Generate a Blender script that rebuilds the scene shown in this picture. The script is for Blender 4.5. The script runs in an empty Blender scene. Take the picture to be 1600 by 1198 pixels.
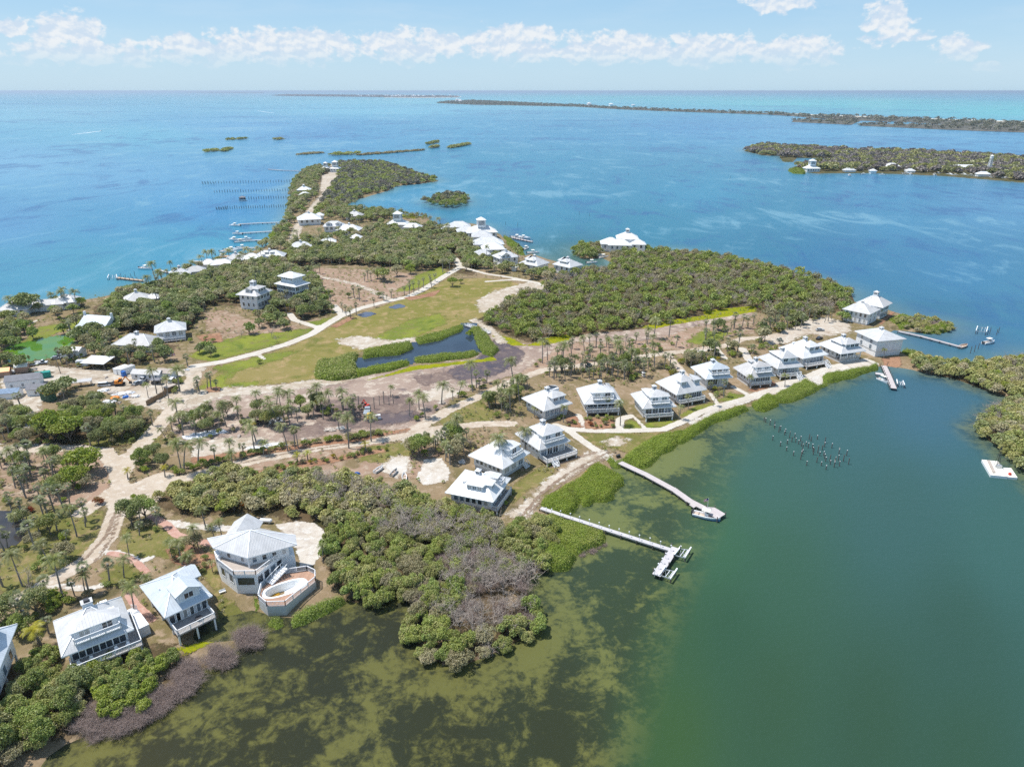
import bpy, bmesh, math, random
import numpy as np
from mathutils import Vector, Matrix, noise
# ---------------------------------------------------------------- camera, world, sun, exposure
SC = bpy.context.scene
COL = SC.collection
W0, H0, FPX, CAMH = 1600.0, 1198.0, 1110.0, 120.0
S = CAMH / 85.0        # buildings are drawn in units of S metres
HORIZON = 142.0
PITCH = math.atan((H0 / 2 - HORIZON) / FPX)
cam_data = bpy.data.cameras.new("camera")
cam = bpy.data.objects.new("camera", cam_data)
COL.objects.link(cam)
cam_data.sensor_width = 36.0
cam_data.lens = 36.0 * FPX / W0
cam_data.clip_start = 1.0
cam_data.clip_end = 400000.0
cam.location = (0, 0, CAMH)
cam.rotation_euler = (math.pi / 2 - PITCH, 0, 0)
SC.camera = cam
SUN_EL, SUN_AZ = math.radians(66), math.radians(-80)      # azimuth clockwise from +Y
SUNV = Vector((math.sin(SUN_AZ) * math.cos(SUN_EL), math.cos(SUN_AZ) * math.cos(SUN_EL), math.sin(SUN_EL)))
sun_d = bpy.data.lights.new("sun", 'SUN')
sun_d.energy = 5.0
sun_d.angle = math.radians(0.5)
sun_d.color = (1.0, 0.96, 0.9)
sun = bpy.data.objects.new("sun", sun_d)
COL.objects.link(sun)
sun.rotation_euler = SUNV.to_track_quat('Z', 'Y').to_euler()
SC.view_settings.view_transform = 'Standard'
SC.view_settings.look = 'None'
SC.view_settings.exposure = 0.12
SC.view_settings.gamma = 1.0
SC.cycles.max_bounces = 6
SC.cycles.transparent_max_bounces = 12
SC.cycles.volume_bounces = 0
SC.cycles.caustics_reflective = False
SC.cycles.caustics_refractive = False
SC.cycles.use_denoising = False
class NT:
 """small helper round a node tree"""
 def __init__(self, tree):
  self.t = tree
  self.n = tree.nodes
  self.l = tree.links
 def node(self, typ, **kw):
  x = self.n.new(typ)
  for k, v in kw.items():
   setattr(x, k, v)
  return x
 def put(self, sock, v):
  if v is None:
   return
  if hasattr(v, 'is_output') or isinstance(v, bpy.types.NodeSocket):
   self.l.new(v, sock)
  else:
   if hasattr(sock, 'default_value'):
    dv = sock.default_value
    if hasattr(dv, '__len__') and not hasattr(v, '__len__'):
     v = [v] * len(dv)
    elif hasattr(dv, '__len__') and len(dv) == 4 and len(v) == 3:
     v = tuple(v) + (1,)
   sock.default_value = v
 def math(self, op, a, b=None, c=None, clamp=False):
  x = self.node('ShaderNodeMath', operation=op, use_clamp=clamp)
  self.put(x.inputs[0], a)
  if b is not None:
   self.put(x.inputs[1], b)
  if c is not None:
   self.put(x.inputs[2], c)
  return x.outputs[0]
 def vmath(self, op, a, b=None, s=None):
  x = self.node('ShaderNodeVectorMath', operation=op)
  self.put(x.inputs[0], a)
  if b is not None:
   self.put(x.inputs[1], b)
  if s is not None:
   self.put(x.inputs['Scale'], s)
  return x.outputs['Value'] if op in ('DOT_PRODUCT', 'LENGTH', 'DISTANCE') else x.outputs[0]
 def mix(self, f, a, b, blend='MIX'):
  x = self.node('ShaderNodeMix', data_type='RGBA', blend_type=blend)
  self.put(x.inputs[0], f)
  self.put(x.inputs[6], a)
  self.put(x.inputs[7], b)
  return x.outputs[2]
 def noise(self, vec, scale, detail=4, rough=0.55, dist=0.0):
  x = self.node('ShaderNodeTexNoise')
  self.put(x.inputs['Vector'], vec)
  x.inputs['Scale'].default_value = scale
  x.inputs['Detail'].default_value = detail
  x.inputs['Roughness'].default_value = rough
  x.inputs['Distortion'].default_value = dist
  return x.outputs['Fac']
 def smooth(self, v, lo, hi, a=0.0, b=1.0):
  x = self.node('ShaderNodeMapRange', interpolation_type='SMOOTHSTEP')
  self.put(x.inputs[0], v)
  self.put(x.inputs[1], lo)
  self.put(x.inputs[2], hi)
  self.put(x.inputs[3], a)
  self.put(x.inputs[4], b)
  return x.outputs[0]
 def attr(self, name):
  x = self.node('ShaderNodeAttribute')
  x.attribute_name = name
  return x
 def xyz(self, x, y, z):
  n = self.node('ShaderNodeCombineXYZ')
  self.put(n.inputs[0], x)
  self.put(n.inputs[1], y)
  self.put(n.inputs[2], z)
  return n.outputs[0]
def lin(c, k=1.0):
 """photograph-like sRGB 0..255 to linear"""
 out = []
 for v in c:
  v = v / 255.0
  out.append((v / 12.92 if v <= 0.04045 else ((v + 0.055) / 1.055) ** 2.4) * k)
 return tuple(out)
# world: Nishita sky with cumulus laid on it by direction
world = bpy.data.worlds.new("World")
SC.world = world
world.use_nodes = True
wt = NT(world.node_tree)
for n in list(wt.n):
 wt.n.remove(n)
sky = wt.node('ShaderNodeTexSky', sky_type='NISHITA', sun_disc=False)
sky.sun_elevation = SUN_EL
sky.sun_rotation = SUN_AZ
sky.altitude = 50
sky.air_density = 1.0
sky.dust_density = 0.6
sky.ozone_density = 2.0
geo = wt.node('ShaderNodeTexCoord').outputs['Generated']
sep = wt.node('ShaderNodeSeparateXYZ')
wt.put(sep.inputs[0], geo)
az = wt.math('MULTIPLY', wt.math('ARCTAN2', sep.outputs[0], sep.outputs[1]), 57.2958)
el = wt.math('MULTIPLY', wt.math('ARCSINE', sep.outputs[2]), 57.2958)
def cloud_mask(cx, cy, rx, ry):
 dx = wt.math('DIVIDE', wt.math('SUBTRACT', az, cx), rx)
 dy = wt.math('DIVIDE', wt.math('SUBTRACT', el, cy), ry)
 r2 = wt.math('ADD', wt.math('MULTIPLY', dx, dx), wt.math('MULTIPLY', dy, dy))
 return wt.math('SUBTRACT', 1.0, r2)
def px_dir(px, py):
 u, v = (px - 800) / FPX, (599 - py) / FPX
 d = Vector((u, math.cos(PITCH) + v * math.sin(PITCH), -math.sin(PITCH) + v * math.cos(PITCH))).normalized()
 return math.degrees(math.atan2(d.x, d.y)), math.degrees(math.asin(d.z))
cl = None
for (px, py, hw, hh) in [(330, 78, 110, 30), (460, 72, 130, 34), (640, 72, 130, 32), (800, 68, 120, 34), (960, 76, 130, 30), (1100, 78, 110, 30), (1240, 82, 100, 28),
      (110, 50, 60, 34), (140, 84, 130, 26), (5, 42, 34, 17), (1215, 4, 62, 20), (1386, 32, 40, 40), (1400, 56, 60, 12), (1498, 76, 40, 24), (1545, 104, 30, 8)]:
 a, e = px_dir(px, py)
 m = cloud_mask(a, e, math.degrees(hw / FPX) * .85, math.degrees(hh / FPX) * .85)
 cl = m if cl is None else wt.math('MAXIMUM', cl, m)
cl = wt.math('MAXIMUM', cl, -1.2)
cvec = wt.xyz(wt.math('MULTIPLY', az, 1.0), wt.math('MULTIPLY', el, 1.35), 3.7)
n1 = wt.noise(cvec, 0.80, 7, 0.55, 0.1)
n2 = wt.noise(wt.vmath('ADD', cvec, (0.12, -0.30, 0)), 0.80, 6, 0.55, 0.1)
nf = wt.noise(cvec, 2.6, 4, 0.6)
dens = wt.math('ADD', wt.math('ADD', wt.math('ADD', wt.math('MULTIPLY', cl, 1.0), -0.12), wt.math('MULTIPLY', wt.math('SUBTRACT', n1, 0.5), 3.0)), wt.math('MULTIPLY', wt.math('SUBTRACT', nf, 0.5), 0.45))
alpha = wt.math('MULTIPLY', wt.smooth(dens, 0.05, 0.55), 0.86)
# thin lower part of the bank
lowfade = wt.smooth(el, 1.5, 3.0, 0.30, 1.0)
alpha = wt.math('MULTIPLY', wt.math('MULTIPLY', alpha, lowfade), wt.smooth(el, 0.6, 1.8))
shade = wt.smooth(wt.math('SUBTRACT', n1, n2), -0.10, 0.12)
ccol = wt.mix(shade, (3.95, 4.62, 5.44), (5.51, 5.62, 5.74))
veil = wt.math('MULTIPLY', wt.smooth(wt.noise(wt.xyz(az, wt.math('MULTIPLY', el, 5.0), 9.0), 0.10, 5, 0.6), 0.42, 0.75), wt.smooth(el, 0.3, 3.0, 0.05, 0.16))
hz = wt.mix(wt.smooth(el, 0.0, 7.5), (3.00, 4.40, 5.55), (2.05, 3.61, 5.18))
skyc = wt.mix(wt.smooth(el, 10.0, 45.0, 0.82, 0.12), sky.outputs[0], hz)
skyc = wt.mix(veil, skyc, (4.69, 5.21, 5.66))
skyc = wt.mix(alpha, skyc, ccol)
bg = wt.node('ShaderNodeBackground')
wt.put(bg.inputs['Color'], skyc)
bg.inputs['Strength'].default_value = 0.15
wo = wt.node('ShaderNodeOutputWorld')
wt.l.new(bg.outputs[0], wo.inputs[0])
# ---------------------------------------------------------------- pixel -> place helpers
RNG = np.random.default_rng(11)
rnd = random.Random(5)
cp, sp = math.cos(PITCH), math.sin(PITCH)
def G(px, py, z=0.0):
 """the point of the plane at height z that the photograph shows at (px, py)"""
 px = np.asarray(px, float)
 py = np.asarray(py, float)
 u = (px - W0 / 2) / FPX
 v = (H0 / 2 - py) / FPX
 dy = cp + v * sp
 dz = -sp + v * cp
 dz = np.minimum(dz, -1e-5)
 t = (z - CAMH) / dz
 return u * t, dy * t
def g(px, py, z=0.0):
 x, y = G(px, py, z)
 return float(x), float(y)
def P(x, y, z=0.0):
 """place -> pixel (only to look fields of colour up)"""
 zz = np.asarray(z, float) - CAMH
 f = y * cp - zz * sp
 up = y * sp + zz * cp
 return W0 / 2 + FPX * x / f, H0 / 2 - FPX * up / f
def W(pts, z=0.0):
 a = np.array(pts, float)
 x, y = G(a[:, 0], a[:, 1], z)
 return np.stack([x, y], 1)
def fbm(x, y, s, oct=4, seed=0):
 """cheap vectorised value noise, about -1..1"""
 out = np.zeros_like(x, float)
 amp, tot = 1.0, 0.0
 for o in range(oct):
  X = x / s + 37.1 * o + seed * 11.3
  Y = y / s + 91.7 * o + seed * 5.9
  xi, yi = np.floor(X).astype(np.int64), np.floor(Y).astype(np.int64)
  fx, fy = X - xi, Y - yi
  fx = fx * fx * (3 - 2 * fx)
  fy = fy * fy * (3 - 2 * fy)
  def h(a, b):
   v = (a * 374761393 + b * 668265263 + o * 974711 + seed * 7919) & 0x7fffffff
   v = ((v ^ (v >> 13)) * 1274126177) & 0x7fffffff
   return ((v ^ (v >> 16)) & 0xffff) / 32767.5 - 1
  r = (h(xi, yi) * (1 - fx) + h(xi + 1, yi) * fx) * (1 - fy) + (h(xi, yi + 1) * (1 - fx) + h(xi + 1, yi + 1) * fx) * fy
  out += amp * r
  tot += amp
  amp *= 0.5
  s = s / 2
 return out / tot
def sdf_poly(x, y, poly, chunk=60000):
 """signed distance, positive inside"""
 poly = np.asarray(poly, float)
 x = np.asarray(x, float)
 y = np.asarray(y, float)
 shp = x.shape
 X, Y = x.ravel(), y.ravel()
 out = np.empty(X.size)
 a = poly
 b = np.roll(poly, -1, 0)
 ex, ey = (b - a).T
 L2 = ex * ex + ey * ey + 1e-12
 for i in range(0, X.size, chunk):
  xs, ys = X[i:i + chunk, None], Y[i:i + chunk, None]
  wx, wy = xs - a[:, 0], ys - a[:, 1]
  t = np.clip((wx * ex + wy * ey) / L2, 0, 1)
  d2 = (wx - t * ex) ** 2 + (wy - t * ey) ** 2
  d = np.sqrt(d2.min(1))
  c = ((a[:, 1] <= ys) != (b[:, 1] <= ys))
  xin = a[:, 0] + (ys - a[:, 1]) * ex / np.where(np.abs(ey) < 1e-12, 1e-12, ey)
  ins = (c & (xs < xin)).sum(1) % 2 == 1
  out[i:i + chunk] = np.where(ins, d, -d)
 return out.reshape(shp)
def sdf_line(x, y, line, w, chunk=60000):
 line = np.asarray(line, float)
 shp = np.shape(x)
 X, Y = np.ravel(x), np.ravel(y)
 out = np.empty(X.size)
 a, b = line[:-1], line[1:]
 ex, ey = (b - a).T
 L2 = ex * ex + ey * ey + 1e-12
 for i in range(0, X.size, chunk):
  wx, wy = X[i:i + chunk, None] - a[:, 0], Y[i:i + chunk, None] - a[:, 1]
  t = np.clip((wx * ex + wy * ey) / L2, 0, 1)
  out[i:i + chunk] = w / 2 - np.sqrt(((wx - t * ex) ** 2 + (wy - t * ey) ** 2).min(1))
 return out.reshape(shp)
# ---------------------------------------------------------------- object helpers
def tag(o, label=None, cat=None, group=None, kind=None):
 if label:
  o['label'] = label
 if cat:
  o['category'] = cat
 if group:
  o['group'] = group
 if kind:
  o['kind'] = kind
 return o
def link(o, parent=None):
 COL.objects.link(o)
 if parent is not None:
  o.parent = parent
 return o
def empty(name, loc=(0, 0, 0), rz=0.0):
 o = bpy.data.objects.new(name, None)
 o.location = loc
 o.rotation_euler = (0, 0, rz)
 return link(o)
def mesh_np(name, verts, faces_list, mats=(), mat_idx=None, attrs=None, smooth=False):
 """faces_list: list of int arrays (n,k) with k = 3 or 4"""
 me = bpy.data.meshes.new(name)
 verts = np.asarray(verts, np.float32)
 loops = np.concatenate([np.asarray(f, np.int32).ravel() for f in faces_list]) if faces_list else np.zeros(0, np.int32)
 sizes = np.concatenate([np.full(len(f), np.asarray(f).shape[1], np.int32) for f in faces_list if len(f)])
 starts = np.concatenate([[0], np.cumsum(sizes)[:-1]]).astype(np.int32)
 me.vertices.add(len(verts))
 me.vertices.foreach_set('co', verts.ravel())
 me.loops.add(len(loops))
 me.loops.foreach_set('vertex_index', loops)
 me.polygons.add(len(sizes))
 me.polygons.foreach_set('loop_start', starts)
 me.polygons.foreach_set('loop_total', sizes)
 for m in mats:
  me.materials.append(m)
 if mat_idx is not None:
  me.polygons.foreach_set('material_index', np.asarray(mat_idx, np.int32))
 me.polygons.foreach_set('use_smooth', np.full(len(sizes), smooth, bool))
 for k, (dom, typ, data) in (attrs or {}).items():
  at = me.attributes.new(k, typ, dom)
  data = np.asarray(data, np.float32)
  if typ == 'FLOAT_COLOR':
   if data.shape[1] == 3:
    data = np.concatenate([data, np.ones((len(data), 1), np.float32)], 1)
   at.data.foreach_set('color', data.ravel())
  else:
   at.data.foreach_set('value', data.ravel())
 me.update()
 me.validate()
 return me
def new_obj(name, me, parent=None, loc=None, rz=None):
 o = bpy.data.objects.new(name, me)
 if loc is not None:
  o.location = loc
 if rz is not None:
  o.rotation_euler = (0, 0, rz)
 return link(o, parent)
class MB:
 """collects boxes, bars, polygons; builds one mesh object"""
 def __init__(self):
  self.v, self.f, self.m = [], [], []
 def poly(self, pts, m=0):
  i = len(self.v)
  self.v += [tuple(p) for p in pts]
  self.f.append(tuple(range(i, i + len(pts))))
  self.m.append(m)
 def hexa(self, b, t, m=0):
  """b, t: four bottom / top points, counter-clockwise from above"""
  i = len(self.v)
  self.v += [tuple(p) for p in b] + [tuple(p) for p in t]
  for q in ((3, 2, 1, 0), (4, 5, 6, 7), (0, 1, 5, 4), (1, 2, 6, 5), (2, 3, 7, 6), (3, 0, 4, 7)):
   self.f.append(tuple(i + k for k in q))
   self.m.append(m)
 def box(self, x0, x1, y0, y1, z0, z1, m=0):
  self.hexa([(x0, y0, z0), (x1, y0, z0), (x1, y1, z0), (x0, y1, z0)], [(x0, y0, z1), (x1, y0, z1), (x1, y1, z1), (x0, y1, z1)], m)
 def bar(self, p, q, w, h=None, m=0):
  h = w if h is None else h
  p, q = Vector(p), Vector(q)
  d = (q - p)
  if d.length < 1e-6:
   return
  d.normalize()
  s = Vector((0, 0, 1)).cross(d)
  s = Vector((1, 0, 0)) if s.length < 1e-3 else s.normalized()
  u = d.cross(s)
  s, u = s * w / 2, u * h / 2
  self.hexa([p - s - u, p + s - u, p + s + u, p - s + u], [q - s - u, q + s - u, q + s + u, q - s + u], m)
 def cyl(self, p, q, r0, r1=None, n=8, m=0, cap=True):
  r1 = r0 if r1 is None else r1
  p, q = Vector(p), Vector(q)
  d = (q - p).normalized()
  s = d.orthogonal().normalized()
  u = d.cross(s)
  i = len(self.v)
  for (c, r) in ((p, r0), (q, r1)):
   for k in range(n):
    a = 2 * math.pi * k / n
    self.v.append(tuple(c + s * r * math.cos(a) + u * r * math.sin(a)))
  for k in range(n):
   k2 = (k + 1) % n
   self.f.append((i + k, i + k2, i + n + k2, i + n + k))
   self.m.append(m)
  if cap:
   self.f.append(tuple(i + n + k for k in range(n)))
   self.m.append(m)
   self.f.append(tuple(i + k for k in reversed(range(n))))
   self.m.append(m)
 def prism(self, pts, z0, z1, m=0, mtop=None):
  """closed outline (ccw) extruded"""
  n = len(pts)
  i = len(self.v)
  self.v += [(p[0], p[1], z0) for p in pts] + [(p[0], p[1], z1) for p in pts]
  for k in range(n):
   k2 = (k + 1) % n
   self.f.append((i + k, i + k2, i + n + k2, i + n + k))
   self.m.append(m)
  self.f.append(tuple(i + n + k for k in range(n)))
  self.m.append(m if mtop is None else mtop)
  self.f.append(tuple(i + k for k in reversed(range(n))))
  self.m.append(m)
 def mesh(self, name, mats):
  me = bpy.data.meshes.new(name)
  me.from_pydata(self.v, [], self.f)
  for m in (mats if isinstance(mats, (list, tuple)) else [mats]):
   me.materials.append(m)
  me.polygons.foreach_set('material_index', self.m)
  me.update()
  return me
 def build(self, name, mats, parent=None):
  return new_obj(name, self.mesh(name, mats), parent)
# ---------------------------------------------------------------- materials
def mat(name, color, rough=0.6, spec=0.3, metal=0.0, var=0.12, scale=1.5, stretch=None, coord='Object', bump=0.0):
 m = bpy.data.materials.new(name)
 m.use_nodes = True
 t = NT(m.node_tree)
 p = t.n['Principled BSDF']
 tc = t.node('ShaderNodeTexCoord').outputs[coord]
 if stretch:
  tc = t.vmath('MULTIPLY', tc, stretch)
 nz = t.noise(tc, scale, 5, 0.6)
 c0 = tuple(max(0, c * (1 - var)) for c in color)
 c1 = tuple(min(1, c * (1 + var)) for c in color)
 t.put(p.inputs['Base Color'], t.mix(t.smooth(nz, 0.3, 0.7), c0, c1))
 p.inputs['Roughness'].default_value = rough
 p.inputs['Specular IOR Level'].default_value = spec
 p.inputs['Metallic'].default_value = metal
 if bump:
  b = t.node('ShaderNodeBump')
  b.inputs['Strength'].default_value = bump
  t.put(b.inputs['Height'], nz)
  t.l.new(b.outputs[0], p.inputs['Normal'])
 return m
# ---------------------------------------------------------------- shoreline
LAND_PX = [(-700, 1500), (60, 1230), (92, 1180), (165, 1152), (235, 1128), (290, 1085), (318, 1050), (335, 1058), (362, 1030), (385, 1022), (420, 1000), (400, 985),
  (330, 992), (318, 985), (345, 972), (390, 962), (425, 974), (460, 978), (500, 966), (540, 945), (563, 954), (590, 950), (606, 938), (622, 938), (640, 955), (634, 972), (636, 1015), (659, 1037), (700, 1052), (735, 1049), (763, 1036), (811, 1015), (843, 990), (855, 951), (842, 928), (818, 912),
  (846, 903), (874, 890), (893, 892), (901, 865), (912, 861), (944, 850), (945, 833), (912, 818), (870, 802), (885, 800), (901, 795), (912, 784), (926, 785), (934, 779), (952, 780), (963, 773), (960, 763), (974, 760), (975, 742), (966, 730), (975, 722), (998, 729), (1018, 722), (1033, 706),
  (1047, 705), (1065, 690), (1080, 679), (1112, 660), (1171, 640), (1210, 632), (1236, 624), (1275, 608), (1307, 595), (1372, 579), (1383, 574), (1405, 577), (1421, 579), (1437, 584), (1486, 593), (1528, 608), (1564, 620), (1567, 632),
  (1540, 655), (1518, 670), (1535, 689), (1561, 702), (1580, 725), (1600, 738), (1760, 900), (2300, 900), (1900, 560), (1600, 552), (1568, 560), (1548, 570), (1499, 565), (1457, 566), (1411, 548), (1400, 530),
  (1402, 518), (1440, 522), (1480, 522), (1496, 516), (1484, 502), (1437, 496), (1400, 486), (1380, 476), (1340, 472), (1336, 458), (1307, 445), (1275, 433), (1226, 423), (1161, 408), (1100, 395), (1056, 388), (1032, 397), (1016, 396), (1008, 388), (940, 382), (905, 386),
  (893, 396), (905, 405), (940, 405), (956, 412), (950, 424), (915, 424), (905, 415), (858, 404), (830, 395), (818, 399), (813, 388), (785, 366), (767, 360), (755, 351), (732, 348), (705, 349), (680, 352), (675, 343), (668, 337), (650, 337), (600, 329), (550, 324), (545, 319), (562, 312), (607, 299),
  (622, 291), (662, 287), (688, 283), (662, 271), (620, 258), (595, 252), (550, 252), (505, 258), (475, 268), (462, 277), (452, 300), (452, 315), (446, 333), (446, 345), (430, 362), (430, 374), (410, 385), (375, 398), (360, 404), (315, 412),
  (285, 424), (225, 442), (180, 457), (150, 464), (130, 467), (100, 466), (60, 472), (8, 484), (-60, 500), (-400, 560)]
BEACH_PX = [(125, 468), (150, 462), (177, 455), (182, 462), (150, 470)]
def jag(poly, step, amp, seed=0):
 """subdivide an outline and roughen it"""
 out = []
 n = len(poly)
 for i in range(n):
  a, b = np.array(poly[i]), np.array(poly[(i + 1) % n])
  L = np.linalg.norm(b - a)
  k = max(1, min(40, int(L / step)))
  for j in range(k):
   out.append(a + (b - a) * j / k)
 out = np.array(out)
 out[:, 0] += amp * fbm(out[:, 0], out[:, 1], step * 3, 3, seed)
 out[:, 1] += amp * fbm(out[:, 0] + 500, out[:, 1], step * 3, 3, seed + 3)
 return out
LAND = W(LAND_PX)
LANDJ = jag(LAND, 6, 1.3, 1)
ISLETS_PX = {  # small islands: outline in the photograph
 'a': [(660, 316), (680, 308), (700, 304), (720, 304), (730, 312), (728, 321), (700, 326), (672, 322)],
 'b': [(1233, 264), (1250, 268), (1275, 272), (1310, 271), (1360, 271), (1420, 273), (1480, 276), (1540, 281), (1600, 286), (1900, 310), (1900, 262), (1620, 250), (1560, 244), (1500, 243), (1440, 240), (1370, 238), (1320, 236), (1260, 232), (1190, 229), (1164, 232), (1160, 236), (1190, 243), (1215, 244), (1222, 253), (1240, 254), (1246, 247), (1300, 248), (1318, 251), (1280, 254), (1240, 260)],
}
LANDS = [LANDJ] + [jag(W(v), 10, 3, 5) for v in ISLETS_PX.values()]
def land_sdf(x, y):
 return np.maximum.reduce([sdf_poly(x, y, p) for p in LANDS])
def land_sdf_main(x, y):
 return sdf_poly(x, y, LANDJ)
def zs(s):
 return np.clip(-0.5 + s * 0.22, -1.2, 0.9) - np.clip(0.4 - np.abs(s), 0, 1) * 0
_ZC = {}
def landz(x, y):
 k = (round(x, 1), round(y, 1))
 if k not in _ZC:
  _ZC[k] = float(zs(land_sdf_main(np.array([x]), np.array([y])))[0])
 return _ZC[k]
def grid_mesh(name, x0, x1, y0, y1, cell, zf, keep, mats, attrs_f=None, smooth=True):
 nx, ny = int((x1 - x0) / cell) + 2, int((y1 - y0) / cell) + 2
 X, Y = np.meshgrid(x0 + np.arange(nx) * cell, y0 + np.arange(ny) * cell)
 S = keep(X, Y)
 idx = np.arange(nx * ny).reshape(ny, nx)
 q = np.stack([idx[:-1, :-1], idx[:-1, 1:], idx[1:, 1:], idx[1:, :-1]], -1).reshape(-1, 4)
 sk = (S.ravel() > -cell * 1.5)
 q = q[sk[q].any(1)]
 used = np.unique(q)
 remap = np.full(nx * ny, -1)
 remap[used] = np.arange(len(used))
 q = remap[q]
 vx, vy, vs = X.ravel()[used], Y.ravel()[used], S.ravel()[used]
 vz = zf(vx, vy, vs)
 at = {'edge': ('POINT', 'FLOAT', np.clip(vs, -30, 30))}
 if attrs_f:
  at.update(attrs_f(vx, vy, vs))
 me = mesh_np(name, np.stack([vx, vy, vz], 1), [q], mats, None, at, smooth)
 return me
def ground_mat(name, cols, scales=(0.05, 0.35, 2.2), feather=1.0, alpha=True, fine=0.16, speck=None, K=0.62):
 """patchy natural ground: cols = list of photograph-like colours blended by noise; ragged edge from the attribute edge"""
 m = bpy.data.materials.new(name)
 m.use_nodes = True
 t = NT(m.node_tree)
 p = t.n['Principled BSDF']
 tc = t.node('ShaderNodeTexCoord').outputs['Object']
 nA = t.noise(tc, scales[0], 6, 0.6, 0.6)
 nB = t.noise(t.vmath('ADD', tc, (31, 77, 5)), scales[1], 6, 0.65, 0.4)
 nC = t.noise(t.vmath('ADD', tc, (11, 7, 55)), scales[2], 4, 0.65)
 c = t.mix(t.smooth(nA, 0.40, 0.60), lin(cols[0], K), lin(cols[1], K))
 if len(cols) > 2:
  c = t.mix(t.smooth(nB, 0.48, 0.66), c, lin(cols[2], K))
 if len(cols) > 3:
  nD = t.noise(t.vmath('ADD', tc, (-51, 17, 25)), scales[0] * 2.3, 5, 0.62, 0.8)
  c = t.mix(t.smooth(nD, 0.54, 0.70), c, lin(cols[3], K))
 f = t.math('ADD', t.math('MULTIPLY', t.math('SUBTRACT', nC, 0.5), fine * 4.4), 1.0)
 c = t.mix(1.0, c, t.xyz(f, f, f), 'MULTIPLY')
 if speck:
  sc_, th, colr = speck
  ns = t.noise(t.vmath('ADD', tc, (3, 3, 3)), sc_, 3, 0.6)
  c = t.mix(t.smooth(ns, th, th + 0.06), c, lin(colr, K))
 t.put(p.inputs['Base Color'], c)
 p.inputs['Roughness'].default_value = 0.95
 p.inputs['Specular IOR Level'].default_value = 0.1
 b = t.node('ShaderNodeBump')
 b.inputs['Strength'].default_value = 0.5
 b.inputs['Distance'].default_value = 0.25
 t.put(b.inputs['Height'], t.math('ADD', nC, nB))
 t.l.new(b.outputs[0], p.inputs['Normal'])
 if alpha:
  e = t.attr('edge').outputs['Fac']
  w = t.math('ADD', e, t.math('ADD', t.math('MULTIPLY', t.math('SUBTRACT', nB, 0.5), feather * 5.0), t.math('MULTIPLY', t.math('SUBTRACT', nC, 0.5), feather * 2.2)))
  t.put(p.inputs['Alpha'], t.smooth(w, -feather * 0.35, feather * 0.45))
 return m
# the land itself
M_SOIL = ground_mat('dry_soil', [(168, 146, 116), (140, 128, 88), (186, 164, 138), (118, 108, 76)], (0.035, 0.3, 1.6), alpha=False, fine=0.14)
lx0, lx1 = -330.0, 330.0
terr = grid_mesh('ground', -420 * S, 480 * S, 40 * S, 960 * S, 4.0, lambda x, y, s: zs(s), land_sdf_main, [M_SOIL])
tag(new_obj('ground', terr), kind='structure')
ter2 = grid_mesh('terrain', 100 * S, 1500 * S, 640 * S, 1400 * S, 10.0, lambda x, y, s: zs(s), lambda x, y: sdf_poly(x, y, LANDS[2]), [M_SOIL])
ter2.materials.clear()
ter2.materials.append(ground_mat('scrub_ground', [(104, 100, 66), (88, 90, 54), (132, 118, 88), (112, 104, 70)], (0.02, 0.1, .6), alpha=False))
tag(new_obj('terrain', ter2), kind='structure')
SHEETS = []
def sheet(name, m, polys=(), lines=(), dz=0.02, cell=1.5, rough=1.0, jstep=4.0, seed=0):
 cell *= 1.15
 P_ = [jag(W(p, 0.9), jstep, rough, seed + i) for i, p in enumerate(polys)]
 L_ = [(W(l, 0.9), w) for l, w in lines]
 def sd(x, y):
  r = None
  for p in P_:
   s = sdf_poly(x, y, p)
   r = s if r is None else np.maximum(r, s)
  for l, w in L_:
   s = sdf_line(x, y, l, w)
   r = s if r is None else np.maximum(r, s)
  return r
 allp = np.concatenate(P_ + [l + np.array([[-w, -w]]) for l, w in L_] + [l + np.array([[w, w]]) for l, w in L_])
 x0, y0 = allp.min(0) - 2 * cell
 x1, y1 = allp.max(0) + 2 * cell
 def zf(x, y, s):
  sl = land_sdf_main(x, y)
  return zs(sl) + dz * 0.25 + np.where(sl < 9, 0.05, 0.0)
 me = grid_mesh(name, x0, x1, y0, y1, cell, zf, sd, [m])
 o = new_obj(name, me)
 tag(o, kind='structure')
 SHEETS.append((name, sd))
 return o
M_SAND = ground_mat('pale_sand', [(222, 208, 190), (206, 190, 168), (236, 228, 214), (188, 168, 146)], (0.06, 0.4, 2.0), 1.8, fine=0.12)
M_WHITE = ground_mat('white_sand', [(238, 230, 218), (226, 214, 198), (246, 242, 234), (196, 180, 164)], (0.1, 0.5, 2.2), 0.5, fine=0.10)
M_ROAD = ground_mat('sand_road', [(226, 210, 190), (214, 196, 174), (236, 224, 208), (196, 176, 156)], (0.08, 0.5, 2.5), 0.45, fine=0.09)
M_PATH = ground_mat('crushed_shell', [(236, 228, 214), (228, 218, 202), (242, 236, 226)], (0.1, 0.6, 2.5), 0.25, fine=0.07)
M_MUD = ground_mat('grey_mud', [(190, 168, 152), (174, 152, 138), (222, 206, 188), (146, 130, 124)], (0.045, 0.25, 1.8), 1.6, fine=0.13)
M_MUDD = ground_mat('dark_mud', [(150, 130, 120), (136, 118, 112), (172, 152, 138), (116, 104, 102)], (0.06, 0.3, 1.8), 1.6, fine=0.13)
M_DIRT = ground_mat('bare_dirt', [(188, 158, 136), (172, 146, 122), (202, 182, 160), (148, 130, 98)], (0.04, 0.3, 1.8), 1.6, fine=0.12)
M_LAWN = ground_mat('dry_lawn', [(162, 148, 92), (144, 140, 72), (184, 160, 114), (126, 128, 64)], (0.03, 0.16, 1.5), 1.4, fine=0.12)
M_GREEN = ground_mat('green_lawn', [(130, 142, 62), (152, 160, 66), (142, 138, 80), (110, 128, 54)], (0.05, 0.25, 1.8), 2.6, fine=0.16)
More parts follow.
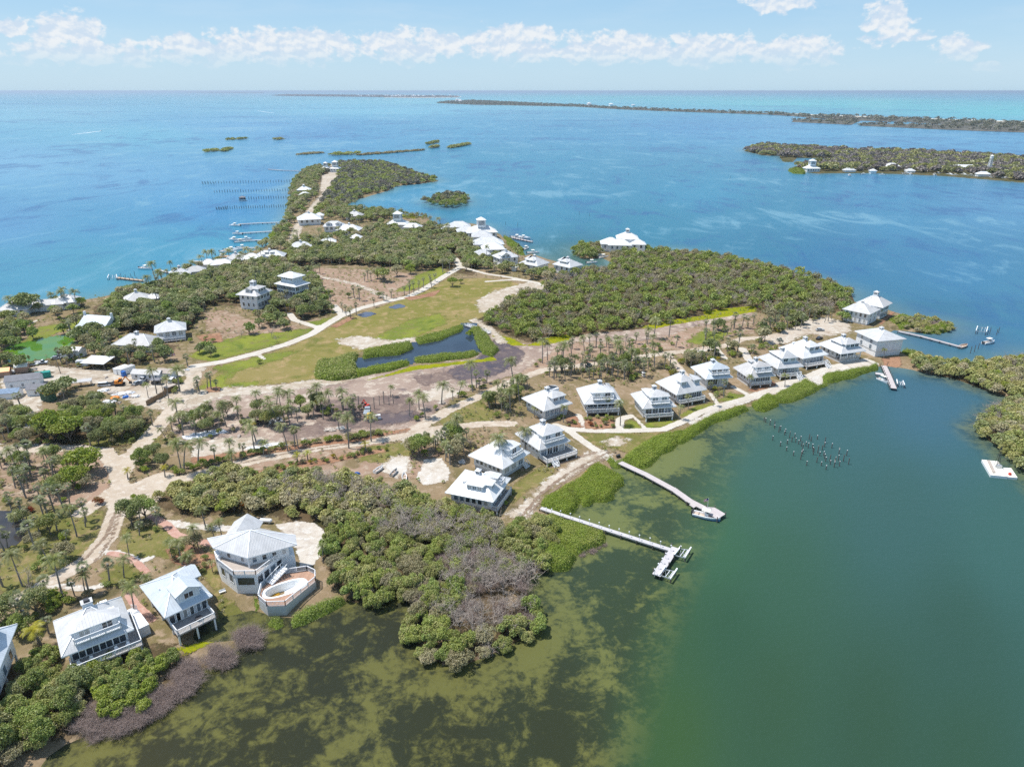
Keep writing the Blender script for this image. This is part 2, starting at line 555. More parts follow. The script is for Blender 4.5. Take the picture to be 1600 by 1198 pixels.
M_OLIVE = ground_mat('olive_lawn', [(146, 140, 84), (128, 128, 68), (168, 148, 106), (114, 114, 62)], (0.06, 0.3, 1.8), 1.0, fine=0.14)
M_YEL = ground_mat('saltwort_mat', [(166, 168, 24), (142, 154, 30), (180, 170, 40)], (0.1, 0.5, 2.4), 0.9, fine=0.22)
M_PINK = ground_mat('pink_brick', [(226, 182, 164), (214, 166, 148), (232, 194, 178)], (0.2, 0.8, 3.0), 0.12, fine=0.08)
M_MULCH = ground_mat('red_mulch', [(178, 132, 106), (192, 150, 120), (150, 116, 92)], (0.1, 0.5, 2.4), 0.6, fine=0.16)
M_LITTER = ground_mat('leaf_litter', [(116, 98, 74), (92, 82, 58), (142, 122, 96), (80, 80, 48)], (0.07, 0.4, 2.0), 2.0, fine=0.18)
M_TRACK = ground_mat('wheel_rut', [(168, 146, 126), (186, 166, 146), (150, 128, 110)], (0.1, 0.5, 2.4), 0.5, fine=0.14)
# woods floor
sheet('forest_floor', M_LITTER, [[(225, 452), (330, 425), (420, 405), (470, 388), (560, 382), (700, 376), (770, 395), (740, 432), (690, 420), (560, 414), (500, 415), (470, 420), (505, 470), (520, 490), (470, 505), (440, 490), (350, 475), (325, 478), (290, 520), (200, 520), (150, 500), (140, 480), (190, 465)],
        [(735, 500), (760, 480), (800, 460), (850, 440), (900, 420), (960, 405), (1040, 398), (1160, 410), (1275, 436), (1330, 460), (1332, 480), (1300, 490), (1250, 500), (1180, 488), (1080, 500), (950, 522), (880, 532), (830, 537), (790, 525)],
        [(230, 780), (330, 740), (440, 738), (560, 750), (660, 775), (700, 795), (780, 822), (850, 815), (945, 850), (890, 890), (855, 950), (790, 1020), (720, 1040), (645, 1010), (650, 965), (620, 930), (560, 945), (530, 930), (512, 890), (505, 830), (430, 810), (300, 805)],
        [(500, 262), (560, 255), (650, 275), (600, 292), (550, 312), (540, 325), (510, 320), (500, 300)],
        [(0, 1010), (90, 1060), (240, 1010), (300, 1010), (320, 1040), (240, 1100), (100, 1150), (-40, 1200), (-100, 1100)],
        [(1420, 560), (1500, 572), (1560, 568), (1700, 560), (1800, 700), (1700, 760), (1590, 720), (1530, 680), (1560, 630), (1490, 590)],
        [(30, 560), (120, 570), (230, 540), (280, 540), (250, 560), (120, 600), (20, 600)], [(0, 640), (90, 650), (210, 640), (250, 660), (200, 700), (100, 700), (0, 690)]], dz=0.02, cell=4.0, rough=3.0, jstep=8)
# open ground
sheet('dirt_field', M_DIRT, [[(462, 418), (557, 420), (650, 427), (685, 432), (632, 462), (562, 480), (522, 477), (500, 445)],
       [(322, 490), (350, 484), (400, 500), (430, 495), (470, 512), (400, 528), (337, 532), (320, 515)],
       [(760, 610), (800, 592), (860, 576), (930, 570), (1000, 560), (1080, 552), (1080, 535), (1180, 520), (1180, 500), (1100, 505), (1000, 530), (900, 535), (850, 548), (800, 585)],
       [(0, 700), (80, 690), (160, 700), (180, 740), (150, 800), (60, 780), (0, 770)],
       [(440, 700), (600, 690), (700, 700), (680, 745), (560, 745), (440, 735), (340, 735), (360, 720)]], dz=0.04, cell=3.0, rough=2.0, jstep=6)
sheet('mud_flat', M_MUD, [[(320, 615), (425, 602), (510, 595), (575, 587), (645, 572), (750, 561), (740, 540), (762, 520), (787, 535), (830, 537), (880, 532), (930, 520), (1005, 514), (1080, 502), (1177, 488), (1185, 493), (1080, 511), (1042, 526), (1005, 532), (905, 535), (865, 545), (850, 562), (817, 582), (780, 592), (740, 606), (700, 622), (660, 668), (560, 675), (430, 692), (330, 694), (280, 690), (270, 650)]], dz=0.06, cell=2.5, rough=2.5, jstep=6)
sheet('mud_patch', M_MUDD, [[(480, 630), (560, 620), (640, 615), (660, 655), (600, 668), (555, 668), (500, 660)], [(440, 668), (500, 662), (520, 676), (440, 690)],
       [(640, 590), (720, 575), (790, 555), (800, 562), (730, 585), (660, 605)]], dz=0.08, cell=2.0, rough=2.0, jstep=5)
M_WET = ground_mat('wet_mud', [(120, 108, 110), (102, 96, 104), (146, 130, 122), (92, 90, 102)], (0.05, 0.25, 1.6), 2.0, fine=0.10)
sheet('wet_mud', M_WET, [[(690, 578), (745, 563), (762, 540), (775, 528), (800, 538), (822, 548), (812, 566), (780, 586), (720, 597)], [(560, 652), (600, 645), (650, 640), (655, 655), (600, 664)]], dz=0.09, cell=2.0, rough=2.0, jstep=5)
sheet('golf_lawn', M_LAWN, [[(312, 596), (350, 575), (400, 558), (450, 542), (490, 524), (537, 500), (600, 477), (662, 457), (697, 437), (750, 434), (800, 440), (830, 450), (790, 478), (745, 500), (650, 527), (560, 550), (490, 580), (510, 592), (425, 600), (350, 610), (318, 612)]], dz=0.08, cell=2.0, rough=1.5, jstep=6)
sheet('lawn', M_GREEN, [[(292, 556), (350, 530), (400, 522), (490, 512), (487, 520), (440, 536), (400, 548), (350, 560), (330, 567)],
      [(470, 505), (540, 492), (530, 500), (497, 512)], [(310, 605), (350, 583), (370, 580), (352, 600), (420, 594), (400, 602), (320, 612)],
      [(330, 575), (420, 552), (470, 548), (440, 562), (360, 585)], [(560, 540), (640, 500), (690, 490), (700, 505), (640, 530), (570, 550)],
      [(640, 455), (700, 430), (690, 415), (650, 430), (620, 455)], [(25, 545), (60, 510), (110, 505), (125, 485), (137, 490), (130, 510), (90, 520), (60, 545)], [(1070, 535), (1100, 515), (1140, 520), (1110, 540)],
      [(1060, 650), (1080, 636), (1118, 628), (1115, 634), (1085, 648)], [(1120, 626), (1140, 612), (1166, 618), (1150, 628)], [(975, 668), (985, 655), (1000, 660), (1003, 671), (985, 671)], [(1005, 670), (1001, 660), (1056, 655), (1068, 654), (1050, 664), (1030, 669)]], dz=0.10, cell=1.5, rough=1.0)
sheet('garden_lawn', M_OLIVE, [[(0, 800), (60, 800), (110, 790), (160, 800), (150, 850), (100, 890), (40, 925), (0, 930)],
       [(180, 860), (188, 825), (240, 820), (300, 850), (335, 870), (350, 930), (400, 960), (380, 975), (350, 985), (335, 920), (290, 880), (240, 870), (215, 875)], [(150, 900), (180, 880), (210, 880), (225, 900), (200, 915), (160, 915)],
       [(690, 640), (740, 615), (770, 640), (770, 662), (700, 668), (685, 660)], [(897, 676), (930, 677), (985, 675), (1035, 675), (1010, 695), (985, 707), (960, 700), (930, 695)],
       [(806, 755), (840, 730), (868, 728), (862, 750), (830, 762), (800, 790), (790, 780)], [(884, 667), (905, 655), (905, 668)],
       [(120, 690), (200, 665), (225, 670), (205, 692), (150, 700)], [(210, 690), (225, 665), (245, 660), (250, 690), (225, 700)], [(560, 700), (640, 690), (660, 700), (620, 725), (560, 720)]], dz=0.10, cell=1.2, rough=0.9)
sheet('saltwort', M_YEL, [[(270, 1012), (330, 990), (370, 965), (398, 958), (398, 964), (350, 985), (310, 1010), (290, 1022)], [(560, 598), (645, 572), (750, 561), (770, 556), (775, 563), (740, 566), (640, 580), (575, 594)],
      [(765, 520), (800, 528), (820, 540), (860, 526), (895, 522), (890, 531), (840, 540), (800, 540), (775, 530)], [(1000, 512), (1030, 502), (1080, 496), (1170, 482), (1172, 488), (1080, 502), (1020, 514)],
      [(1100, 485), (1180, 478), (1180, 487), (1100, 500)], [(810, 800), (825, 795), (822, 810), (810, 812)], [(620, 290), (655, 330), (560, 322), (555, 326), (560, 333), (650, 342)]], dz=0.12, cell=1.5, rough=0.8)
sheet('sand_flat', M_SAND, [[(527, 530), (560, 525), (610, 532), (650, 527), (655, 535), (600, 540), (560, 546), (530, 537)], [(745, 470), (770, 455), (800, 458), (790, 475), (770, 485), (750, 488)],
       [(660, 612), (700, 600), (720, 612), (690, 626), (665, 626)], [(290, 612), (350, 606), (440, 600), (500, 592), (560, 588), (540, 598), (440, 612), (340, 622), (290, 640)],
       [(770, 455), (830, 440), (860, 448), (820, 462)], [(300, 690), (400, 680), (440, 690), (380, 710), (300, 712)], [(0, 590), (100, 580), (160, 575), (200, 590), (300, 600), (290, 640), (230, 640), (150, 600), (90, 592), (60, 640), (90, 660), (40, 670), (0, 620)],
       [(0, 695), (80, 692), (85, 705), (0, 712)], [(1255, 500), (1290, 496), (1330, 505), (1330, 520), (1290, 525), (1255, 518)], [(1190, 540), (1200, 525), (1260, 505), (1270, 520), (1230, 535)], [(620, 678), (680, 665), (720, 668), (690, 690), (640, 698)],
       [(790, 805), (817, 785), (850, 755), (872, 735), (905, 712), (935, 700), (955, 708), (970, 718), (945, 716), (905, 735), (875, 755), (845, 772), (840, 790), (815, 812)],
       [(940, 690), (965, 682), (985, 686), (975, 696), (950, 698)], [(600, 725), (615, 712), (640, 712), (640, 740), (620, 745), (600, 738)], [(985, 375), (1004, 384), (1012, 400), (1000, 408), (994, 396)]], dz=0.14, cell=1.5, rough=1.2)
sheet('white_sand', M_WHITE, [[(429, 820), (460, 814), (489, 816), (505, 826), (508, 839), (505, 863), (490, 885), (470, 888), (462, 860), (450, 838)], [(656, 735), (662, 718), (690, 716), (705, 735), (700, 752), (660, 758), (650, 745)],
       [(1352, 565), (1372, 570), (1345, 578), (1310, 592), (1270, 606), (1250, 606), (1210, 616), (1160, 630), (1125, 642), (1085, 662), (1075, 660), (1110, 640), (1150, 624), (1205, 602), (1262, 584), (1300, 570)],
       [(600, 728), (612, 716), (632, 714), (636, 736), (618, 742)]], dz=0.16, cell=1.0, rough=0.7, jstep=3)
sheet('dirt_road', M_ROAD, lines=[([(-60, 965), (40, 932), (98, 898), (140, 872), (168, 840), (182, 800), (188, 765), (184, 735), (165, 705)], 5.6), ([(-40, 704), (60, 702), (120, 700), (165, 705)], 5.0),
        ([(186, 745), (205, 712), (240, 675), (265, 645), (288, 615), (303, 590), (305, 572)], 6.5), ([(188, 770), (240, 762), (300, 744), (357, 729), (407, 717), (447, 710), (503, 698), (559, 692), (615, 684), (644, 672), (672, 658), (700, 641)], 5.5),
        ([(700, 641), (730, 628), (765, 612), (805, 594), (850, 578), (880, 574), (930, 569), (980, 561), (1030, 553), (1080, 548), (1135, 540), (1161, 529), (1194, 528), (1235, 520)], 5.0), ([(640, 675), (700, 668), (760, 662), (800, 662)], 5.0), ([(250, 748), (200, 770)], 9.0),
        ([(1040, 552), (1062, 575), (1080, 600)], 3.5), ([(130, 800), (188, 760)], 6.0), ([(225, 800), (250, 760), (280, 750)], 5)], dz=0.18, cell=1.5)
sheet('causeway', M_SAND, [[(503, 274), (529, 268), (526, 280), (516, 298), (500, 300)], [(508, 268), (516, 262), (530, 264), (528, 270)]], lines=[([(200, 590), (250, 590), (305, 578)], 8.0), ([(740, 500), (762, 512), (785, 535)], 5.0), ([(60, 575), (140, 583), (200, 592), (260, 606)], 7.0), ([(462, 418), (500, 432), (560, 445), (610, 468)], 4.0), ([(520, 255), (517, 275), (510, 300), (500, 312), (480, 335), (465, 355), (460, 372), (450, 385)], 8.5)], dz=0.20, cell=2.0)
sheet('shell_road', M_PATH, lines=[([(305, 572), (350, 565), (400, 552), (450, 537), (487, 522), (505, 510), (530, 495), (562, 482), (600, 472), (637, 464), (662, 452), (697, 430), (720, 417), (712, 405), (695, 395), (668, 391)], 5.2), ([(497, 512), (460, 500), (452, 490)], 4.0), ([(535, 492), (526, 482), (522, 478)], 4.5), ([(400, 552), (413, 561)], 2.2),
        ([(720, 417), (760, 428), (800, 434), (840, 442), (855, 448)], 3.5), ([(760, 440), (800, 437), (830, 440)], 3.0)], dz=0.22, cell=1.5)
sheet('promenade', M_PATH, lines=[([(868, 664), (886, 670), (927, 673), (982, 673), (1037, 671), (1070, 657), (1092, 645), (1114, 637), (1171, 621), (1210, 602), (1262, 588), (1291, 575), (1352, 562), (1368, 567)], 3.4), ([(889, 673), (922, 697), (949, 714), (968, 722)], 3.2), ([(903, 648), (915, 670)], 2.6), ([(985, 650), (969, 655), (967, 672)], 3.4), ([(989, 650), (1009, 670)], 1.4),
        ([(1110, 615), (1122, 632)], 1.8), ([(1145, 604), (1175, 620)], 2.4), ([(60, 500), (30, 512), (0, 515)], 2.0), ([(106, 515), (130, 520)], 2.0), ([(1160, 545), (1170, 562), (1180, 570)], 4.0), ([(1080, 550), (1120, 545), (1133, 560)], 2.5)], dz=0.24, cell=0.8)
sheet('brick_path', M_PINK, lines=[([(237, 806), (261, 820), (275, 835), (299, 844), (332, 849), (348, 853)], 2.6), ([(202, 930), (212, 945), (237, 968)], 2.2), ([(172, 864), (195, 868), (215, 880), (230, 895)], 2.0)], dz=0.26, cell=0.7)
sheet('side_path', M_WHITE, lines=[([(160, 862), (185, 863), (210, 872), (222, 886)], 2.0), ([(215, 878), (235, 872)], 2.0), ([(262, 816), (300, 822), (360, 826)], 3.0), ([(50, 925), (90, 915), (130, 920), (160, 915)], 2.0)], dz=0.25, cell=0.8)
sheet('mulch_bed', M_MULCH, [[(915, 670), (912, 655), (930, 652), (960, 655), (962, 668), (940, 671)], [(884, 652), (902, 650), (908, 668), (886, 667)], [(630, 465), (655, 462), (690, 452), (680, 462), (640, 470)], [(515, 510), (545, 495), (555, 497), (525, 512)],
       [(1165, 610), (1210, 595), (1213, 602), (1180, 613)], [(1375, 560), (1405, 556), (1408, 570), (1388, 575)], [(1372, 505), (1395, 485), (1400, 487), (1378, 507)], [(255, 860), (290, 850), (340, 870), (330, 890), (300, 890), (270, 880)], [(320, 605), (345, 604), (345, 612), (325, 613)], [(305, 525), (345, 520), (350, 534), (320, 535)],
       [(300, 715), (420, 700), (560, 684), (640, 668), (640, 674), (560, 690), (420, 708), (300, 724)], [(380, 740), (480, 720), (600, 700), (605, 706), (480, 730), (385, 748)]], dz=0.27, cell=1.0, rough=0.8, jstep=3)
sheet('wheel_track', M_TRACK, lines=[([(815, 806), (845, 772), (875, 748), (910, 727), (950, 707)], 0.9), ([(822, 808), (852, 776), (882, 753), (916, 731), (955, 711)], 0.9), ([(860, 730), (900, 715), (940, 705)], 1.2), ([(130, 875), (165, 838), (180, 800)], 1.0), ([(148, 878), (176, 838), (188, 800)], 0.8), ([(360, 727), (450, 708), (560, 691), (640, 672)], 0.8)], dz=0.28, cell=0.7)
# still water inland
def pond_mat(name, a, b, th=.5, rough=.05):
 m = bpy.data.materials.new(name)
 m.use_nodes = True
 t = NT(m.node_tree)
 p = t.n['Principled BSDF']
 tc = t.node('ShaderNodeTexCoord').outputs['Object']
 t.put(p.inputs['Base Color'], t.mix(t.smooth(t.noise(tc, .07, 4, .6), th - .12, th + .12), lin(a, .6), lin(b, .6)))
 p.inputs['Roughness'].default_value = rough
 p.inputs['Specular IOR Level'].default_value = 0.3
 bb = t.node('ShaderNodeBump')
 bb.inputs['Strength'].default_value = .06
 t.put(bb.inputs['Height'], t.noise(tc, 1.2, 3, .6))
 t.l.new(bb.outputs[0], p.inputs['Normal'])
 return m
sheet('lagoon_water', pond_mat('lagoon_water', (50, 62, 80), (60, 74, 92)), [[(535, 574), (556, 567), (600, 560), (640, 548), (650, 540), (690, 530), (722, 516), (732, 508), (736, 530), (742, 548), (700, 555), (650, 561), (620, 566), (580, 573), (545, 578)]], dz=0.34, cell=2, rough=.4)
sheet('green_pond_water', pond_mat('algae_water', (112, 150, 34), (96, 146, 62), .5), [[(20, 548), (28, 541), (60, 534), (92, 529), (100, 532), (92, 545), (75, 556), (30, 562)]], dz=0.34, cell=2, rough=.4)
sheet('pond_water', pond_mat('brown_water', (88, 82, 76), (66, 64, 66)), [[(-30, 805), (20, 808), (24, 826), (18, 846), (-30, 852)]], dz=0.34, cell=1.2, rough=.4)
sheet('puddle', pond_mat('puddle_water', (84, 92, 118), (104, 108, 128)), [[(564, 492), (574, 489), (580, 491), (570, 494)], [(614, 480), (624, 477), (628, 479), (618, 481)]], dz=0.34, cell=.9, rough=.5)
# ---------------------------------------------------------------- water
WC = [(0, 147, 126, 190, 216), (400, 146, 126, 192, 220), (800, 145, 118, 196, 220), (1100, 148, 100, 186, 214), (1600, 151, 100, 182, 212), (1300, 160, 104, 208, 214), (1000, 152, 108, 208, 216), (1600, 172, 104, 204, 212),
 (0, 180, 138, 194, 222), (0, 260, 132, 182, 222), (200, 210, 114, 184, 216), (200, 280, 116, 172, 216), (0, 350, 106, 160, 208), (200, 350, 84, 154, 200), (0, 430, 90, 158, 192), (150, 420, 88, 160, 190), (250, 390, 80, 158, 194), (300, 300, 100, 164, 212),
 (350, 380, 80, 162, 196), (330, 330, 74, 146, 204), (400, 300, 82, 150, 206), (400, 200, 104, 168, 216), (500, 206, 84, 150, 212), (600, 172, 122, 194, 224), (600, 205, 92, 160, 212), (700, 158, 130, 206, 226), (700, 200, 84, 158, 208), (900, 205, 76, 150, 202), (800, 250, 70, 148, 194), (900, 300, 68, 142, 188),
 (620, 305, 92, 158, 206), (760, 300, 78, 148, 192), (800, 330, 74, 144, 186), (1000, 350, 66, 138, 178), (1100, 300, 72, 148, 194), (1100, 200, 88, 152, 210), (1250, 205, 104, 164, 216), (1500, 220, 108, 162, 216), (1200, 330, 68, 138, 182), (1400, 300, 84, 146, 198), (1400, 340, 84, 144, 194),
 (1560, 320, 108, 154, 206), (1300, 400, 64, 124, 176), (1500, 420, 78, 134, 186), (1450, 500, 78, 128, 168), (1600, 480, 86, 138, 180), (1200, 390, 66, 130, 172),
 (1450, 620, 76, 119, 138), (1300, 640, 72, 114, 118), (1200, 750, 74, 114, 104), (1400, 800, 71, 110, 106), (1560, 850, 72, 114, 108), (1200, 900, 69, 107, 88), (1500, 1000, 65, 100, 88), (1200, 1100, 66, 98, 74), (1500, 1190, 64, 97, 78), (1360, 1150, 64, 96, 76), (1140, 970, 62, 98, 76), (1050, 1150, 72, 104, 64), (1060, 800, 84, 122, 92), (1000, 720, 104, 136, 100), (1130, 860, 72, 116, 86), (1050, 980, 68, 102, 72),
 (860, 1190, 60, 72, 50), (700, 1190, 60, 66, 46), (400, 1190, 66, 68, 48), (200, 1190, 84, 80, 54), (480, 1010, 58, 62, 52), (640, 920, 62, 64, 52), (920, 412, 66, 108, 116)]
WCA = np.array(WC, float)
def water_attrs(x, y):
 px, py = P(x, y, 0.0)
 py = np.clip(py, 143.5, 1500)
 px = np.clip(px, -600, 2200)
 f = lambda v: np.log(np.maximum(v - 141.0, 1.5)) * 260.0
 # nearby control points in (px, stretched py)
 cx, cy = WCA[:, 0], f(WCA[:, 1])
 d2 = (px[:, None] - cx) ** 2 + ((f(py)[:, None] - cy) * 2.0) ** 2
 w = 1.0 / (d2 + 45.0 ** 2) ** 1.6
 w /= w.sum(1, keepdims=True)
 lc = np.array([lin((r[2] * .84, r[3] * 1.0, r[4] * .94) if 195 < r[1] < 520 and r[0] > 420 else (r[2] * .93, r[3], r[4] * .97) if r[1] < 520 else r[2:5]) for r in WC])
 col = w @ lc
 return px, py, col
def poly_field(x, y, polys, soft):
 r = np.zeros_like(x)
 for p, v in polys:
  s = sdf_poly(x, y, W(p))
  r = np.where(np.abs(v) * np.clip(0.5 + s / soft, 0, 1) > np.abs(r), v * np.clip(0.5 + s / soft, 0, 1), r)
 return r
BOTTOM = [  # dark sea-grass (-) and pale sand (+) on the bottom of the shallow bay
 ([(1100, 715), (1122, 698), (1110, 680), (1140, 673), (1155, 687), (1145, 715), (1128, 734), (1110, 728)], -1), ([(1036, 750), (1065, 743), (1094, 737), (1121, 750), (1105, 766), (1054, 766)], -1), ([(966, 782), (1002, 757), (1027, 761), (998, 777)], -1),
 ([(975, 804), (998, 786), (1042, 788), (1088, 808), (1110, 827), (1065, 840), (1038, 838), (1008, 822)], -1), ([(872, 912), (908, 876), (935, 860), (975, 851), (1000, 865), (1020, 870), (1027, 910), (980, 935), (900, 930)], -1), ([(960, 880), (1010, 900), (1000, 1010), (950, 1010), (920, 960)], -1),
 ([(1000, 700), (1060, 700), (1100, 690), (1110, 700), (1080, 730), (1040, 745), (1000, 740)], 1), ([(980, 790), (1010, 775), (1050, 775), (1040, 800), (1000, 790)], .8), ([(880, 815), (920, 800), (960, 800), (985, 825), (960, 830), (920, 815)], 1), ([(905, 865), (960, 842), (1000, 852), (960, 858), (920, 885)], 1), ([(860, 920), (890, 900), (905, 900), (880, 950), (870, 985), (855, 975)], 1),
 ([(650, 1045), (720, 1065), (790, 1045), (860, 990), (890, 960), (900, 990), (840, 1050), (760, 1080), (690, 1090), (640, 1070)], 1), ([(570, 1040), (605, 1022), (625, 1040), (600, 1075), (575, 1060)], .9), ([(480, 1115), (560, 1110), (575, 1150), (520, 1165), (470, 1150)], .8), ([(740, 1130), (800, 1110), (860, 1120), (800, 1150), (745, 1150)], .8),
 ([(100, 1180), (170, 1155), (240, 1135), (300, 1090), (330, 1100), (260, 1150), (180, 1180), (120, 1200)], .8), ([(400, 1035), (440, 1010), (470, 1040), (420, 1080)], -1), ([(480, 1000), (640, 960), (640, 1010), (560, 1030), (480, 1070)], -1), ([(250, 1170), (420, 1100), (500, 1080), (500, 1200), (250, 1200)], -.8), ([(600, 1090), (760, 1090), (900, 1060), (960, 1080), (900, 1200), (640, 1200)], -.8),
 ([(330, 1110), (420, 1080), (440, 1100), (360, 1130)], .8), ([(1130, 662), (1180, 648), (1210, 636), (1240, 630), (1230, 645), (1180, 660), (1140, 675)], .7)]
na, nr = 420, 470
A_ = np.radians(np.linspace(-100, 100, na))
R_ = np.concatenate([[1.0, 20.0], 38.0 * np.exp(np.linspace(0, math.log(160000.0 / 38.0), nr - 2))])
RR, AA = np.meshgrid(R_, A_, indexing='ij')
wx, wy = (RR * np.sin(AA)).ravel(), (RR * np.cos(AA)).ravel()
wcol = np.zeros((len(wx), 3))
ahead = wy > 5
pxw, pyw, cw = water_attrs(wx[ahead], wy[ahead])
wcol[ahead] = cw
wcol[~ahead] = lin((60, 90, 70))
near = ahead & (np.hypot(wx, wy) < 2100)
sd_w = np.full(len(wx), -500.0)
sd_w[near] = land_sdf(wx[near], wy[near])
mott = np.zeros(len(wx))
bias = np.zeros(len(wx))
PX, PY = np.zeros(len(wx)), np.zeros(len(wx))
PX[ahead], PY[ahead] = pxw, pyw
# the shallow side of the bay: left of a line from the promenade to the bottom of the frame
edge_line = np.interp(PY, [560, 600, 640, 680, 720, 760, 820, 900, 1000, 1200, 1500], [1330, 1290, 1235, 1170, 1140, 1120, 1110, 1080, 1040, 985, 900])
bay = ahead & (PY > 585) & (PY < 1600)
mott[bay] = np.clip((edge_line[bay] + 30 - PX[bay]) / 95.0, 0, 1)
bias[bay] = poly_field(wx[bay], wy[bay], BOTTOM, 8.0)
rb = bay & (PX > 1200)
mott[rb] = np.maximum(mott[rb], 0.8 * np.clip(1 + (sd_w[rb] + 2) / 7.0, 0, 1) * (PY[rb] < 900))
bias[rb] = np.where(sd_w[rb] > -12, 0.25, bias[rb])
sh = near & (sd_w > -26)
shallow = np.zeros(len(wx))
shallow[sh] = np.clip(1 + sd_w[sh] / 22.0, 0, 1)
bias = bias + np.where(bay & (PX < 1200) & (PX > 600), shallow * 0.25, 0)
north = near & ~bay
streak = np.where(ahead, np.clip((620 - PY) / 200, 0.0, 1), 0.0)
pale = np.where(north, np.clip(1 + sd_w / 30.0, 0, 1) ** 2 * 0.35, 0)
idx = np.arange(na * nr).reshape(nr, na)
wq = np.stack([idx[:-1, :-1], idx[1:, :-1], idx[1:, 1:], idx[:-1, 1:]], -1).reshape(-1, 4)
M_WATER = bpy.data.materials.new('sea_water')
M_WATER.use_nodes = True
t = NT(M_WATER.node_tree)
p = t.n['Principled BSDF']
tc = t.node('ShaderNodeTexCoord').outputs['Object']
wa = t.attr('wcol').outputs['Color']
n1 = t.noise(tc, 0.12, 8, 0.66, 0.7)
n2 = t.noise(tc, 0.55, 5, 0.65, 0.4)
n3 = t.noise(tc, 0.022, 5, 0.6, 0.8)
fac = t.math('ADD', t.math('ADD', t.math('MULTIPLY', t.math('SUBTRACT', n1, 0.5), 4.6), t.math('MULTIPLY', t.math('SUBTRACT', n2, 0.5), 2.6)), t.math('MULTIPLY', t.attr('bias').outputs['Fac'], 0.62))
fac = t.smooth(fac, -0.50, 0.60)
sandc = t.mix(0.40, lin((150, 148, 82), 0.54), wa)
darkc = t.mix(0.35, lin((72, 76, 58), 0.46), wa)
mot = t.mix(fac, darkc, sandc)
base = t.mix(t.attr('mott').outputs['Fac'], wa, mot)
# currents and depth in open water
sA = t.noise(tc, 0.0045, 6, 0.6, 1.4)
sB = t.noise(t.vmath('MULTIPLY', tc, (1.0, 0.45, 1)), 0.02, 7, 0.66, 1.6)
sC = t.noise(t.vmath('MULTIPLY', tc, (0.6, 1.0, 1)), 0.0012, 5, 0.6, 1.0)
sf = t.math('ADD', t.math('ADD', t.math('MULTIPLY', t.math('SUBTRACT', sA, 0.5), 1.0), t.math('MULTIPLY', t.math('SUBTRACT', sB, 0.5), 1.3)), t.math('MULTIPLY', t.math('SUBTRACT', sC, 0.5), 1.2))
st = t.attr('streak').outputs['Fac']
lite = t.math('MULTIPLY', t.smooth(sf, 0.03, 0.34), st)
dark = t.math('MULTIPLY', t.smooth(sf, -0.03, -0.34), st)
base = t.mix(t.math('MULTIPLY', lite, 0.58), base, lin((150, 205, 226), 0.5))
base = t.mix(t.math('MULTIPLY', dark, 0.6), base, lin((52, 104, 170), 0.5))
base = t.mix(t.attr('pale').outputs['Fac'], base, lin((150, 170, 150), 0.5))
t.put(p.inputs['Base Color'], base)
p.inputs['Roughness'].default_value = 0.22
p.inputs['IOR'].default_value = 1.33
p.inputs['Specular IOR Level'].default_value = 0.07
b1 = t.noise(t.vmath('MULTIPLY', tc, (1.0, 1.6, 1)), 0.55, 5, 0.6, 0.4)
b2 = t.noise(t.vmath('MULTIPLY', tc, (0.5, 1.3, 1)), 0.16, 4, 0.55, 0.3)
b = t.node('ShaderNodeBump')
b.inputs['Strength'].default_value = 0.42
b.inputs['Distance'].default_value = 0.4
t.put(b.inputs['Height'], t.math('ADD', b1, t.math('MULTIPLY', b2, 1.2)))
t.l.new(b.outputs[0], p.inputs['Normal'])
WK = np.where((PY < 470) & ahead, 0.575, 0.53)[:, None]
wm = mesh_np('sea', np.stack([wx, wy, np.zeros_like(wx)], 1), [wq[:, ::-1]], [M_WATER], None,
   {'wcol': ('POINT', 'FLOAT_COLOR', wcol * WK), 'mott': ('POINT', 'FLOAT', mott), 'bias': ('POINT', 'FLOAT', np.clip(bias, -1, 1)), 'streak': ('POINT', 'FLOAT', streak), 'pale': ('POINT', 'FLOAT', pale)}, True)
tag(new_obj('sea', wm), kind='structure')
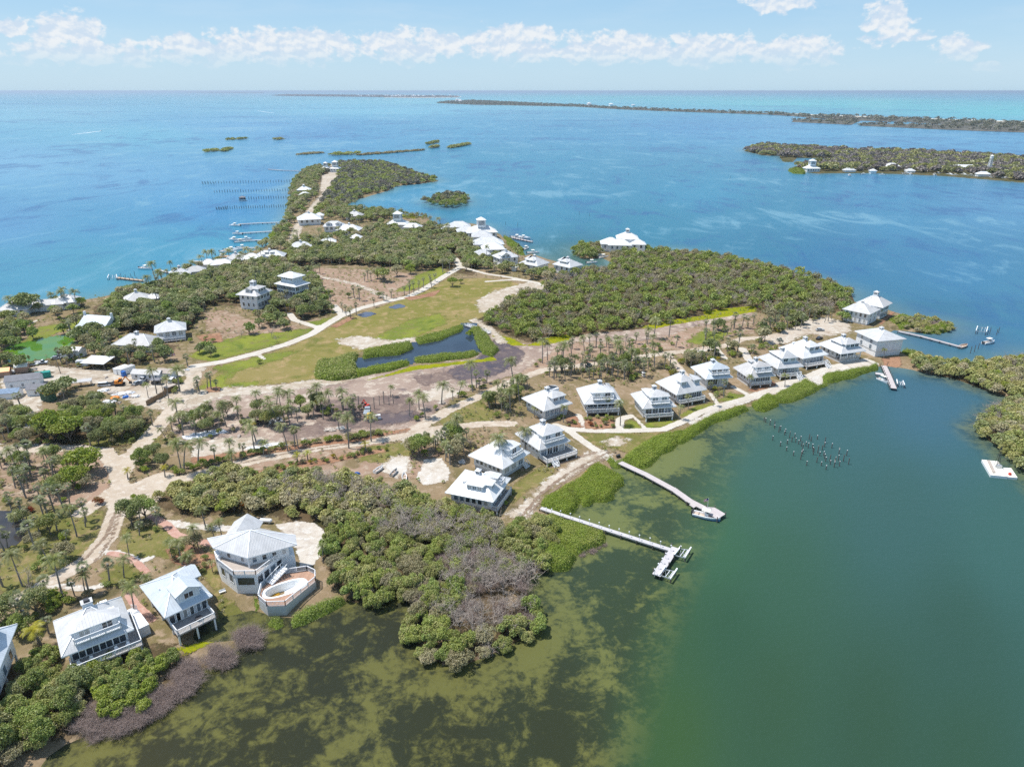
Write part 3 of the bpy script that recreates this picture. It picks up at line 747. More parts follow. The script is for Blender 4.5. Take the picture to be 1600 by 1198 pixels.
# ---------------------------------------------------------------- building materials
def roof_mat(name, color, rough=0.35, spec=0.5):
 m = bpy.data.materials.new(name)
 m.use_nodes = True
 t = NT(m.node_tree)
 p = t.n['Principled BSDF']
 tcn = t.node('ShaderNodeTexCoord')
 s = t.node('ShaderNodeSeparateXYZ')
 t.put(s.inputs[0], tcn.outputs['Object'])
 nn = t.node('ShaderNodeSeparateXYZ')
 t.put(nn.inputs[0], tcn.outputs['Normal'])
 side = t.math('GREATER_THAN', t.math('ABSOLUTE', nn.outputs[0]), t.math('ABSOLUTE', nn.outputs[1]))
 u = t.math('ADD', t.math('MULTIPLY', side, s.outputs[1]), t.math('MULTIPLY', t.math('SUBTRACT', 1.0, side), s.outputs[0]))
 fr = t.math('FRACT', t.math('DIVIDE', u, 0.45))
 seam = t.smooth(t.math('ABSOLUTE', t.math('SUBTRACT', fr, 0.5)), 0.40, 0.47)
 pan = t.noise(t.xyz(t.math('FLOOR', t.math('DIVIDE', u, 0.45)), side, 0), 3.7, 0)
 stain = t.noise(t.vmath('MULTIPLY', tcn.outputs['Object'], (0.6, 0.6, 0.6)), 0.9, 6, 0.65)
 orn = t.node('ShaderNodeObjectInfo').outputs['Random']
 st2 = t.noise(t.vmath('MULTIPLY', tcn.outputs['Object'], (2.2, 2.2, .5)), 1.3, 5, 0.7)
 pan = t.math('ADD', pan, t.math('ADD', t.math('MULTIPLY', t.math('SUBTRACT', orn, 0.5), 1.0), t.smooth(st2, 0.55, 0.8, 0, -.9)))
 f = t.math('ADD', t.math('MULTIPLY', t.math('SUBTRACT', pan, 0.5), 0.14), t.math('ADD', t.smooth(stain, 0.25, 0.75, 0.82, 1.04), t.math('MULTIPLY', seam, -0.10)))
 t.put(p.inputs['Base Color'], t.mix(1.0, tuple(color) + (1,), t.xyz(f, f, f), 'MULTIPLY'))
 p.inputs['Roughness'].default_value = rough
 p.inputs['Specular IOR Level'].default_value = spec
 b = t.node('ShaderNodeBump')
 b.inputs['Strength'].default_value = 0.5
 b.inputs['Distance'].default_value = 0.05
 t.put(b.inputs['Height'], seam)
 t.l.new(b.outputs[0], p.inputs['Normal'])
 return m
def board_mat(name, color, step, axis='z', rough=0.6, depth=0.35, var=0.10, gap=0.55):
 m = bpy.data.materials.new(name)
 m.use_nodes = True
 t = NT(m.node_tree)
 p = t.n['Principled BSDF']
 tc = t.node('ShaderNodeTexCoord').outputs['Object']
 s = t.node('ShaderNodeSeparateXYZ')
 t.put(s.inputs[0], tc)
 u = t.math('DIVIDE', s.outputs['xyz'.index(axis)], step)
 fr = t.math('FRACT', u)
 line = t.smooth(t.math('ABSOLUTE', t.math('SUBTRACT', fr, 0.5)), 0.40, 0.48)
 pl = t.noise(t.xyz(t.math('FLOOR', u), 0, 0), 5.3, 0)
 st = t.noise(tc, 0.8, 5, 0.65)
 f = t.math('ADD', t.math('MULTIPLY', t.math('SUBTRACT', pl, 0.5), var * 3), t.math('ADD', t.smooth(st, 0.3, 0.7, 1 - var, 1 + var * 0.4), t.math('MULTIPLY', line, -depth)))
 t.put(p.inputs['Base Color'], t.mix(1.0, tuple(color) + (1,), t.xyz(f, f, f), 'MULTIPLY'))
 p.inputs['Roughness'].default_value = rough
 p.inputs['Specular IOR Level'].default_value = 0.3
 b = t.node('ShaderNodeBump')
 b.inputs['Strength'].default_value = 0.4
 b.inputs['Distance'].default_value = 0.03
 t.put(b.inputs['Height'], t.math('SUBTRACT', 1.0, line))
 t.l.new(b.outputs[0], p.inputs['Normal'])
 return m
M_ROOF = roof_mat('grey_metal_roof', (0.57, 0.57, 0.57))
M_ROOF_B = roof_mat('blue_grey_metal_roof', (0.55, 0.60, 0.64))
M_ROOF_W = roof_mat('white_metal_roof', (0.72, 0.72, 0.71))
M_ROOF_T = roof_mat('weathered_roof', (0.50, 0.49, 0.48), 0.6)
M_ROOF_D = roof_mat('dull_shingle', (0.24, 0.24, 0.26), 0.8, 0.2)
M_WALL = board_mat('white_clapboard', (0.78, 0.79, 0.80), 0.16, 'z', 0.55, 0.10, 0.04)
M_WALLB = board_mat('pale_blue_clapboard', (0.62, 0.69, 0.74), 0.16, 'z', 0.55, 0.12, 0.04)
M_TRIM = mat('white_paint', (0.80, 0.81, 0.82), 0.45, 0.4, var=0.05, scale=2)
M_LATT = board_mat('lattice', (0.57, 0.57, 0.57), 0.22, 'z', 0.6, 0.5, 0.08)
M_GLASS = mat('window_glass', (0.045, 0.055, 0.065), 0.06, 0.9, var=0.5, scale=0.9)
M_GLASS2 = mat('sky_tinted_window_glass', (0.16, 0.21, 0.26), 0.05, 1.0, var=0.5, scale=0.7)  # lighter bluish pane, reflected sky put into its base colour
M_BLIND = mat('window_blind', (0.42, 0.42, 0.40), 0.5, 0.4, var=0.25, scale=0.8)
M_SCREEN = mat('porch_screen', (0.12, 0.13, 0.14), 0.4, 0.4, var=0.3, scale=1.2)
M_DECK = board_mat('weathered_deck', (0.36, 0.33, 0.31), 0.15, 'y', 0.8, 0.3, 0.12)
M_DECKT = board_mat('tan_deck', (0.44, 0.38, 0.33), 0.15, 'y', 0.8, 0.25, 0.10)
M_DECKR = board_mat('red_brown_deck', (0.42, 0.26, 0.18), 0.15, 'x', 0.75, 0.25, 0.12)
M_DARK = mat('dark_metal', (0.05, 0.05, 0.055), 0.5, 0.4, var=0.2)
M_PILE = mat('wet_timber', (0.13, 0.11, 0.10), 0.85, 0.2, var=0.4, scale=3)
M_CONC = mat('concrete', (0.45, 0.44, 0.42), 0.85, 0.2, var=0.15, scale=1.2)
M_SKYL = mat('skylight_glass', (0.20, 0.27, 0.36), 0.08, 0.8, var=0.2)
def hip_pts(w, d, ez, rise, rl):
 return [(-w / 2, -d / 2, ez), (w / 2, -d / 2, ez), (w / 2, d / 2, ez), (-w / 2, d / 2, ez)], [(-rl / 2, 0, ez + rise), (rl / 2, 0, ez + rise)]
def hip_roof(mb, w, d, ez, rise, rl=None, along='x', cx=0, cy=0, th=0.18, m=0, mf=1, skip=()):
 """hip roof with a fascia band; ridge along x or y"""
 if rl is None:
  rl = max(0.02, (w - d) if along == 'x' else (d - w))
 e = [(cx - w / 2, cy - d / 2), (cx + w / 2, cy - d / 2), (cx + w / 2, cy + d / 2), (cx - w / 2, cy + d / 2)]
 E = [(x, y, ez) for x, y in e]
 L = [(x, y, ez - th) for x, y in e]
 if along == 'x':
  R = [(cx - rl / 2, cy, ez + rise), (cx + rl / 2, cy, ez + rise)]
  faces = [(E[0], E[1], R[1], R[0]), (E[1], E[2], R[1]), (E[2], E[3], R[0], R[1]), (E[3], E[0], R[0])]
 else:
  R = [(cx, cy - rl / 2, ez + rise), (cx, cy + rl / 2, ez + rise)]
  faces = [(E[0], E[1], R[0]), (E[1], E[2], R[1], R[0]), (E[2], E[3], R[1]), (E[3], E[0], R[0], R[1])]
 for i, f in enumerate(faces):
  mb.poly(f, m)
 for i in range(4):
  j = (i + 1) % 4
  mb.poly([L[i], L[j], E[j], E[i]], mf)
 mb.poly(L[::-1], mf)
 # ridge and hip caps
 for i in range(4):
  r = R[0] if (along == 'x' and i in (0, 3)) or (along == 'y' and i in (0, 1)) else R[1]
  a, b = Vector(E[i]), Vector(r)
  mb.bar(a + (b - a) * 0.01 + Vector((0, 0, .02)), b + Vector((0, 0, .02)), 0.16, 0.09, mf)
 if rl > 0.3:
  mb.bar(Vector(R[0]) + Vector((0, 0, .03)), Vector(R[1]) + Vector((0, 0, .03)), 0.2, 0.09, mf)
 return R
def gable_roof(mb, w, d, ez, rise, along='y', cx=0, cy=0, th=0.16, m=0, mf=1, mw=2, wall_in=0.5):
 """gable roof slab pair with triangular end walls"""
 if along == 'y':
  T = lambda x, y, z: (cx + x, cy + y, z)
 else:
  T = lambda x, y, z: (cx + y, cy + x, z)
  w, d = d, w
 for s in (-1, 1):
  lo, hi = [(s * w / 2, -d / 2, ez), (s * w / 2, d / 2, ez)], [(0, d / 2, ez + rise), (0, -d / 2, ez + rise)]
  top = [T(*lo[0]), T(*lo[1]), T(*hi[0]), T(*hi[1])]
  bot = [(a, b, c - th) for a, b, c in top]
  flip = (s > 0) == (along == 'y')
  if flip:
   mb.hexa(bot, top, m)
  else:
   mb.hexa(bot[::-1], top[::-1], m)
 for yy in (-d / 2 + wall_in, d / 2 - wall_in):
  mb.poly([T(-w / 2 + .4, yy, ez - .1), T(w / 2 - .4, yy, ez - .1), T(0, yy, ez + rise - th - 0.1)], mw)
WIN_CACHE = {}
def window(parent, x, y, z, w, h, face, panes=2, glass=None, rail=False):
 """face: 'f','b','l','r' = the outward direction in the house's own axes"""
 if glass is None:
  glass = rnd.choice([M_GLASS, M_GLASS, M_GLASS2, M_GLASS2, M_BLIND])
 elif glass is M_SCREEN:
  glass = rnd.choice([M_SCREEN, M_SCREEN, M_GLASS, M_GLASS2])
 key = (round(w, 1), round(h, 1), panes, (glass or M_GLASS).name)
 w, h = key[0], key[1]
 if key not in WIN_CACHE:
  mb = MB()
  fr = 0.09
  mb.box(-w / 2 - fr, w / 2 + fr, -0.07, 0.0, h, h + fr)
  mb.box(-w / 2 - fr, w / 2 + fr, -0.07, 0.0, -fr, 0)
  for k in range(panes + 1):
   xx = -w / 2 + w * k / panes
   mb.box(xx - fr / 2 - (fr / 2 if k == 0 else 0), xx + fr / 2 + (fr / 2 if k == panes else 0), -0.066, 0.0, 0, h)
  f = mb.mesh('window', [M_TRIM])
  pb = MB()
  pb.box(-w / 2, w / 2, -0.035, 0.0, 0, h)
  WIN_CACHE[key] = (f, pb.mesh('pane', [glass or M_GLASS]))
 f, pm = WIN_CACHE[key]
 o = new_obj('window', f, parent, (x, y, z), {'f': 0, 'r': math.pi / 2, 'b': math.pi, 'l': -math.pi / 2}[face])
 new_obj('pane', pm, o)
 return o
def win_row(parent, face, a0, a1, off, z, h, n, w, panes=2, glass=None):
 for k in range(n):
  a = a0 + (a1 - a0) * (k + 0.5) / n
  if face == 'f':
   window(parent, a, -off, z, w, h, 'f', panes, glass)
  elif face == 'b':
   window(parent, a, off, z, w, h, 'b', panes, glass)
  elif face == 'l':
   window(parent, -off, a, z, w, h, 'l', panes, glass)
  else:
   window(parent, off, a, z, w, h, 'r', panes, glass)
def railing(mb, pts, z, h=1.0, fine=True, m=0, closed=False):
 n = len(pts)
 for i in range(n if closed else n - 1):
  a, b = Vector((*pts[i], z)), Vector((*pts[(i + 1) % n], z))
  L = (b - a).length
  up = Vector((0, 0, h))
  mb.bar(a + up, b + up, 0.12, 0.09, m)
  mb.bar(a + up * 0.12, b + up * 0.12, 0.06, 0.06, m)
  k = max(1, int(L / 1.8))
  for j in range(k + 1):
   q = a + (b - a) * j / k
   mb.box(q.x - .06, q.x + .06, q.y - .06, q.y + .06, z, z + h + 0.08, m)
  k = max(1, int(L / (0.22 if fine else 0.45)))
  for j in range(1, k):
   q = a + (b - a) * j / k
   s = 0.03 if fine else 0.06
   mb.box(q.x - s, q.x + s, q.y - s, q.y + s, z + 0.1 * h, z + h, m)
def cupola(parent, x, y, z, s=1.3, h=1.5, m=None):
 mb = MB()
 mb.box(x - s / 2, x + s / 2, y - s / 2, y + s / 2, z - 1.0, z + h * 0.55, 0)
 for k in range(3):
  zz = z + h * (0.12 + 0.13 * k)
  for q in (-1, 1):
   mb.box(x - s * .36, x + s * .36, y + q * (s / 2 + .012) - .012, y + q * (s / 2 + .012) + .012, zz, zz + h * .07, 2)
   mb.box(x + q * (s / 2 + .012) - .012, x + q * (s / 2 + .012) + .012, y - s * .36, y + s * .36, zz, zz + h * .07, 2)
 hip_roof(mb, s * 1.16, s * 1.16, z + h * 0.6, h * 0.30, 0.02, 'x', x, y, 0.08, 1, 0)
 return mb.build('cupola', [M_TRIM, m or M_ROOF, M_DARK], parent)
def dormer(parent, W_, D_, ez, slope, pos, width, face='f', kind='hip', setb=1.6, h=1.7, balc=False, nwin=2, roofm=None, fine=True, wallm=None):
 """dormer on one side of a hip roof; its front wall stands setb behind the eave"""
 run = D_ / 2 if face in 'fb' else W_ / 2
 ang = {'f': 0, 'r': math.pi / 2, 'b': math.pi, 'l': -math.pi / 2}[face]
 o = empty('dormer')
 o.parent = parent
 o.rotation_euler = (0, 0, ang)
 y0 = -run + setb
 z0 = ez + setb * slope - 0.12
 top = ez + slope * run - 0.35
 h = min(h, max(0.8, (top - z0) * 0.72))
 zt = z0 + h
 yb = min(-0.15, -run + (zt + 0.55 - ez) / slope)
 mb = MB()
 mb.box(pos - width / 2, pos + width / 2, y0, yb, z0 - .5, zt, 0)
 mb.build('wall', [wallm or M_WALL], o)
 rb = MB()
 ov = 0.45
 if kind == 'gable':
  gable_roof(rb, width + 2 * ov, (yb + 1.0 - y0) + ov, zt, width * 0.32, 'y', pos, (y0 - ov + yb + 1.0) / 2, 0.14, 0, 1, 1, ov - .01)
 else:
  ov = 0.3
  x0, x1, ya = pos - width / 2 - ov, pos + width / 2 + ov, y0 - ov
  ym = min(-run + (zt + .02 - ez) / slope, -.25)
  R0 = (pos * .55, min(-.12, ym + .2), ez + slope * run + .03)
  E = [(x0, ya, zt), (x1, ya, zt), (x1 + .2, ym, zt + .02), (x0 - .2, ym, zt + .02)]
  rb.poly([E[0], E[1], R0], 0)
  rb.poly([E[1], E[2], R0], 0)
  rb.poly([E[3], E[0], R0], 0)
  for a, b in ((0, 1), (1, 2), (3, 0)):
   p_, q_ = Vector(E[a]), Vector(E[b])
   rb.bar(p_ - Vector((0, 0, .07)), q_ - Vector((0, 0, .07)), .05, .14, 1)
  rb.poly([E[3], E[2], E[1], E[0]], 1)
 rb.build('roof', [roofm or M_ROOF, M_TRIM], o)
 for k in range(nwin):
  a = pos - width / 2 + width * (k + 0.5) / nwin
  window(o, a, y0 - 0.005, z0 + 0.3, min(1.5, width / nwin * 0.78), h - 0.5, 'f')
 if balc:
  bb = MB()
  bd = min(1.5, setb - 0.3)
  bb.box(pos - width / 2 - .1, pos + width / 2 + .1, y0 - bd, y0 - .01, z0 - .02, z0 + .1, 0)
  railing(bb, [(pos - width / 2, y0 - .1), (pos - width / 2, y0 - bd + .05), (pos + width / 2, y0 - bd + .05), (pos + width / 2, y0 - .1)], z0 + .1, .85, fine)
  bb.build('balcony', [M_TRIM], o)
 return o
def stairs(mb, p, q, w, m=0):
 """steps from p (low) to q (high)"""
 p, q = Vector(p), Vector(q)
 n = max(3, int((q.z - p.z) / 0.2))
 d = (q - p)
 dh = Vector((d.x, d.y, 0)).normalized()
 s = Vector((-dh.y, dh.x, 0)) * w / 2
 for k in range(n):
  a = p + d * (k / n)
  b = p + d * ((k + 1) / n)
  mb.hexa([Vector((a.x, a.y, b.z - .08)) - s, Vector((b.x, b.y, b.z - .08)) - s, Vector((b.x, b.y, b.z - .08)) + s, Vector((a.x, a.y, b.z - .08)) + s],
    [Vector((a.x, a.y, b.z)) - s, Vector((b.x, b.y, b.z)) - s, Vector((b.x, b.y, b.z)) + s, Vector((a.x, a.y, b.z)) + s], m)
 for sg in (-1, 1):
  mb.bar(p + s * sg, q + s * sg, .08, .28, m)
  mb.bar(p + s * sg + Vector((0, 0, .95)), q + s * sg + Vector((0, 0, .95)), .09, .09, m)
  for k in range(0, n + 1, 2):
   a = p + d * (k / n) + s * sg
   mb.box(a.x - .04, a.x + .04, a.y - .04, a.y + .04, a.z, a.z + .95, m)
INFO = {}
HOUSES = []          # (x, y, radius) kept clear of trees
def frame3(A, B, D, z):
 a, b, d = (Vector((*g(*q, z), 0)) for q in (A, B, D))
 ux = (b - a)
 w = ux.length
 ux.normalize()
 uy = Vector((-ux.y, ux.x, 0))
 dd = (d - a).dot(uy)
 if dd < 0:
  uy, dd = -uy, -dd
 sk = (d - a).dot(ux)
 c = a + ux * (w / 2 + sk * 0.5) + uy * (dd / 2)
 return c, w, dd, math.atan2(ux.y, ux.x)
def house(label, A=None, B=None, D=None, ez=5.0, floor=1.6, rise=None, roof=None, group='white cottages of the island', cup=True, deck=0, deckr=0, dorm=(), front=None, left=None, right=None, stairx=None,
  place=None, fine=True, porch=False, skirt=True, name='white_cottage', cat='house', wall=None, rlx=None, along=None, over=1.0, cups=1.05, storeys=1, post=None, cuppos=(0, 0)):
 """ez, floor: eave and floor above the ground (ground is about 0.9)"""
 roof = roof or M_ROOF
 wall = wall or M_WALL
 fl0 = floor
 floor = floor * .82
 ez = floor + (ez - fl0) * .76
 if place:
  cx, cy, w, d, rot = place
  c = Vector((*g(cx, cy, ez * S + 0.9), 0))
  rot = math.radians(rot)
 else:
  c, w, d, rot = frame3(A, B, D, ez * S + 0.9)
  w, d = w / S, d / S
 gz = max(0.2, landz(c.x, c.y))
 root = empty(name, (c.x, c.y, gz), rot)
 root.scale = (S, S, S)
 tag(root, label, cat, group)
 HOUSES.append((c.x, c.y, 0, rot, w * S, d * S))
 along = along or ('x' if w >= d else 'y')
 rise = (rise or min(w, d) * 0.30) * 1.0
 run = min(w, d) / 2
 slope = rise / run
 INFO[root.name] = (floor, ez, rise)
 mb = MB()
 wx, wy = w / 2 - over, d / 2 - over
 pd = 2.2 if porch else 0.0
 mb.box(-wx, wx, -wy + pd, wy, floor, ez - .02, 0)
 mb.build('wall', [wall], root)
 if skirt:
  sb = MB()
  sb.box(-wx + .15, wx - .15, -wy + .15 + (deck and 1.0), wy - .15, -0.6, floor - .02)
  sb.build('base', [M_LATT if skirt is True else skirt], root)
 else:
  nx = max(2, int(w / 3.4))
  for ix in range(nx + 1):
   for yy in (-wy + .2, 0, wy - .2):
    s = MB()
    xx = -wx + .2 + (2 * wx - .4) * ix / nx
    s.box(xx - .15, xx + .15, yy - .15, yy + .15, -0.6, floor)
    s.build('stilt', [M_TRIM], root)
  fb = MB()
  fb.box(-wx + .02, wx - .02, -wy + .02, wy - .02, floor - .3, floor - .003)
  fb.build('floor_beam', [M_TRIM], root)
 rb = MB()
 R = hip_roof(rb, w, d, ez, rise, rlx, along, 0, 0, 0.2)
 for k in range(3 if fine else 0):
  vx, vy = rnd.uniform(-.3, .3) * w, rnd.uniform(-.06, .32) * d
  vz = ez + rise * max(0.1, 1 - max(abs(vx) / (w / 2), abs(vy) / (d / 2)))
  rb.cyl((vx, vy, vz - .5), (vx, vy, vz + .35), .09, .09, 6, 1)
 if fine and rnd.random() < .6:
  vx = rnd.choice([-.22, .22]) * w
  rb.box(vx - .5, vx + .5, d * .2 - .3, d * .2 + .3, ez + rise * .4, ez + rise * .66, 1)
 ro = rb.build('roof', [roof, M_TRIM], root)
 if cup:
  cupola(ro, cuppos[0], cuppos[1], ez + rise, cups, cups * 1.15, roof)
 if porch:
  pb = MB()
  pb.box(-wx, wx, -wy, -wy + pd - .01, floor - .2, floor, 0)
  pb.build('porch_floor', [M_DECK], root)
  n = max(3, int(2 * wx / 3))
  for k in range(n + 1):
   xx = -wx + .12 + (2 * wx - .24) * k / n
   q = MB()
   q.box(xx - .11, xx + .11, -wy, -wy + .22, floor, ez - .05)
   q.build('porch_post', [M_TRIM], root)
  q = MB()
  railing(q, [(-wx + .1, -wy + .08), (wx - .1, -wy + .08)], floor, .95, fine)
  q.build('porch_railing', [M_TRIM], root)
 f = ez - floor
 fo = wy - pd
 st = storeys
 sh_ = f / st
 for s in range(st):
  z = floor + s * sh_
  if front and not (dorm == 'never'):
   n, ww, hh, pn, gl = front
   win_row(root, 'f', -wx + .3, wx - .3, fo + .005, z + max(.15, sh_ * 0.86 - hh), hh, n, ww, pn, gl)
  if left:
   n, ww, hh = left
   win_row(root, 'l', -wy + .5, wy - .5, wx + .005, z + sh_ * .85 - hh, hh, n, ww, 1)
  if right:
   n, ww, hh = right
   win_row(root, 'r', -wy + .5, wy - .5, wx + .005, z + sh_ * .85 - hh, hh, n, ww, 1)
 if deck:
  db = MB()
  x1 = wx + deckr
  db.box(-wx - .2, x1, -wy - deck, -wy - .01 + (0.0), floor - .26, floor - .05, 0)
  pts = [(-wx - .1, -wy - .1), (-wx - .1, -wy - deck + .1), (x1 - .1, -wy - deck + .1), (x1 - .1, -wy - .1)]
  if deckr:
   db.box(wx + .01, x1, -wy - .01, wy * .6, floor - .26, floor - .05, 0)
   pts = pts[:3] + [(x1 - .1, wy * .6 - .1)]
  db.build('deck', [M_DECK], root)
  q = MB()
  railing(q, pts, floor - .05, 1.0, fine)
  q.build('railing', [M_TRIM], root)
  n = max(2, int((wx + x1) / 3.0))
  for k in range(n + 1):
   xx = -wx + (x1 + wx - .3) * k / n
   q = MB()
   q.box(xx - .13, xx + .13, -wy - deck + .1, -wy - deck + .36, -1.2, floor - .27)
   q.build('deck_post', [M_TRIM], root)
 if stairx is not None:
  q = MB()
  y0 = -wy - deck
  stairs(q, (stairx, y0 - floor * 1.3, 0), (stairx, y0, floor - .05), 1.4)
  q.build('stairs', [M_TRIM], root)
 for dd in dorm:
  dd = dict(dd)
  dormer(root, w, d, ez, slope, roofm=roof, fine=fine, **dd)
 return root, w, d
# ---------------------------------------------------------------- near houses
SH = 'shore houses beside the dark shallows'
h1, w1, d1 = house('big grey hip-roofed stilt house with chimney, balcony dormer and long front deck', (106.5, 1022.7), (219.5, 979), (72, 974), 5.6, 2.6, rise=3.6, deck=2.6, deckr=1.6, skirt=False, cup=False, front=(4, 1.9, 1.9, 2, None), right=(3, .9, 1.4), left=(3, .8, 1.3), rlx=0.6,
    dorm=[dict(pos=0.2, width=6.4, setb=1.5, h=1.9, balc=True, nwin=2)], group=SH, over=1.0)
mb = MB()
zc = INFO[h1.name][1] + INFO[h1.name][2]
mb.box(-.75, .75, 0.3, 1.5, zc - 1.8, zc + .5, 0)
mb.box(-.85, .85, .2, 1.6, zc + .5, zc + .65, 1)
mb.box(-.4, .4, .5, 1.3, zc + .65, zc + 1.0, 2)
mb.build('chimney', [M_TRIM, M_ROOF, M_DARK], h1)
h2, w2, d2 = house('stilt house with pale blue-grey roof, one gable dormer and a sunny front deck', (255.4, 966.2), (330.9, 930.8), (219, 914), 5.8, 2.5, rise=3.0, roof=M_ROOF_B, deck=3.4, deckr=0.0, skirt=False, cup=False, front=(5, 1.75, 2.5, 2, None), right=(2, .9, 1.4), left=(2, .8, 1.2), rlx=0.5,
    dorm=[dict(pos=0.6, width=3.6, setb=1.1, h=1.5, kind='gable', nwin=1)], group=SH, over=0.9)
wb = MB()
wb.box(.6, w2 / 2 - .3, .3, 3.7, 1.6, 5.5, 0)
wb.build('side_wing', [M_WALLB], h2)
wb = MB()
gable_roof(wb, w2 / 2 + .4, 4.4, 5.5, 1.1, 'x', w2 / 4 + .3, 2.0, .16, 0, 1, 2)
wb.build('wing_roof', [M_ROOF_B, M_TRIM, M_WALLB], h2)
wb = MB()
wb.box(-7.4, -5.6, -2.0, 3.0, -.3, 1.95, 0)
wb.build('entry_landing', [M_TRIM], h2)
q = MB()
stairs(q, (-6.5, 7.0, -.2), (-6.5, 3.0, 1.95), 1.5)
q.build('stairs', [M_TRIM], h2)
h4, w4, d4 = house('pale grey-roofed house cut off by the picture edge beside big shoreline trees', (-70, 1082), (44, 1056), (-128, 1006), 8.2, 2.6, storeys=2, rise=3.6, roof=M_ROOF_B, deck=2.4, skirt=False, cup=False, front=(5, 1.5, 1.7, 2, None), right=(3, 1.2, 1.6), rlx=1.0,
    dorm=[dict(pos=2.0, width=3.4, setb=2.0, h=1.4, kind='gable', nwin=1, face='r')], group=SH)
# many-sided house with pool
zE = 6.5
gz = 0.9
ax, ay = g(391, 827.7, (zE + 2.9) * S + gz)
oct_ = empty('many_sided_house', (ax, ay, gz), 0)
oct_.scale = (S, S, S)
tag(oct_, 'grey-roofed many-sided house with an upper sun deck above a raised oval pool terrace', 'house', SH)
HOUSES.append((ax, ay, 11, 0, 19 * S, 15 * S))
LC = lambda px, py, z: tuple((np.array(g(px, py, z * S + gz)) - (ax, ay)) / S)
Lp, Fp, Rp = LC(333, 856, zE), LC(386.7, 871.7, zE), LC(464, 850.4, zE)
roofp = [Lp, Fp, Rp, (-Lp[0] + .6, -Lp[1] + 1.0), (-Fp[0], -Fp[1] + .5), (-Rp[0] - .6, -Rp[1] + 1.0)]
ins = lambda ps, k: [(x * k, y * k) for x, y in ps]
rb = MB()
for i in range(6):
 a_, b_ = roofp[i], roofp[(i + 1) % 6]
 rb.poly([(a_[0], a_[1], zE), (b_[0], b_[1], zE), (0, 0, zE + 2.9)], 0)
 rb.poly([(a_[0], a_[1], zE - .2), (b_[0], b_[1], zE - .2), (b_[0], b_[1], zE), (a_[0], a_[1], zE)], 1)
 rb.bar((a_[0], a_[1], zE + .03), (0, 0, zE + 2.93), .16, .08, 1)
rb.poly([(p_[0], p_[1], zE - .2) for p_ in roofp[::-1]], 1)
r3 = rb.build('roof', [M_ROOF, M_TRIM], oct_)
upw = ins(roofp, .80)
mb = MB()
mb.prism(upw, 4.1, zE - .21, 0)
mb.build('upper_wall', [M_WALL], oct_)
dk = [LC(339, 876, 4.5), LC(365, 896, 4.5), LC(399.5, 895.7, 4.5), LC(440.6, 864.5, 4.5)]
dk = dk + [(dk[3][0] + .2, dk[3][1] + 3.2), (dk[0][0] + .4, dk[0][1] + 4.0)]
mb = MB()
mb.prism(dk, 3.92, 4.22, 0, 1)
mb.build('upper_deck', [M_TRIM, M_DECKT], oct_)
q = MB()
railing(q, [dk[5], dk[0], dk[1], dk[2], dk[3], dk[4]], 4.22, 0.9, True)
q.build('railing', [M_TRIM], oct_)
body = [(x * .97, y * .97) for x, y in dk[:4]] + [(roofp[2][0] * .9, roofp[2][1] + .4), (roofp[3][0] * .9, roofp[3][1] * .9), (roofp[4][0] * .9, roofp[4][1] * .9), (roofp[5][0] * .9, roofp[5][1] * .9)]
mb = MB()
mb.prism(body, -.6, 3.9, 0)
mb.build('wall', [M_WALL], oct_)
for k, (i, n_, ww) in enumerate(((0, 2, 1.3), (1, 1, 3.4), (2, 4, 1.5))):
 a_, b_ = Vector((*body[i], 0)), Vector((*body[i + 1], 0))
 t_ = (b_ - a_).normalized()
 nrm = Vector((t_.y, -t_.x, 0))
 for j in range(n_):
  pt = a_ + (b_ - a_) * (j + .5) / n_ + nrm * .006
  o = window(oct_, pt.x, pt.y, 1.9, min(ww, (b_ - a_).length / n_ * .82), 1.6, 'f', 1, M_SCREEN)
  o.rotation_euler = (0, 0, math.atan2(t_.y, t_.x))
  band = MB()
for i, n_ in ((0, 2), (1, 4)):
 a_, b_ = Vector((*upw[i], 0)), Vector((*upw[i + 1], 0))
 t_ = (b_ - a_).normalized()
 nrm = Vector((t_.y, -t_.x, 0))
 for j in range(n_):
  pt = a_ + (b_ - a_) * (j + .5) / n_ + nrm * .006
  o = window(oct_, pt.x, pt.y, 4.7, .8, 1.0, 'f', 1)
  o.rotation_euler = (0, 0, math.atan2(t_.y, t_.x))
rb = MB()
wx_, wy_ = LC(374, 812, 8.0)
rb.box(wx_ - 2.3, wx_ + 2.3, 2.0, wy_ + 3, -.5, 5.0, 2)
gable_roof(rb, 5.8, wy_ + 4 - 1.5, 5.0, 1.9, 'y', wx_, (wy_ + 4 + 1.5) / 2, .16, 0, 1, 2)
rb.build('rear_wing', [M_ROOF, M_TRIM, M_WALL], oct_)
rb = MB()
rb.box(Lp[0] + 1, -1.0, 2.5, 7.5, -.5, 3.6, 2)
hip_roof(rb, -Lp[0] + 1.0, 7.0, 3.8, 1.6, None, 'x', Lp[0] / 2 - .5, 4.8, .16)
rb.build('lean_to', [M_ROOF, M_TRIM, M_WALL], oct_)
q = MB()
fx, fy = Fp[0] * .95, Fp[1] * .95
q.box(fx - .12, fx + .12, fy - .12, fy + .12, 4.22, zE - .2)
q.build('deck_post', [M_TRIM], oct_)
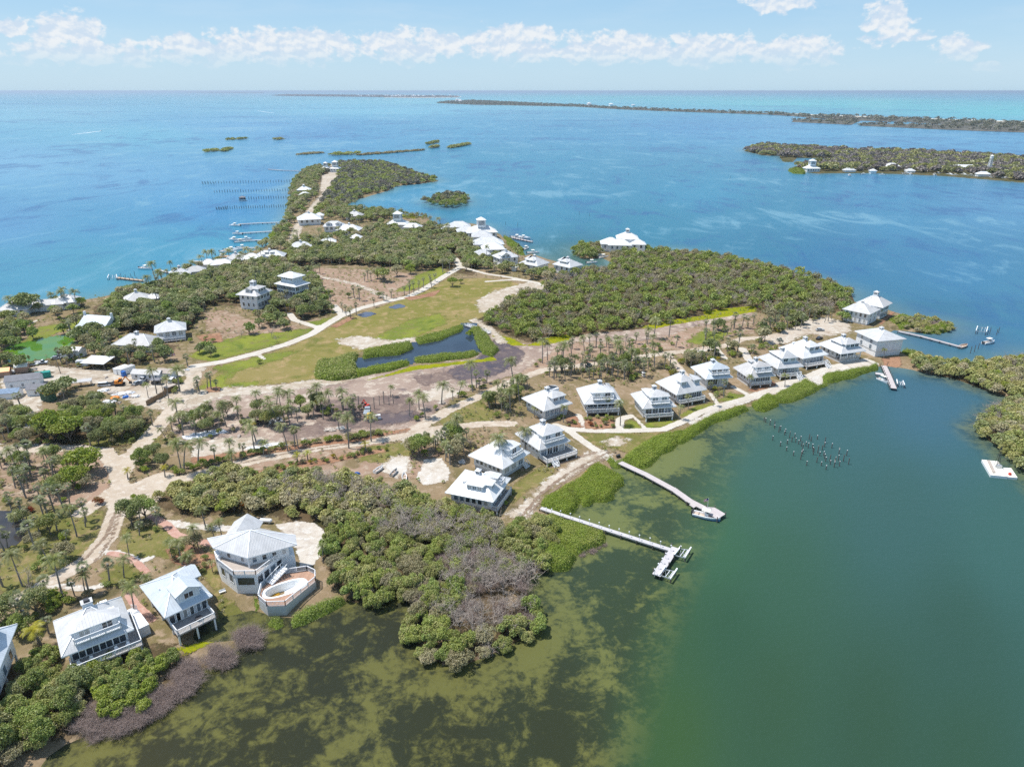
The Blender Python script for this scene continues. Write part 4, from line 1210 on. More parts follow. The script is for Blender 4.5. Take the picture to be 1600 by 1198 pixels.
# pool terrace
zp = 1.5
pool_px = [(404, 936), (417, 947), (446, 946), (493, 908), (493, 897), (480, 891), (447, 896), (436, 900), (409, 917)]
pw = W(pool_px, zp * S + gz)
pc = pw.mean(0)
po = empty('pool_terrace', (pc[0], pc[1], gz))
po.scale = (S, S, S)
tag(po, 'raised timber pool terrace with white railing and a half-drained oval pool', 'pool terrace')
HOUSES.append((pc[0], pc[1], 8, 0, 16 * S, 12 * S))
loc = [tuple((q - pc) / S) for q in pw]
e0, e1 = (np.array(g(414, 929, zp * S + gz)) - pc) / S, (np.array(g(476, 909, zp * S + gz)) - pc) / S
ec, ea = (e0 + e1) / 2, (e1 - e0)
el_ = np.linalg.norm(ea) / 2 * 0.98
ea = ea / np.linalg.norm(ea)
eb = np.array([-ea[1], ea[0]])
def oval(k, s, rb=1.6):
 a = 2 * math.pi * k / s
 u = math.copysign(abs(math.cos(a)) ** 0.7, math.cos(a)) * el_
 v = math.copysign(abs(math.sin(a)) ** 0.8, math.sin(a)) * rb
 return ec + ea * u + eb * v
NO = 40
ov0 = [oval(k, NO) for k in range(NO)]
ov1 = [ec + (o_ - ec) * 1.10 + (o_ - ec) / np.linalg.norm(o_ - ec) * .25 for o_ in ov0]
bm = bmesh.new()
outer = [bm.verts.new((p_[0], p_[1], zp)) for p_ in loc]
inner = [bm.verts.new((p_[0], p_[1], zp)) for p_ in ov1]
for ring in (outer, inner):
 for i in range(len(ring)):
  bm.edges.new((ring[i], ring[(i + 1) % len(ring)]))
bmesh.ops.triangle_fill(bm, edges=bm.edges[:], use_beauty=True, use_dissolve=False)
for f_ in bm.faces:
 if f_.normal.z < 0:
  f_.normal_flip()
me = bpy.data.meshes.new('terrace_deck')
bm.to_mesh(me)
bm.free()
me.materials.append(M_DECKR)
new_obj('terrace_deck', me, po)
mb = MB()
n = len(loc)
for i in range(n):
 a, b = loc[i], loc[(i + 1) % n]
 mb.poly([(a[0], a[1], -.6), (b[0], b[1], -.6), (b[0], b[1], zp - .003), (a[0], a[1], zp - .003)], 0)
mb.build('skirt', [M_LATT], po)
q = MB()
cw = loc + [loc[0]]
railing(q, [cw[8], cw[0], cw[1], cw[2], cw[3], cw[4], cw[5], cw[6]], zp, 1.05, True)
q.build('railing', [M_TRIM], po)
mb = MB()
depth = [0.0]
for k in range(NO):
 a, b = ov0[k], ov0[(k + 1) % NO]
 A1, B1 = ov1[k], ov1[(k + 1) % NO]
 mb.poly([(A1[0], A1[1], zp + .06), (B1[0], B1[1], zp + .06), (b[0], b[1], zp + .06), (a[0], a[1], zp + .06)], 0)
 mb.poly([(B1[0], B1[1], zp + .06), (A1[0], A1[1], zp + .06), (A1[0], A1[1], zp - .1), (B1[0], B1[1], zp - .1)], 0)
 za, zb = (zp - 1.5 + 0.55 * np.dot(x_ - ec, ea) / el_ for x_ in (a, b))
 ai, bi = ec + (a - ec) * .86, ec + (b - ec) * .86
 mb.poly([(a[0], a[1], zp + .06), (b[0], b[1], zp + .06), (bi[0], bi[1], zb), (ai[0], ai[1], za)], 0)
 mb.poly([(ai[0], ai[1], za), (bi[0], bi[1], zb), (ec[0], ec[1], zp - 1.5)], 0)
pl = mb.build('pool', [mat('pool_plaster', (0.82, 0.83, 0.82), .5, .3, var=.04)], po)
mb = MB()
wat = [ec + (o_ - ec) * .93 for o_ in ov0 if np.dot(o_ - ec, ea) < -0.6]
mb.poly([(p_[0], p_[1], zp - 1.38) for p_ in wat], 0)
mb.build('rainwater', [mat('stagnant_water', (0.36, 0.20, 0.015), .08, .5, var=.5, scale=.6)], pl)
# stair from the house to the terrace
q = MB()
s0, s1 = LC(421, 912, zp), LC(446, 886, 3.0)
stairs(q, (*s0, zp), (*s1, 3.0), 1.3)
q.build('stairs', [M_TRIM], oct_)
# ---------------------------------------------------------------- bay-front cottages
BG = 'white cottages along the bay promenade'
house('bright white-roofed cottage with three-window side dormer, closest to the mangrove wood', (771, 784.3), (798.7, 746.7), (695, 769.2), 4.6, 1.2, rise=3.1, roof=M_ROOF_W, deck=1.6, front=(3, 1.6, 2.0, 2, M_SCREEN), left=(6, 1.0, 1.5), dorm=[dict(pos=0.6, width=3.6, setb=1.7, h=1.5, face='l', nwin=3), dict(pos=-1.6, width=1.8, setb=1.6, h=1.5, nwin=1), dict(pos=1.6, width=1.8, setb=1.6, h=1.5, nwin=1, balc=True)], group=BG, rlx=2.2, along='y')
house('white-roofed cottage with a single corner balcony dormer, second from the mangrove wood', (787.5, 732), (830.3, 706.1), (729.6, 712.1), 4.6, 1.2, rise=3.9, roof=M_ROOF_W, deck=0, front=(3, 1.7, 2.0, 2, None), left=(6, .9, 1.4), right=(3, .9, 1.4), dorm=[dict(pos=0.8, width=4.0, setb=1.5, h=1.9, balc=True, nwin=1)], group=BG, rlx=.6, stairx=4)
house('large white cottage with walled terrace and double balcony dormer beside the dock path', (843.8, 703), (893, 688), (803, 677.5), 4.8, 1.3, rise=4.0, roof=M_ROOF, deck=3.4, deckr=1.5, front=(4, 1.9, 2.3, 2, None), left=(5, .9, 1.4), right=(3, .9, 1.4), dorm=[dict(pos=0.2, width=5.8, setb=1.3, h=1.9, balc=True, nwin=2), dict(pos=.5, width=4.2, setb=2.2, h=1.1, face='l', nwin=4)], group=BG, rlx=.8, stairx=-2, skirt=M_TRIM)
house('grey-roofed cottage with pale blue glazed porch, palms at its front corner and no lawn', (850.8, 642.3), (896, 629.5), (813.6, 622), 4.6, 1.2, rise=3.3, deck=0, front=(5, 1.7, 2.2, 2, M_SKYL), left=(4, .9, 1.4), dorm=[dict(pos=1.2, width=4.2, setb=1.6, h=1.5, nwin=2), dict(pos=-3.5, width=3.0, setb=2.2, h=1.0, face='b', nwin=1)], group=BG, rlx=1)
house('grey-roofed cottage with red mulch garden before its four-bay porch', (913.8, 631.8), (975, 629), (899, 607), 4.7, 1.5, rise=3.8, deck=1.4, front=(4, 2.0, 2.0, 2, None), left=(4, .9, 1.4), right=(4, .9, 1.4), dorm=[dict(pos=0, width=5.8, setb=1.6, h=1.8, balc=True, nwin=2), dict(pos=0, width=5.0, setb=2.5, h=1.0, face='r', nwin=2)], group=BG, rlx=.8, porch=True)
house('grey-roofed cottage with white deck rail above the fan-shaped green lawn', (1003.9, 638.8), (1057, 635), (985.5, 615), 4.8, 1.7, rise=3.6, deck=1.8, front=(4, 1.9, 2.0, 2, M_SCREEN), left=(4, .9, 1.3), dorm=[dict(pos=0.4, width=5.2, setb=1.5, h=1.7, balc=True, nwin=2), dict(pos=0, width=4.6, setb=2.4, h=1.0, face='l', nwin=2)], group=BG, rlx=.8)
house('large grey hip-roofed cottage with two small boxed dormers side by side', (1058.5, 616.9), (1106, 608), (1022.7, 597), 4.7, 1.5, rise=4.0, deck=2.0, front=(5, 1.6, 2.0, 2, M_SCREEN), left=(7, .8, 1.4), dorm=[dict(pos=-1.6, width=2.0, setb=2.0, h=1.5, nwin=1), dict(pos=3.0, width=2.0, setb=2.0, h=1.5, nwin=1)], group=BG, rlx=1.5)
house('pale blue-grey roofed cottage half hidden by the bright garden shrubs', (1102.5, 592.8), (1145.8, 589.4), (1079, 573), 4.7, 1.3, rise=3.4, roof=M_ROOF_B, deck=0, front=(4, 1.6, 2.0, 2, None), left=(3, .9, 1.4), dorm=[dict(pos=0.6, width=5.6, setb=1.5, h=1.5, nwin=3, balc=True), dict(pos=0, width=4.6, setb=2.4, h=1.0, face='r', nwin=1)], group=BG, rlx=.8)
house('grey-brown roofed cottage with screened corner porch over a bare sandy yard', (1172.6, 590.7), (1213.9, 586.6), (1143.7, 574), 4.6, 1.4, rise=3.8, roof=M_ROOF_T, deck=1.0, front=(4, 1.6, 1.9, 2, M_SCREEN), left=(4, .8, 1.3), dorm=[dict(pos=0.8, width=5.0, setb=1.6, h=1.5, nwin=2, balc=True), dict(pos=-1, width=1.8, setb=3.2, h=.8, face='l', nwin=1)], group=BG, rlx=.8)
house('grey-roofed cottage with long side dormer and white zig-zag stairs on the promenade', (1211.2, 576.5), (1252.5, 572.7), (1188, 557), 4.6, 1.4, rise=4.0, deck=2.0, front=(5, 1.3, 2.0, 2, None), left=(4, .9, 1.4), dorm=[dict(pos=0.2, width=5.0, setb=1.6, h=1.5, nwin=2), dict(pos=0, width=5.6, setb=2.2, h=1.0, face='l', nwin=4)], group=BG, rlx=.8, stairx=2.5)
house('smooth white-roofed cottage with one small dormer and a curved white terrace', (1253, 560.7), (1293, 554), (1218, 543), 4.6, 1.4, rise=4.2, roof=M_ROOF_W, deck=2.4, front=(6, 1.2, 2.0, 2, None), left=(4, .8, 1.3), dorm=[dict(pos=0.6, width=4.4, setb=1.8, h=1.6, nwin=2)], group=BG, rlx=.5, stairx=3.6, skirt=M_TRIM)
house('grey-roofed cottage with five-bay porch, next to the tall boxy block', (1308, 554), (1347.7, 548.7), (1283, 536), 4.7, 1.5, rise=3.8, deck=0, front=(5, 1.4, 1.9, 2, M_SCREEN), left=(4, .9, 1.4), dorm=[dict(pos=0.5, width=5.4, setb=1.6, h=1.5, nwin=3), dict(pos=0.5, width=5.0, setb=2.2, h=1.0, face='l', nwin=4)], group=BG, rlx=1.2, porch=True)
house('tall boxy white block with shuttered bays and low-pitched grey roof by the marina path', (1365, 534), (1410.7, 530), (1341, 516.5), 7.6, 2.4, rise=2.0, deck=0, front=(3, 2.2, 2.0, 3, M_TRIM), left=(2, 1.2, 1.6), cup=True, group=BG, rlx=3, over=.7, storeys=2, skirt=M_WALL, name='waterside_block')
house('two-storey white house with rows of sash windows in front of the porch wing', (1319, 483), (1362.7, 492), (1330, 474), 6.2, .5, rise=2.6, roof=M_ROOF_T, front=(5, .9, 1.5, 1, None), right=(2, .9, 1.5), cup=True, storeys=2, group='pair of big white houses on the point', over=.7, skirt=M_WALL, cups=.8, name='point_house')
house('larger white house with dark open upper porch facing the channel', (1380, 481), (1395, 473.5), (1338, 472.5), 7.0, .5, rise=3.4, roof=M_ROOF_T, front=(4, 1.9, 1.9, 2, M_SCREEN), right=(3, .9, 1.5), left=(4, .9, 1.4), cup=True, storeys=2, group='pair of big white houses on the point', over=1.0, skirt=M_WALL, cups=1.6, name='point_house')
# ---------------------------------------------------------------- houses further off
IG = 'white houses among the trees'
house('three-storey cottage with weathered roof, tall cupola and arched dormer in the trees', (395, 466), (420.5, 455.5), (374, 458), 8.2, .5, rise=3.4, roof=M_ROOF_T, front=(4, 1.6, 1.6, 2, M_SCREEN), left=(3, .9, 1.4), storeys=2, cup=True, cups=1.9, dorm=[dict(pos=0, width=5, setb=1.2, h=1.7, nwin=3), dict(pos=0, width=2.4, setb=1.6, h=1.2, face='l', nwin=1, kind='gable')], group=IG, fine=False, skirt=M_WALL)
b2, wb2, db2 = house('big square white house with two veranda storeys and raised roof lantern', (428.3, 443), (461.5, 449), (452, 436), 8.8, 2.6, rise=2.4, roof=M_ROOF_W, front=(6, 1.9, 1.7, 2, M_SCREEN), right=(6, 1.7, 1.7), left=(4, 1.6, 1.7), storeys=2, cup=False, group=IG, fine=False, over=.8, rlx=.6, skirt=M_WALL, name='veranda_house')
lb = MB()
zl = INFO[b2.name][1] + 1.0
lb.box(-3.6, 3.6, -2.7, 2.7, zl - .6, zl + 2.4, 2)
hip_roof(lb, 9.4, 7.6, zl + 2.4, 1.7, None, 'x', 0, 0, .2)
ln = lb.build('roof_lantern', [M_ROOF_W, M_TRIM, M_WALLB], b2)
win_row(ln, 'f', -3.4, 3.4, 2.71, zl + 1.3, .8, 5, 1.0, 1)
FAR = [  # label, px centre of the eave, w, d, rotation, eave, roof, extras
 ('grey-roofed house with chimney beside the sandy yard turn', 266, 512, 15, 13, 24, 5.6, M_ROOF, dict(front=(4, 1.4, 1.5, 2, None), left=(3, .9, 1.3), deck=1.8)),
 ('low bright white roof spread under big trees, next to the grey chimney house', 216, 533, 20, 13, -6, 3.6, M_ROOF_W, dict(front=(5, 1.2, 1.3, 2, None))),
 ('grey-roofed house buried in trees above the beach hedge', 214, 466, 14, 14, 30, 4.4, M_ROOF_T, dict(front=(3, 1.2, 1.3, 2, None))),
 ('small side roof with white ridge next to the buried grey-roofed house', 239, 464, 8, 8, 12, 4.0, M_ROOF_W, dict(cup=False)),
 ('white house at the left shore behind the hedge lawn', 103, 469, 14, 12, 20, 4.4, M_ROOF, dict(front=(3, 1.2, 1.3, 2, None), cup=False)),
 ('long low white house behind the great shade tree', 72, 474, 20, 8, 16, 4.0, M_ROOF_W, dict(cup=False)),
 ('white hip-roofed house nearest the left picture edge on the shore', 24, 480, 16, 12, 14, 4.2, M_ROOF_W, dict(cup=False, front=(3, 1.2, 1.3, 2, None))),
 ('white shore house with steep front gable beside the timber dock', 281, 426, 12, 13, 35, 5.0, M_ROOF_W, dict(front=(2, 1.2, 1.4, 2, None))),
 ('white shore house joined to the gabled one, nearer the pilings', 306, 422, 13, 10, 22, 5.0, M_ROOF_W, dict(cup=False)),
 ('low white roof at the foot of the lone shore palm', 326, 411, 13, 10, 10, 4.0, M_ROOF_W, dict(cup=False)),
 ('long white roof behind the orange barge', 346, 411, 16, 10, 20, 4.0, M_ROOF_W, dict(cup=False)),
 ('white hip roof between two shore palms', 369, 403, 14, 11, 14, 4.4, M_ROOF_W, {}),
 ('white hip roof with palms on both sides, by the boat slips', 394, 403, 14, 12, 14, 4.4, M_ROOF_W, dict(cup=False)),
 ('grey roof with twin skylight dormers above the boat slips', 422, 399, 22, 13, 6, 4.8, M_ROOF, dict(dorm=[dict(pos=-1.2, width=1.5, setb=2.4, h=1.2, nwin=1), dict(pos=1.6, width=1.5, setb=2.4, h=1.2, nwin=1)])),
 ('white house with a blue-tinted rear roof in the palm grove', 470, 384, 17, 11, 18, 4.6, M_ROOF_B, {}),
 ('large white house with forked wings beside the winding sand lane', 483, 341, 19, 15, 18, 5.6, M_ROOF_W, dict(front=(4, 1.4, 1.6, 2, None))),
 ('small white annexe at the right of the forked-wing house', 499, 336, 8, 7, 10, 4.6, M_ROOF_W, dict(cup=False)),
 ('two-gabled grey cottage with a dark porch, by the round bush', 522, 352, 16, 11, 8, 5.4, M_ROOF, dict(front=(4, 1.6, 1.8, 2, M_SCREEN), cup=False, dorm=[dict(pos=-3, width=3, setb=1.0, h=1.2, kind='gable', nwin=1), dict(pos=3, width=3, setb=1.0, h=1.2, kind='gable', nwin=1)])),
 ('bright white hip-roofed house with cupola between palms', 546, 358, 18, 12, -6, 4.6, M_ROOF_W, dict(front=(4, 1.2, 1.4, 2, None))),
 ('grey hip roof alone below the lagoon', 554, 336, 14, 11, -8, 4.4, M_ROOF_T, {}),
 ('small white gabled roof in the thicket below the bright hip roof', 557, 371, 9, 8, -30, 4.4, M_ROOF_W, dict(cup=False)),
 ('small white roof with cupola in the palms', 513, 377, 11, 9, 14, 4.4, M_ROOF_W, {}),
 ('white house with raised square lantern near the lagoon', 622, 349, 17, 12, -6, 5.2, M_ROOF_W, dict(cups=5.0)),
 ('long white wing to the right of the lantern house', 645, 354, 14, 9, -8, 4.8, M_ROOF_W, dict(cup=False)),
 ('two-tier white house at the far end of the sand lane', 524, 263, 13, 12, -4, 6.0, M_ROOF_W, dict(cups=5.5, front=(3, 1.4, 1.6, 2, M_SCREEN))),
 ('smaller two-tier white house at the far end of the lane', 509, 262, 10, 9, -2, 5.4, M_ROOF_W, dict(cups=4.0)),
 ('white house with chimney on the far shore strip', 475, 296, 14, 11, 6, 6.6, M_ROOF_W, dict(cups=1.6)),
 ('low white pavilion in front of the strip chimney house', 476, 304, 12, 9, 6, 4.0, M_ROOF_W, dict(cup=False)),
 ('white hip-roofed house with steep dormers, by the channel hedge', 887, 413, 14, 12, -45, 6.6, M_ROOF, dict(front=(3, 1.1, 1.6, 1, None), left=(4, 1.1, 1.5), dorm=[dict(pos=0, width=4.6, setb=1.6, h=1.2, nwin=3), dict(pos=0, width=4.6, setb=1.6, h=1.2, nwin=3, face='l')], name='x')),
 ('white cottage with two shed dormers behind the gatehouse', 835, 410.5, 14, 13, -38, 6.0, M_ROOF, dict(front=(3, 1.1, 1.6, 1, None), left=(3, 1.1, 1.5), dorm=[dict(pos=0, width=4.6, setb=1.6, h=1.2, nwin=2), dict(pos=0, width=4.4, setb=1.6, h=1.2, nwin=3, face='l')])),
 ('little white gatehouse with pyramid roof', 804, 416.5, 4.5, 4.5, -20, 3.2, M_ROOF_W, dict(cup=False)),
 ('cross-gabled white house with sash windows by the tall dark palm', 790, 400, 14, 11, 28, 6.6, M_ROOF, dict(front=(3, 1.1, 1.5, 1, None), left=(2, 1.1, 1.5), dorm=[dict(pos=-2, width=4.4, setb=.6, h=1.0, kind='gable', nwin=2)])),
 ('white pyramid-roofed house nearest the bright green hedge', 770, 387, 15, 13, 8, 6.4, M_ROOF_W, dict(front=(3, 1.1, 1.5, 1, None), cup=False)),
 ('lower white wing in front of the pyramid-roofed house', 753, 396, 11, 9, 10, 4.6, M_ROOF_W, dict(cup=False)),
 ('broad white hip roof with solar panel in the house cluster', 763, 379, 21, 14, 6, 6.2, M_ROOF_W, dict(cup=False)),
 ('white roof behind the broad solar-panel roof', 753, 368, 15, 12, 4, 6.4, M_ROOF_W, dict(cup=False)),
 ('large stepped white house with dark upper window band', 752, 361, 23, 14, 10, 6.4, M_ROOF_W, dict(front=(6, 1.4, 1.4, 2, None), cups=5)),
 ('white-roofed house with dark open porch in the cluster', 729, 360, 15, 11, 10, 6.0, M_ROOF_W, dict(front=(3, 1.8, 1.8, 2, M_SCREEN), cup=False)),
 ('twin-hipped white house nearest the grey islet', 717, 353, 18, 12, 4, 6.0, M_ROOF_W, dict(cup=False)),
 ('low white outbuilding at the left of the twin-hipped house', 698, 357, 9, 7, 4, 4.0, M_ROOF_W, dict(cup=False)),
 ('white pyramid roof left on the wooded knoll', 954, 379, 14, 12, -4, 6.4, M_ROOF_W, dict(front=(3, 1.2, 1.6, 1, None), cup=False)),
 ('long white middle wing on the wooded knoll', 968, 381, 16, 11, -4, 6.2, M_ROOF_W, dict(front=(4, 1.1, 1.6, 1, None), cup=False)),
 ('tall white house with roof terrace on the wooded knoll', 980, 371, 15, 13, -4, 10.0, M_ROOF_W, dict(cups=2.0)),
 ('white pyramid wing at the right of the wooded knoll', 996, 380, 11, 10, -4, 6.6, M_ROOF_W, dict(front=(2, 1.2, 1.6, 1, None), cup=False)),
 ('white two-tier house on the tip of the island across the channel', 1268, 262, 19, 15, 4, 6.0, M_ROOF_W, dict(cups=6.0, front=(5, 1.6, 2.0, 2, M_SCREEN))),
 ('white two-storey house with big hip roof across the channel', 1393, 259, 20, 14, -2, 6.4, M_ROOF_W, dict(front=(5, 1.6, 2.0, 2, M_SCREEN), cup=False)),
 ('long low white building on the bare bank across the channel', 1503, 260, 36, 10, -6, 5.0, M_ROOF_W, dict(front=(8, 1.8, 1.8, 2, None), cup=False)),
 ('small white house left of the hip-roofed one across the channel', 1327, 265, 16, 9, 3, 3.6, M_ROOF, dict(cup=False)),
 ('small white square boathouse across the channel', 1364, 266, 9, 8, 0, 4.0, M_ROOF_W, dict(cup=False)),
 ('small white house right of the hip-roofed one across the channel', 1422, 266, 12, 9, -2, 3.6, M_ROOF_W, dict(cup=False)),
 ('white marina office below the tower across the channel', 1536, 271, 16, 10, -4, 4.4, M_ROOF_W, dict(cup=False)),
]
for (lab, px, py, w_, d_, r_, ez_, rm, ex) in FAR:
 ex = dict(ex)
 ex.pop('name', None)
 if px < 480 and py > 380:
  w_, d_ = w_ * .86, d_ * .86
  if px % 3 != 1:
   rm = M_ROOF if px % 3 else M_ROOF_T
 elif 700 < px < 900 and px % 2:
  rm = M_ROOF
 grp = 'white houses across the channel' if px > 1200 else ('white houses of the channel cluster' if px > 690 else IG)
 ex.setdefault('over', .7)
 house(lab, place=(px, py, w_ * .84, d_ * .84, r_), ez=.8 + (ez_ - .8) * .88, floor=.8, roof=rm, group=grp, fine=False, skirt=M_WALL, name='white_house', **ex)
# gabled house by the lawn
c = Vector((*g(155, 500, 4.5 * S), 0))
gh = empty('gabled_house', (c.x, c.y, .9), math.radians(-12))
gh.scale = (S * .85, S * .85, S * .85)
tag(gh, 'long white gabled house with end parapets and lower lean-to roof among shrubs', 'house', IG)
HOUSES.append((c.x, c.y, 9, 0, 14, 12))
mb = MB()
mb.box(-6.5, 6.5, -3.6, 3.6, -.5, 4.0)
mb.build('wall', [M_WALL], gh)
mb = MB()
gable_roof(mb, 14, 8.4, 4.0, 2.8, 'x', 0, 0, .16, 0, 1, 2)
mb.build('roof', [M_ROOF_B, M_TRIM, M_WALL], gh)
mb = MB()
mb.hexa([(-7, -8.2, 2.6), (7, -8.2, 2.6), (7, -3.9, 3.9), (-7, -3.9, 3.9)], [(-7, -8.2, 2.75), (7, -8.2, 2.75), (7, -3.9, 4.05), (-7, -3.9, 4.05)])
mb.box(-6.4, 6.4, -7.6, -3.62, -.5, 2.58, 1)
mb.build('lean_to', [M_ROOF_B, M_WALL], gh)
for k in (-1, 1):
 q = MB()
 q.box(k * 6.9 - .3, k * 6.9 + .3, -.5, .5, 5.5, 8.2)
 q.build('chimney', [M_TRIM], gh)
# ---------------------------------------------------------------- plants
def leaf_mat(name, cols, trans=0.35, hue=0.03, val=0.30, K=1.0):
 """leaf colour from the leaf's own tint and the plant's own random tint"""
 m = bpy.data.materials.new(name)
 m.use_nodes = True
 t = NT(m.node_tree)
 t.n.remove(t.n['Principled BSDF'])
 out = t.n['Material Output']
 f = t.attr('tint').outputs['Fac']
 f2 = t.attr('tint2').outputs['Fac']
 rn = t.node('ShaderNodeObjectInfo').outputs['Random']
 c = t.mix(f, cols[0], cols[1])
 c = t.mix(t.smooth(t.math('ADD', t.math('MULTIPLY', rn, 0.55), t.math('MULTIPLY', f2, 0.6)), 0.25, 0.95), c, cols[2])
 if len(cols) > 3:
  c = t.mix(t.smooth(f2, 0.86, 0.95), c, cols[3])
 hs = t.node('ShaderNodeHueSaturation')
 t.put(hs.inputs['Hue'], t.math('ADD', 0.5, t.math('MULTIPLY', t.math('SUBTRACT', rn, 0.5), hue)))
 r2 = t.math('FRACT', t.math('MULTIPLY', rn, 17.3))
 t.put(hs.inputs['Value'], t.math('MULTIPLY', K, t.math('ADD', 1.0 - val / 2, t.math('MULTIPLY', r2, val))))
 t.put(hs.inputs['Color'], c)
 d = t.node('ShaderNodeBsdfDiffuse')
 t.l.new(hs.outputs[0], d.inputs[0])
 tr = t.node('ShaderNodeBsdfTranslucent')
 t.l.new(hs.outputs[0], tr.inputs[0])
 gl = t.node('ShaderNodeBsdfGlossy')
 gl.inputs['Roughness'].default_value = 0.45
 mx = t.node('ShaderNodeMixShader')
 mx.inputs[0].default_value = trans
 t.l.new(d.outputs[0], mx.inputs[1])
 t.l.new(tr.outputs[0], mx.inputs[2])
 m2 = t.node('ShaderNodeMixShader')
 m2.inputs[0].default_value = 0.035
 t.l.new(mx.outputs[0], m2.inputs[1])
 t.l.new(gl.outputs[0], m2.inputs[2])
 t.l.new(m2.outputs[0], out.inputs[0])
 return m
L_DARK = leaf_mat('dark_leaves', ((0.182, 0.241, 0.083), (0.311, 0.366, 0.128), (0.388, 0.366, 0.162)))
L_MID = leaf_mat('green_leaves', ((0.191, 0.285, 0.065), (0.331, 0.418, 0.099), (0.382, 0.361, 0.125)))
L_BRIGHT = leaf_mat('bright_leaves', ((0.216, 0.315, 0.037), (0.347, 0.434, 0.053), (0.347, 0.367, 0.065)))
L_MANG = leaf_mat('mangrove_leaves', ((0.232, 0.310, 0.068), (0.389, 0.448, 0.106), (0.450, 0.402, 0.170)))
L_HEDGE = leaf_mat('hedge_leaves', ((0.199, 0.296, 0.032), (0.322, 0.408, 0.045), (0.347, 0.356, 0.079), (0.296, 0.260, 0.156)))
L_OLIVE = leaf_mat('olive_leaves', ((0.274, 0.270, 0.132), (0.413, 0.380, 0.191), (0.476, 0.409, 0.259)))
L_PALM = leaf_mat('palm_leaves', ((0.148, 0.189, 0.057), (0.244, 0.277, 0.089), (0.291, 0.277, 0.125), (0.352, 0.271, 0.148)))
L_SABAL = leaf_mat('fan_palm_leaves', ((0.154, 0.190, 0.087), (0.252, 0.281, 0.134), (0.281, 0.281, 0.154), (0.365, 0.294, 0.182)))
L_FAR = leaf_mat('distant_leaves', ((0.158, 0.172, 0.108), (0.223, 0.228, 0.149), (0.306, 0.254, 0.236)), val=.2)  # greyed toward purple, distance haze partly put into the leaf colour
L_YELL = leaf_mat('yellow_leaves', ((0.300, 0.280, 0.020), (0.460, 0.380, 0.030), (0.340, 0.340, 0.050)))
L_RED = leaf_mat('red_flowers', ((0.300, 0.100, 0.030), (0.420, 0.120, 0.040), (0.200, 0.200, 0.040)))
L_SILV = leaf_mat('silver_leaves', ((0.240, 0.290, 0.270), (0.360, 0.410, 0.390), (0.280, 0.320, 0.280)))
M_BARK = mat('grey_bark', (0.20, 0.175, 0.15), 0.9, 0.1, var=0.35, scale=4)
M_PTRUNK = board_mat('palm_trunk', (0.27, 0.25, 0.225), 0.35, 'z', 0.9, 0.35, 0.15)
M_TWIG = mat('dead_twigs', (0.42, 0.36, 0.31), 0.9, 0.1, var=0.28, scale=1.2)
M_TWIGP = mat('purple_twigs', (0.35, 0.275, 0.245), 0.9, 0.1, var=0.25, scale=1.5)
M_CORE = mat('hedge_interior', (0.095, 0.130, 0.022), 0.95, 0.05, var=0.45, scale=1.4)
M_CORED = mat('mangrove_roots', (0.060, 0.050, 0.036), 0.95, 0.05, var=0.4, scale=1.4)
def rot_quads(c, n, size, rng, flat=0.5, aspect=0.7):
 """one leaf-clump quad at each centre c, facing roughly n"""
 N = len(c)
 nn = n * flat + rng.normal(size=(N, 3)) * (1 - flat) * 0.9
 nn /= np.linalg.norm(nn, axis=1, keepdims=True) + 1e-9
 r = rng.normal(size=(N, 3))
 a = np.cross(nn, r)
 a /= np.linalg.norm(a, axis=1, keepdims=True) + 1e-9
 b = np.cross(nn, a)
 s = (size * rng.uniform(0.6, 1.35, N))[:, None]
 a, b = a * s * 0.5, b * s * 0.5 * aspect
 bend = nn * s * 0.12
 v = np.stack([c - a - bend, c - b * 1.0 + bend * .3, c + a - bend, c + b * 1.0 + bend * .3], 1).reshape(-1, 3)
 f = np.arange(N * 4).reshape(N, 4)
 return v, f
def crown_pts(rng, n, R, Hc, z0, lobes=8, shell=0.75, lobe_r=0.5):
 """points on a lobed crown; returns centres, outward normals, lobe tint"""
 L = []
 for k in range(lobes):
  a = 2 * math.pi * (k + rng.uniform(-.3, .3)) / lobes * (1 if k < lobes - 2 else 1.7)
  rr = R * rng.uniform(0.35, 0.68) if k < lobes - 2 else R * rng.uniform(0, .25)
  zz = z0 + Hc * (rng.uniform(0.30, 0.62) if k < lobes - 2 else rng.uniform(.55, .72))
  L.append((rr * math.cos(a), rr * math.sin(a), zz, R * lobe_r * rng.uniform(.75, 1.15), Hc * 0.36 * rng.uniform(.6, .95)))
 L = np.array(L)
 pick = rng.integers(0, len(L), n)
 d = rng.normal(size=(n, 3))
 d[:, 2] = np.abs(d[:, 2]) * 1.0 - 0.28
 d /= np.linalg.norm(d, axis=1, keepdims=True)
 rad = shell + (1 - shell) * rng.uniform(0, 1, n) ** .5
 rad *= rng.uniform(.88, 1.12, n)
 c = L[pick, :3] + d * np.stack([L[pick, 3], L[pick, 3], L[pick, 4]], 1) * rad[:, None]
 nrm = d.copy()
 nrm[:, 2] += .25
 return c, nrm, pick / max(1, len(L) - 1)
def tint_attr(lobe, rng, n):
 t1 = np.clip(rng.uniform(0, 1, n), 0, 1)
 t2 = np.clip(0.6 * ((lobe * 7.13) % 1.0) + 0.4 * rng.uniform(0, 1, n), 0, 1)
 return {'tint': ('FACE', 'FLOAT', t1), 'tint2': ('FACE', 'FLOAT', t2)}
